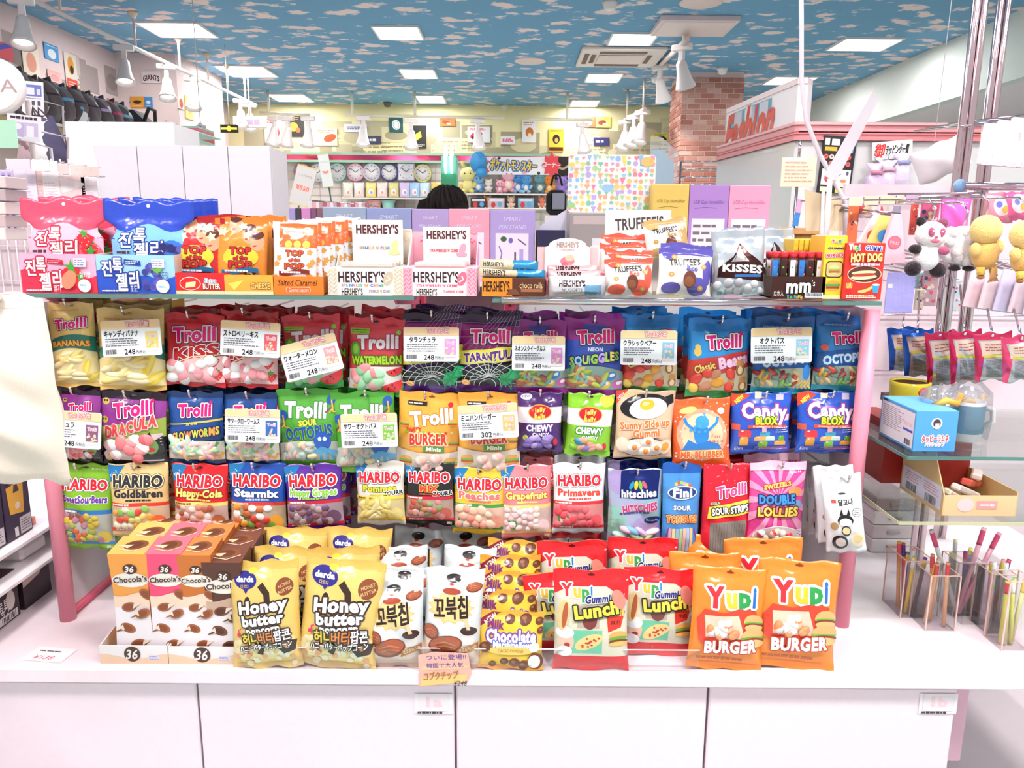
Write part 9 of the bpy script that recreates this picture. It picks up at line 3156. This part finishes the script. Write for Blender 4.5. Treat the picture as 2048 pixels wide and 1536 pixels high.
def cup_front(H):
 a = Art()
 a.ell(.0, H * .7, .13, .13, '#f4f6f8').text('タッピーラムネ', 0, H * .32, .14, '#e04a58', ol='#ffffff', ow=.02, fit=.62, b=.006, rot=2).text('パックカップ', 0, H * .18, .08, '#e8a0b0', ol='#ffffff', ow=.012, fit=.46)
 a.ell(.0, H * .7, .09, .1, '#4a4048').rect(-.04, H * .56, .06, H * .7, '#f0d8d0')
 return a


def cup_side(H):
 a = Art()
 a.rect(-.46, H * .06, .48, H * .92, '#f4f0f6').lines(-.42, H * .3, .2, H * .86, 12, '#8a8a96', 3, .4).text('タッピーラムネ', .32, H * .6, .05, '#e05a6a', fit=.22).rect(.2, H * .42, .46, H * .48, '#4a5ac0').bars(.26, H * .1, .42, H * .24, '#4a4a52', 2, 10).rect(-.44, H * .93, -.3, H * .98, '#2a2a34')
 return a


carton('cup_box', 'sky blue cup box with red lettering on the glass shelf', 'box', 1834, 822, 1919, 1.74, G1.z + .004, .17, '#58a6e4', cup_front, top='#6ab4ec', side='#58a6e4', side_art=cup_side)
q = P(1955, 903, 1.80)
t = thing('mug', 'white and teal mug wrapped in clear film on the glass shelf', 'mug', (q.x, 1.86, G1.z + .004))
MB().lathe([(.036, 0), (.038, .01), (.038, .098), (.035, .098), (.034, .02)], '#f8f2f2', 28, None, False).build('cup', 'gloss', t)
MB().lathe([(.0385, .02), (.0385, .09)], '#1f86a8', 28, None, False).build('teal_band', 'gloss', t)
MB().tube([(.036, 0, .08), (.062, 0, .075), (.066, 0, .045), (.036, 0, .025)], .007, '#fbf4f4', 10).build('handle', 'gloss', t)
MB().lathe([(.05, 0), (.055, .05), (.05, .12), (.02, .15)], '#ffffff', 14, None, False).build('film_wrap', clear_mat('cellophane', (.95, .97, .99), .12, .12), t)
q = P(1820, 790, 1.95)
zb_ = G1.z + .12
t = thing('ribbon_tin', 'yellow round tin with a strawberry band behind the blue cup box', 'tin', (P(1818, 790, 1.98).x, 1.98, P(1818, 792, 1.98).z))
MB().lathe([(.048, 0), (.05, .03), (.05, .04), (.044, .04), (.042, .01)], '#ecd83a', 28, None, False).build('tin', 'gloss', t)
MB().lathe([(0.001, .034), (.043, .036)], '#4a2c22', 28, None, False).build('filling', 'matte', t)
MB().ball((.01, -.048, .02), (.014, .006, .012), '#e04a34', 10, 7).build('strawberry', 'gloss', t)
MB().box(-.05, -.05, -.02, .05, .05, 0, '#8a6a5a').build('carton_under', 'card', t)
MB().box(-.045, -.045, G1.z + .005 - P(1818, 792, 1.98).z, .045, .045, -.02, '#d8c0b4').build('carton_stack', 'card', t)
for i, (px, py, c, lb) in enumerate(((1880, 800, '#f0b84a', 'clear pack with a gold ribbon lying on the blue cup box'), (1925, 800, '#f4c878', 'clear pack with an orange strap behind the mug'))):
 q = P(px, py + 18, 1.84 + .08 * i)
 t = thing('ribbon_pack', lb, 'gift pack', (q.x, 1.84 + .08 * i, q.z if i == 0 else q.z))
 MB().ball((0, 0, .03), (.05, .04, .03), '#f8f0ea', 14, 9).build('wrap', clear_mat('cellophane', (.95, .97, .99), .12, .12), t)
 MB().tube([(-.03, -.02, .01), (-.01, -.04, .03), (.02, -.03, .02), (.035, -.02, .04)], .009, c, 8).build('ribbon', 'film', t)
# cardboard counter tray with bars
x, w, h = stand(1880, 1003, 2000, 1.76, G2.z + .004)
t = thing('cardboard_tray', 'tan cardboard counter tray with a cut-out back and small bars', 'display box', (P(1884, 1045, 1.74).x, 1.74, G2.z + .004))
W_, D_ = .17, .2
MB().box(0, 0, 0, W_, .003, .05, '#f0c898').build('front_panel', 'card', t)
MB().box(0, .003, 0, W_, D_, .003, '#d8b088').build('bottom_panel', 'card', t)
sd = MB().prism([(0, 0), (D_, 0), (D_, .155), (.14, .155), (.125, .12), (.10, .12), (.085, .15), (.06, .15), (.04, .11), (.0, .05)], 'x', -.003, 0, '#e2bd86').build('side_panel', 'card', t)
Art().rect(-.46, .05, .46, .34, '#e6e0ee').lines(-.4, .18, -.02, .31, 4, '#d88a90', 2).lines(.06, .18, .42, .31, 4, '#d88a90', 3).bars(-.36, .06, -.1, .16, '#3a3438', 3).bars(.1, .06, .36, .16, '#3a3438', 4).build(flat_patch((-.0032, D_, 0), (0, -D_, 0), (0, 0, .16)), D_, sd, mat='card')
MB().box(W_, 0, 0, W_ + .003, D_, .06, '#e2bd86').build('side_panel', 'card', t)
MB().box(-.003, D_, 0, W_ + .003, D_ + .003, .155, '#b83a30').build('back_panel', 'card', t)
Art().ell(-.2, .16, .12, .1, '#f8d0d0').rect(-.05, .1, .24, .22, '#f2a0a0').lines(.0, .12, .2, .2, 1, '#fbe8e8', 2).build(flat_patch((0, -.0001, 0), (W_, 0, 0), (0, 0, .05)), W_, t, mat='card')
for k in range(4):
 o = MB().box(-.06, -.012, -.008, .06, .012, .008, ('#f0ddc8', '#f6e4e0', '#e85a4a', '#f2d8cc')[k], .004).build('wafer_bar', 'film', None, (t.location.x + .06 + .03 * k, 1.78 + .03 * k, G2.z + .03 + .012 * k), (.1, .5 - .12 * k, .4 + .2 * k))
 tag(o, ('cream', 'blush', 'red', 'pale pink')[k] + ' wrapped bar tossed in the cardboard tray', 'candy bar', 'bars in the cardboard tray')
o = MB().box(0, 0, 0, .056, .18, .17, '#b4342c', .001).build('red_carton', 'card', None, (P(1758, 1000, 1.98).x, 1.98, G2.z + .004))
tag(o, 'dark red carton standing behind the cardboard tray', 'box')

# acrylic pen stands on the counter
PENS = ['#f0a03a', '#f4d24a', '#e05a4a', '#4a6ac0', '#f09ab0', '#8a5ab0', '#6ab06a', '#e8843a']


def pen(loc, ln, c, rot, label, group, deco='#ffffff', r=.0042):
 t = thing('pencil', label, 'pencil', loc, rot, group)
 MB().lathe([(r, 0), (r, ln)], c, 8).build('barrel', 'gloss', t)
 MB().lathe([(r * 1.05, ln * .8), (r * 1.08, ln * .84), (r * 1.08, ln * .96), (r * .7, ln)], deco, 8).build('pen_cap', 'gloss', t)
 return t


def stand_box(x, y, z, w, d, h, label, cols):
 t = thing('acrylic_cup', label, 'pen holder', (x, y, z), group='clear acrylic pen holders')
 m = MB()
 for q in ((0, 0, 0, w, .003, h), (0, d - .003, 0, w, d, h), (0, 0, 0, .003, d, h), (w - .003, 0, 0, w, d, h)):
  MB().box(*q, '#ffffff').build('wall_pane', ACR, t)
 MB().box(0, 0, 0, w, d, .003, '#f6dfe6').build('bottom_pane', ACR, t)
 e = MB()
 for q in ((0, -.0005, h, w, .0025, h + .0015), (0, d - .0025, h, w, d + .0005, h + .0015), (-.0005, 0, h, .0025, d, h + .0015), (w - .0025, 0, h, w + .0005, d, h + .0015)):
  e.box(*q, '#f3c4b4')
 for xx in (0, w):
  for yy in (0, d):
   e.box(xx - .0015, yy - .0015, 0, xx + .0015, yy + .0015, h, '#f6cfc4')
 e.build('rim', 'gloss', t)
 return t


n = 0
for i, (px, py, w, d, h, y_off, np_, pal, lb) in enumerate(((1800, 1236, .075, .10, .16, 0, 6, PENS, 'clear pen holder with orange and yellow pens next to the pink post'), (1850, 1262, .075, .08, .15, 0, 5, ['#f3c49a', '#f0b080', '#e8a070'], 'clear pen holder with peach pens in the middle'),
               (1905, 1232, .07, .08, .15, 0, 6, ['#f4ea5a', '#f6f0a0', '#4a6ac0', '#8a5ab0'], 'clear pen holder with yellow and violet pens'), (1972, 1268, .06, .07, .16, 0, 5, ['#f6f0f4', '#f2a0b8', '#e84a5a'], 'clear pen holder with white and red pens'),
               (2002, 1302, .065, .07, .18, 0, 5, ['#eef06a', '#f4f0a8', '#a8d870'], 'clear pen holder with lime yellow pencils at the picture edge'))):
 q = PZ(px, py, TZ)
 z = TZ + .001
 stand_box(q.x, q.y, z, w, d, h, lb, None)
 rr_ = random.Random(40 + i)
 for k in range(np_):
  c = pal[k % len(pal)]
  pen((q.x + .012 + (w - .024) * (k + .5) / np_, q.y + .014 + (d - .028) * rr_.random(), z + .005), rr_.uniform(.15, .19), c, (rr_.uniform(-.1, .1), rr_.uniform(-.1, .12), 0),
   ('first', 'second', 'third', 'fourth', 'fifth', 'sixth')[k] + ' pen in the ' + lb.replace('clear ', ''), 'pens in pen holder %d' % (i + 1), rr_.choice(['#ffffff', '#e8505a', '#f4d24a', '#5a3a8a']), .0052)
for i, (px, a) in enumerate(((1912, -.35), (1926, .25), (1944, .42))):
 q = P(px, 1170, 1.92)
 pen((q.x - .02 * i, 1.90, q.z - .07), .24, ('#f4f0f6', '#f6b0c4', '#f4a0bc')[i], (-.1, a, 0), ('tall white pencil with red dots', 'tall pink dotted pencil', 'tall leaning pink pencil at the end')[i] + ' sticking out of the pen holders', 'tall pencils above the pen holders', '#e0507a', .0062)
t = thing('pen_riser', 'clear riser block under the tall pencils', 'riser', (P(1900, 1200, 1.92).x, 1.86, TZ + .001))
for q in ((0, 0, 0, .10, .003, .17), (0, .08, 0, .10, .083, .17), (0, 0, 0, .003, .083, .17), (.097, 0, 0, .10, .083, .17)):
 MB().box(*q, '#ffffff').build('pane', ACR, t)
MB().box(0, 0, .165, .1, .083, .168, '#f6d8e0').build('shelf', ACR, t)

# pale flat drawers behind the glass stand and a white cushion by the chrome posts
for k in range(4):
 x, w, h = stand(1752, 1000, 1836, 2.32, TZ)
 o = MB().box(-w / 2, 0, 0, w / 2, .2, .045, ('#efe0e4', '#d9c8cc', '#f3e6e8', '#cdbcc2')[k], .004).build('stock_drawer', 'paint', None, (x, 2.32, TZ + .001 + .047 * k))
 tag(o, ('lowest', 'second', 'third', 'topmost')[k] + ' pale flat drawer of the small stack behind the glass stand', 'drawer box', 'flat drawers behind the glass stand')
 MB().box(-.02, -.006, .018, .02, 0, .028, '#b8a4aa', .002).build('pull_tab', 'paint', o)
x, z, w, h = span(1836, 282, 1948, 352, 2.9)
fr, bk = bag_patch(w, h, .12, 777, st=.01, sb=.01, belly=.5, wrinkle=2, ns=15, nt=13)
me = bag_body(fr, bk, '#fdf4f8', '#fbf0f4', 'white_cushion')
me.materials.append(finish('cloth'))
o = tag(link('white_cushion', me, None, (x, 2.9, z), (0, math.radians(-24), 0)), 'plump white cushion slanting behind the chrome posts', 'cushion')
MB().tube([(0, .02, h * .9), (.407 * (CEIL - z), .02, h * .9 + .914 * (CEIL - z) - .05)], .0012, '#f0e4ea', 6).build('hanging_cord', 'paint', o)
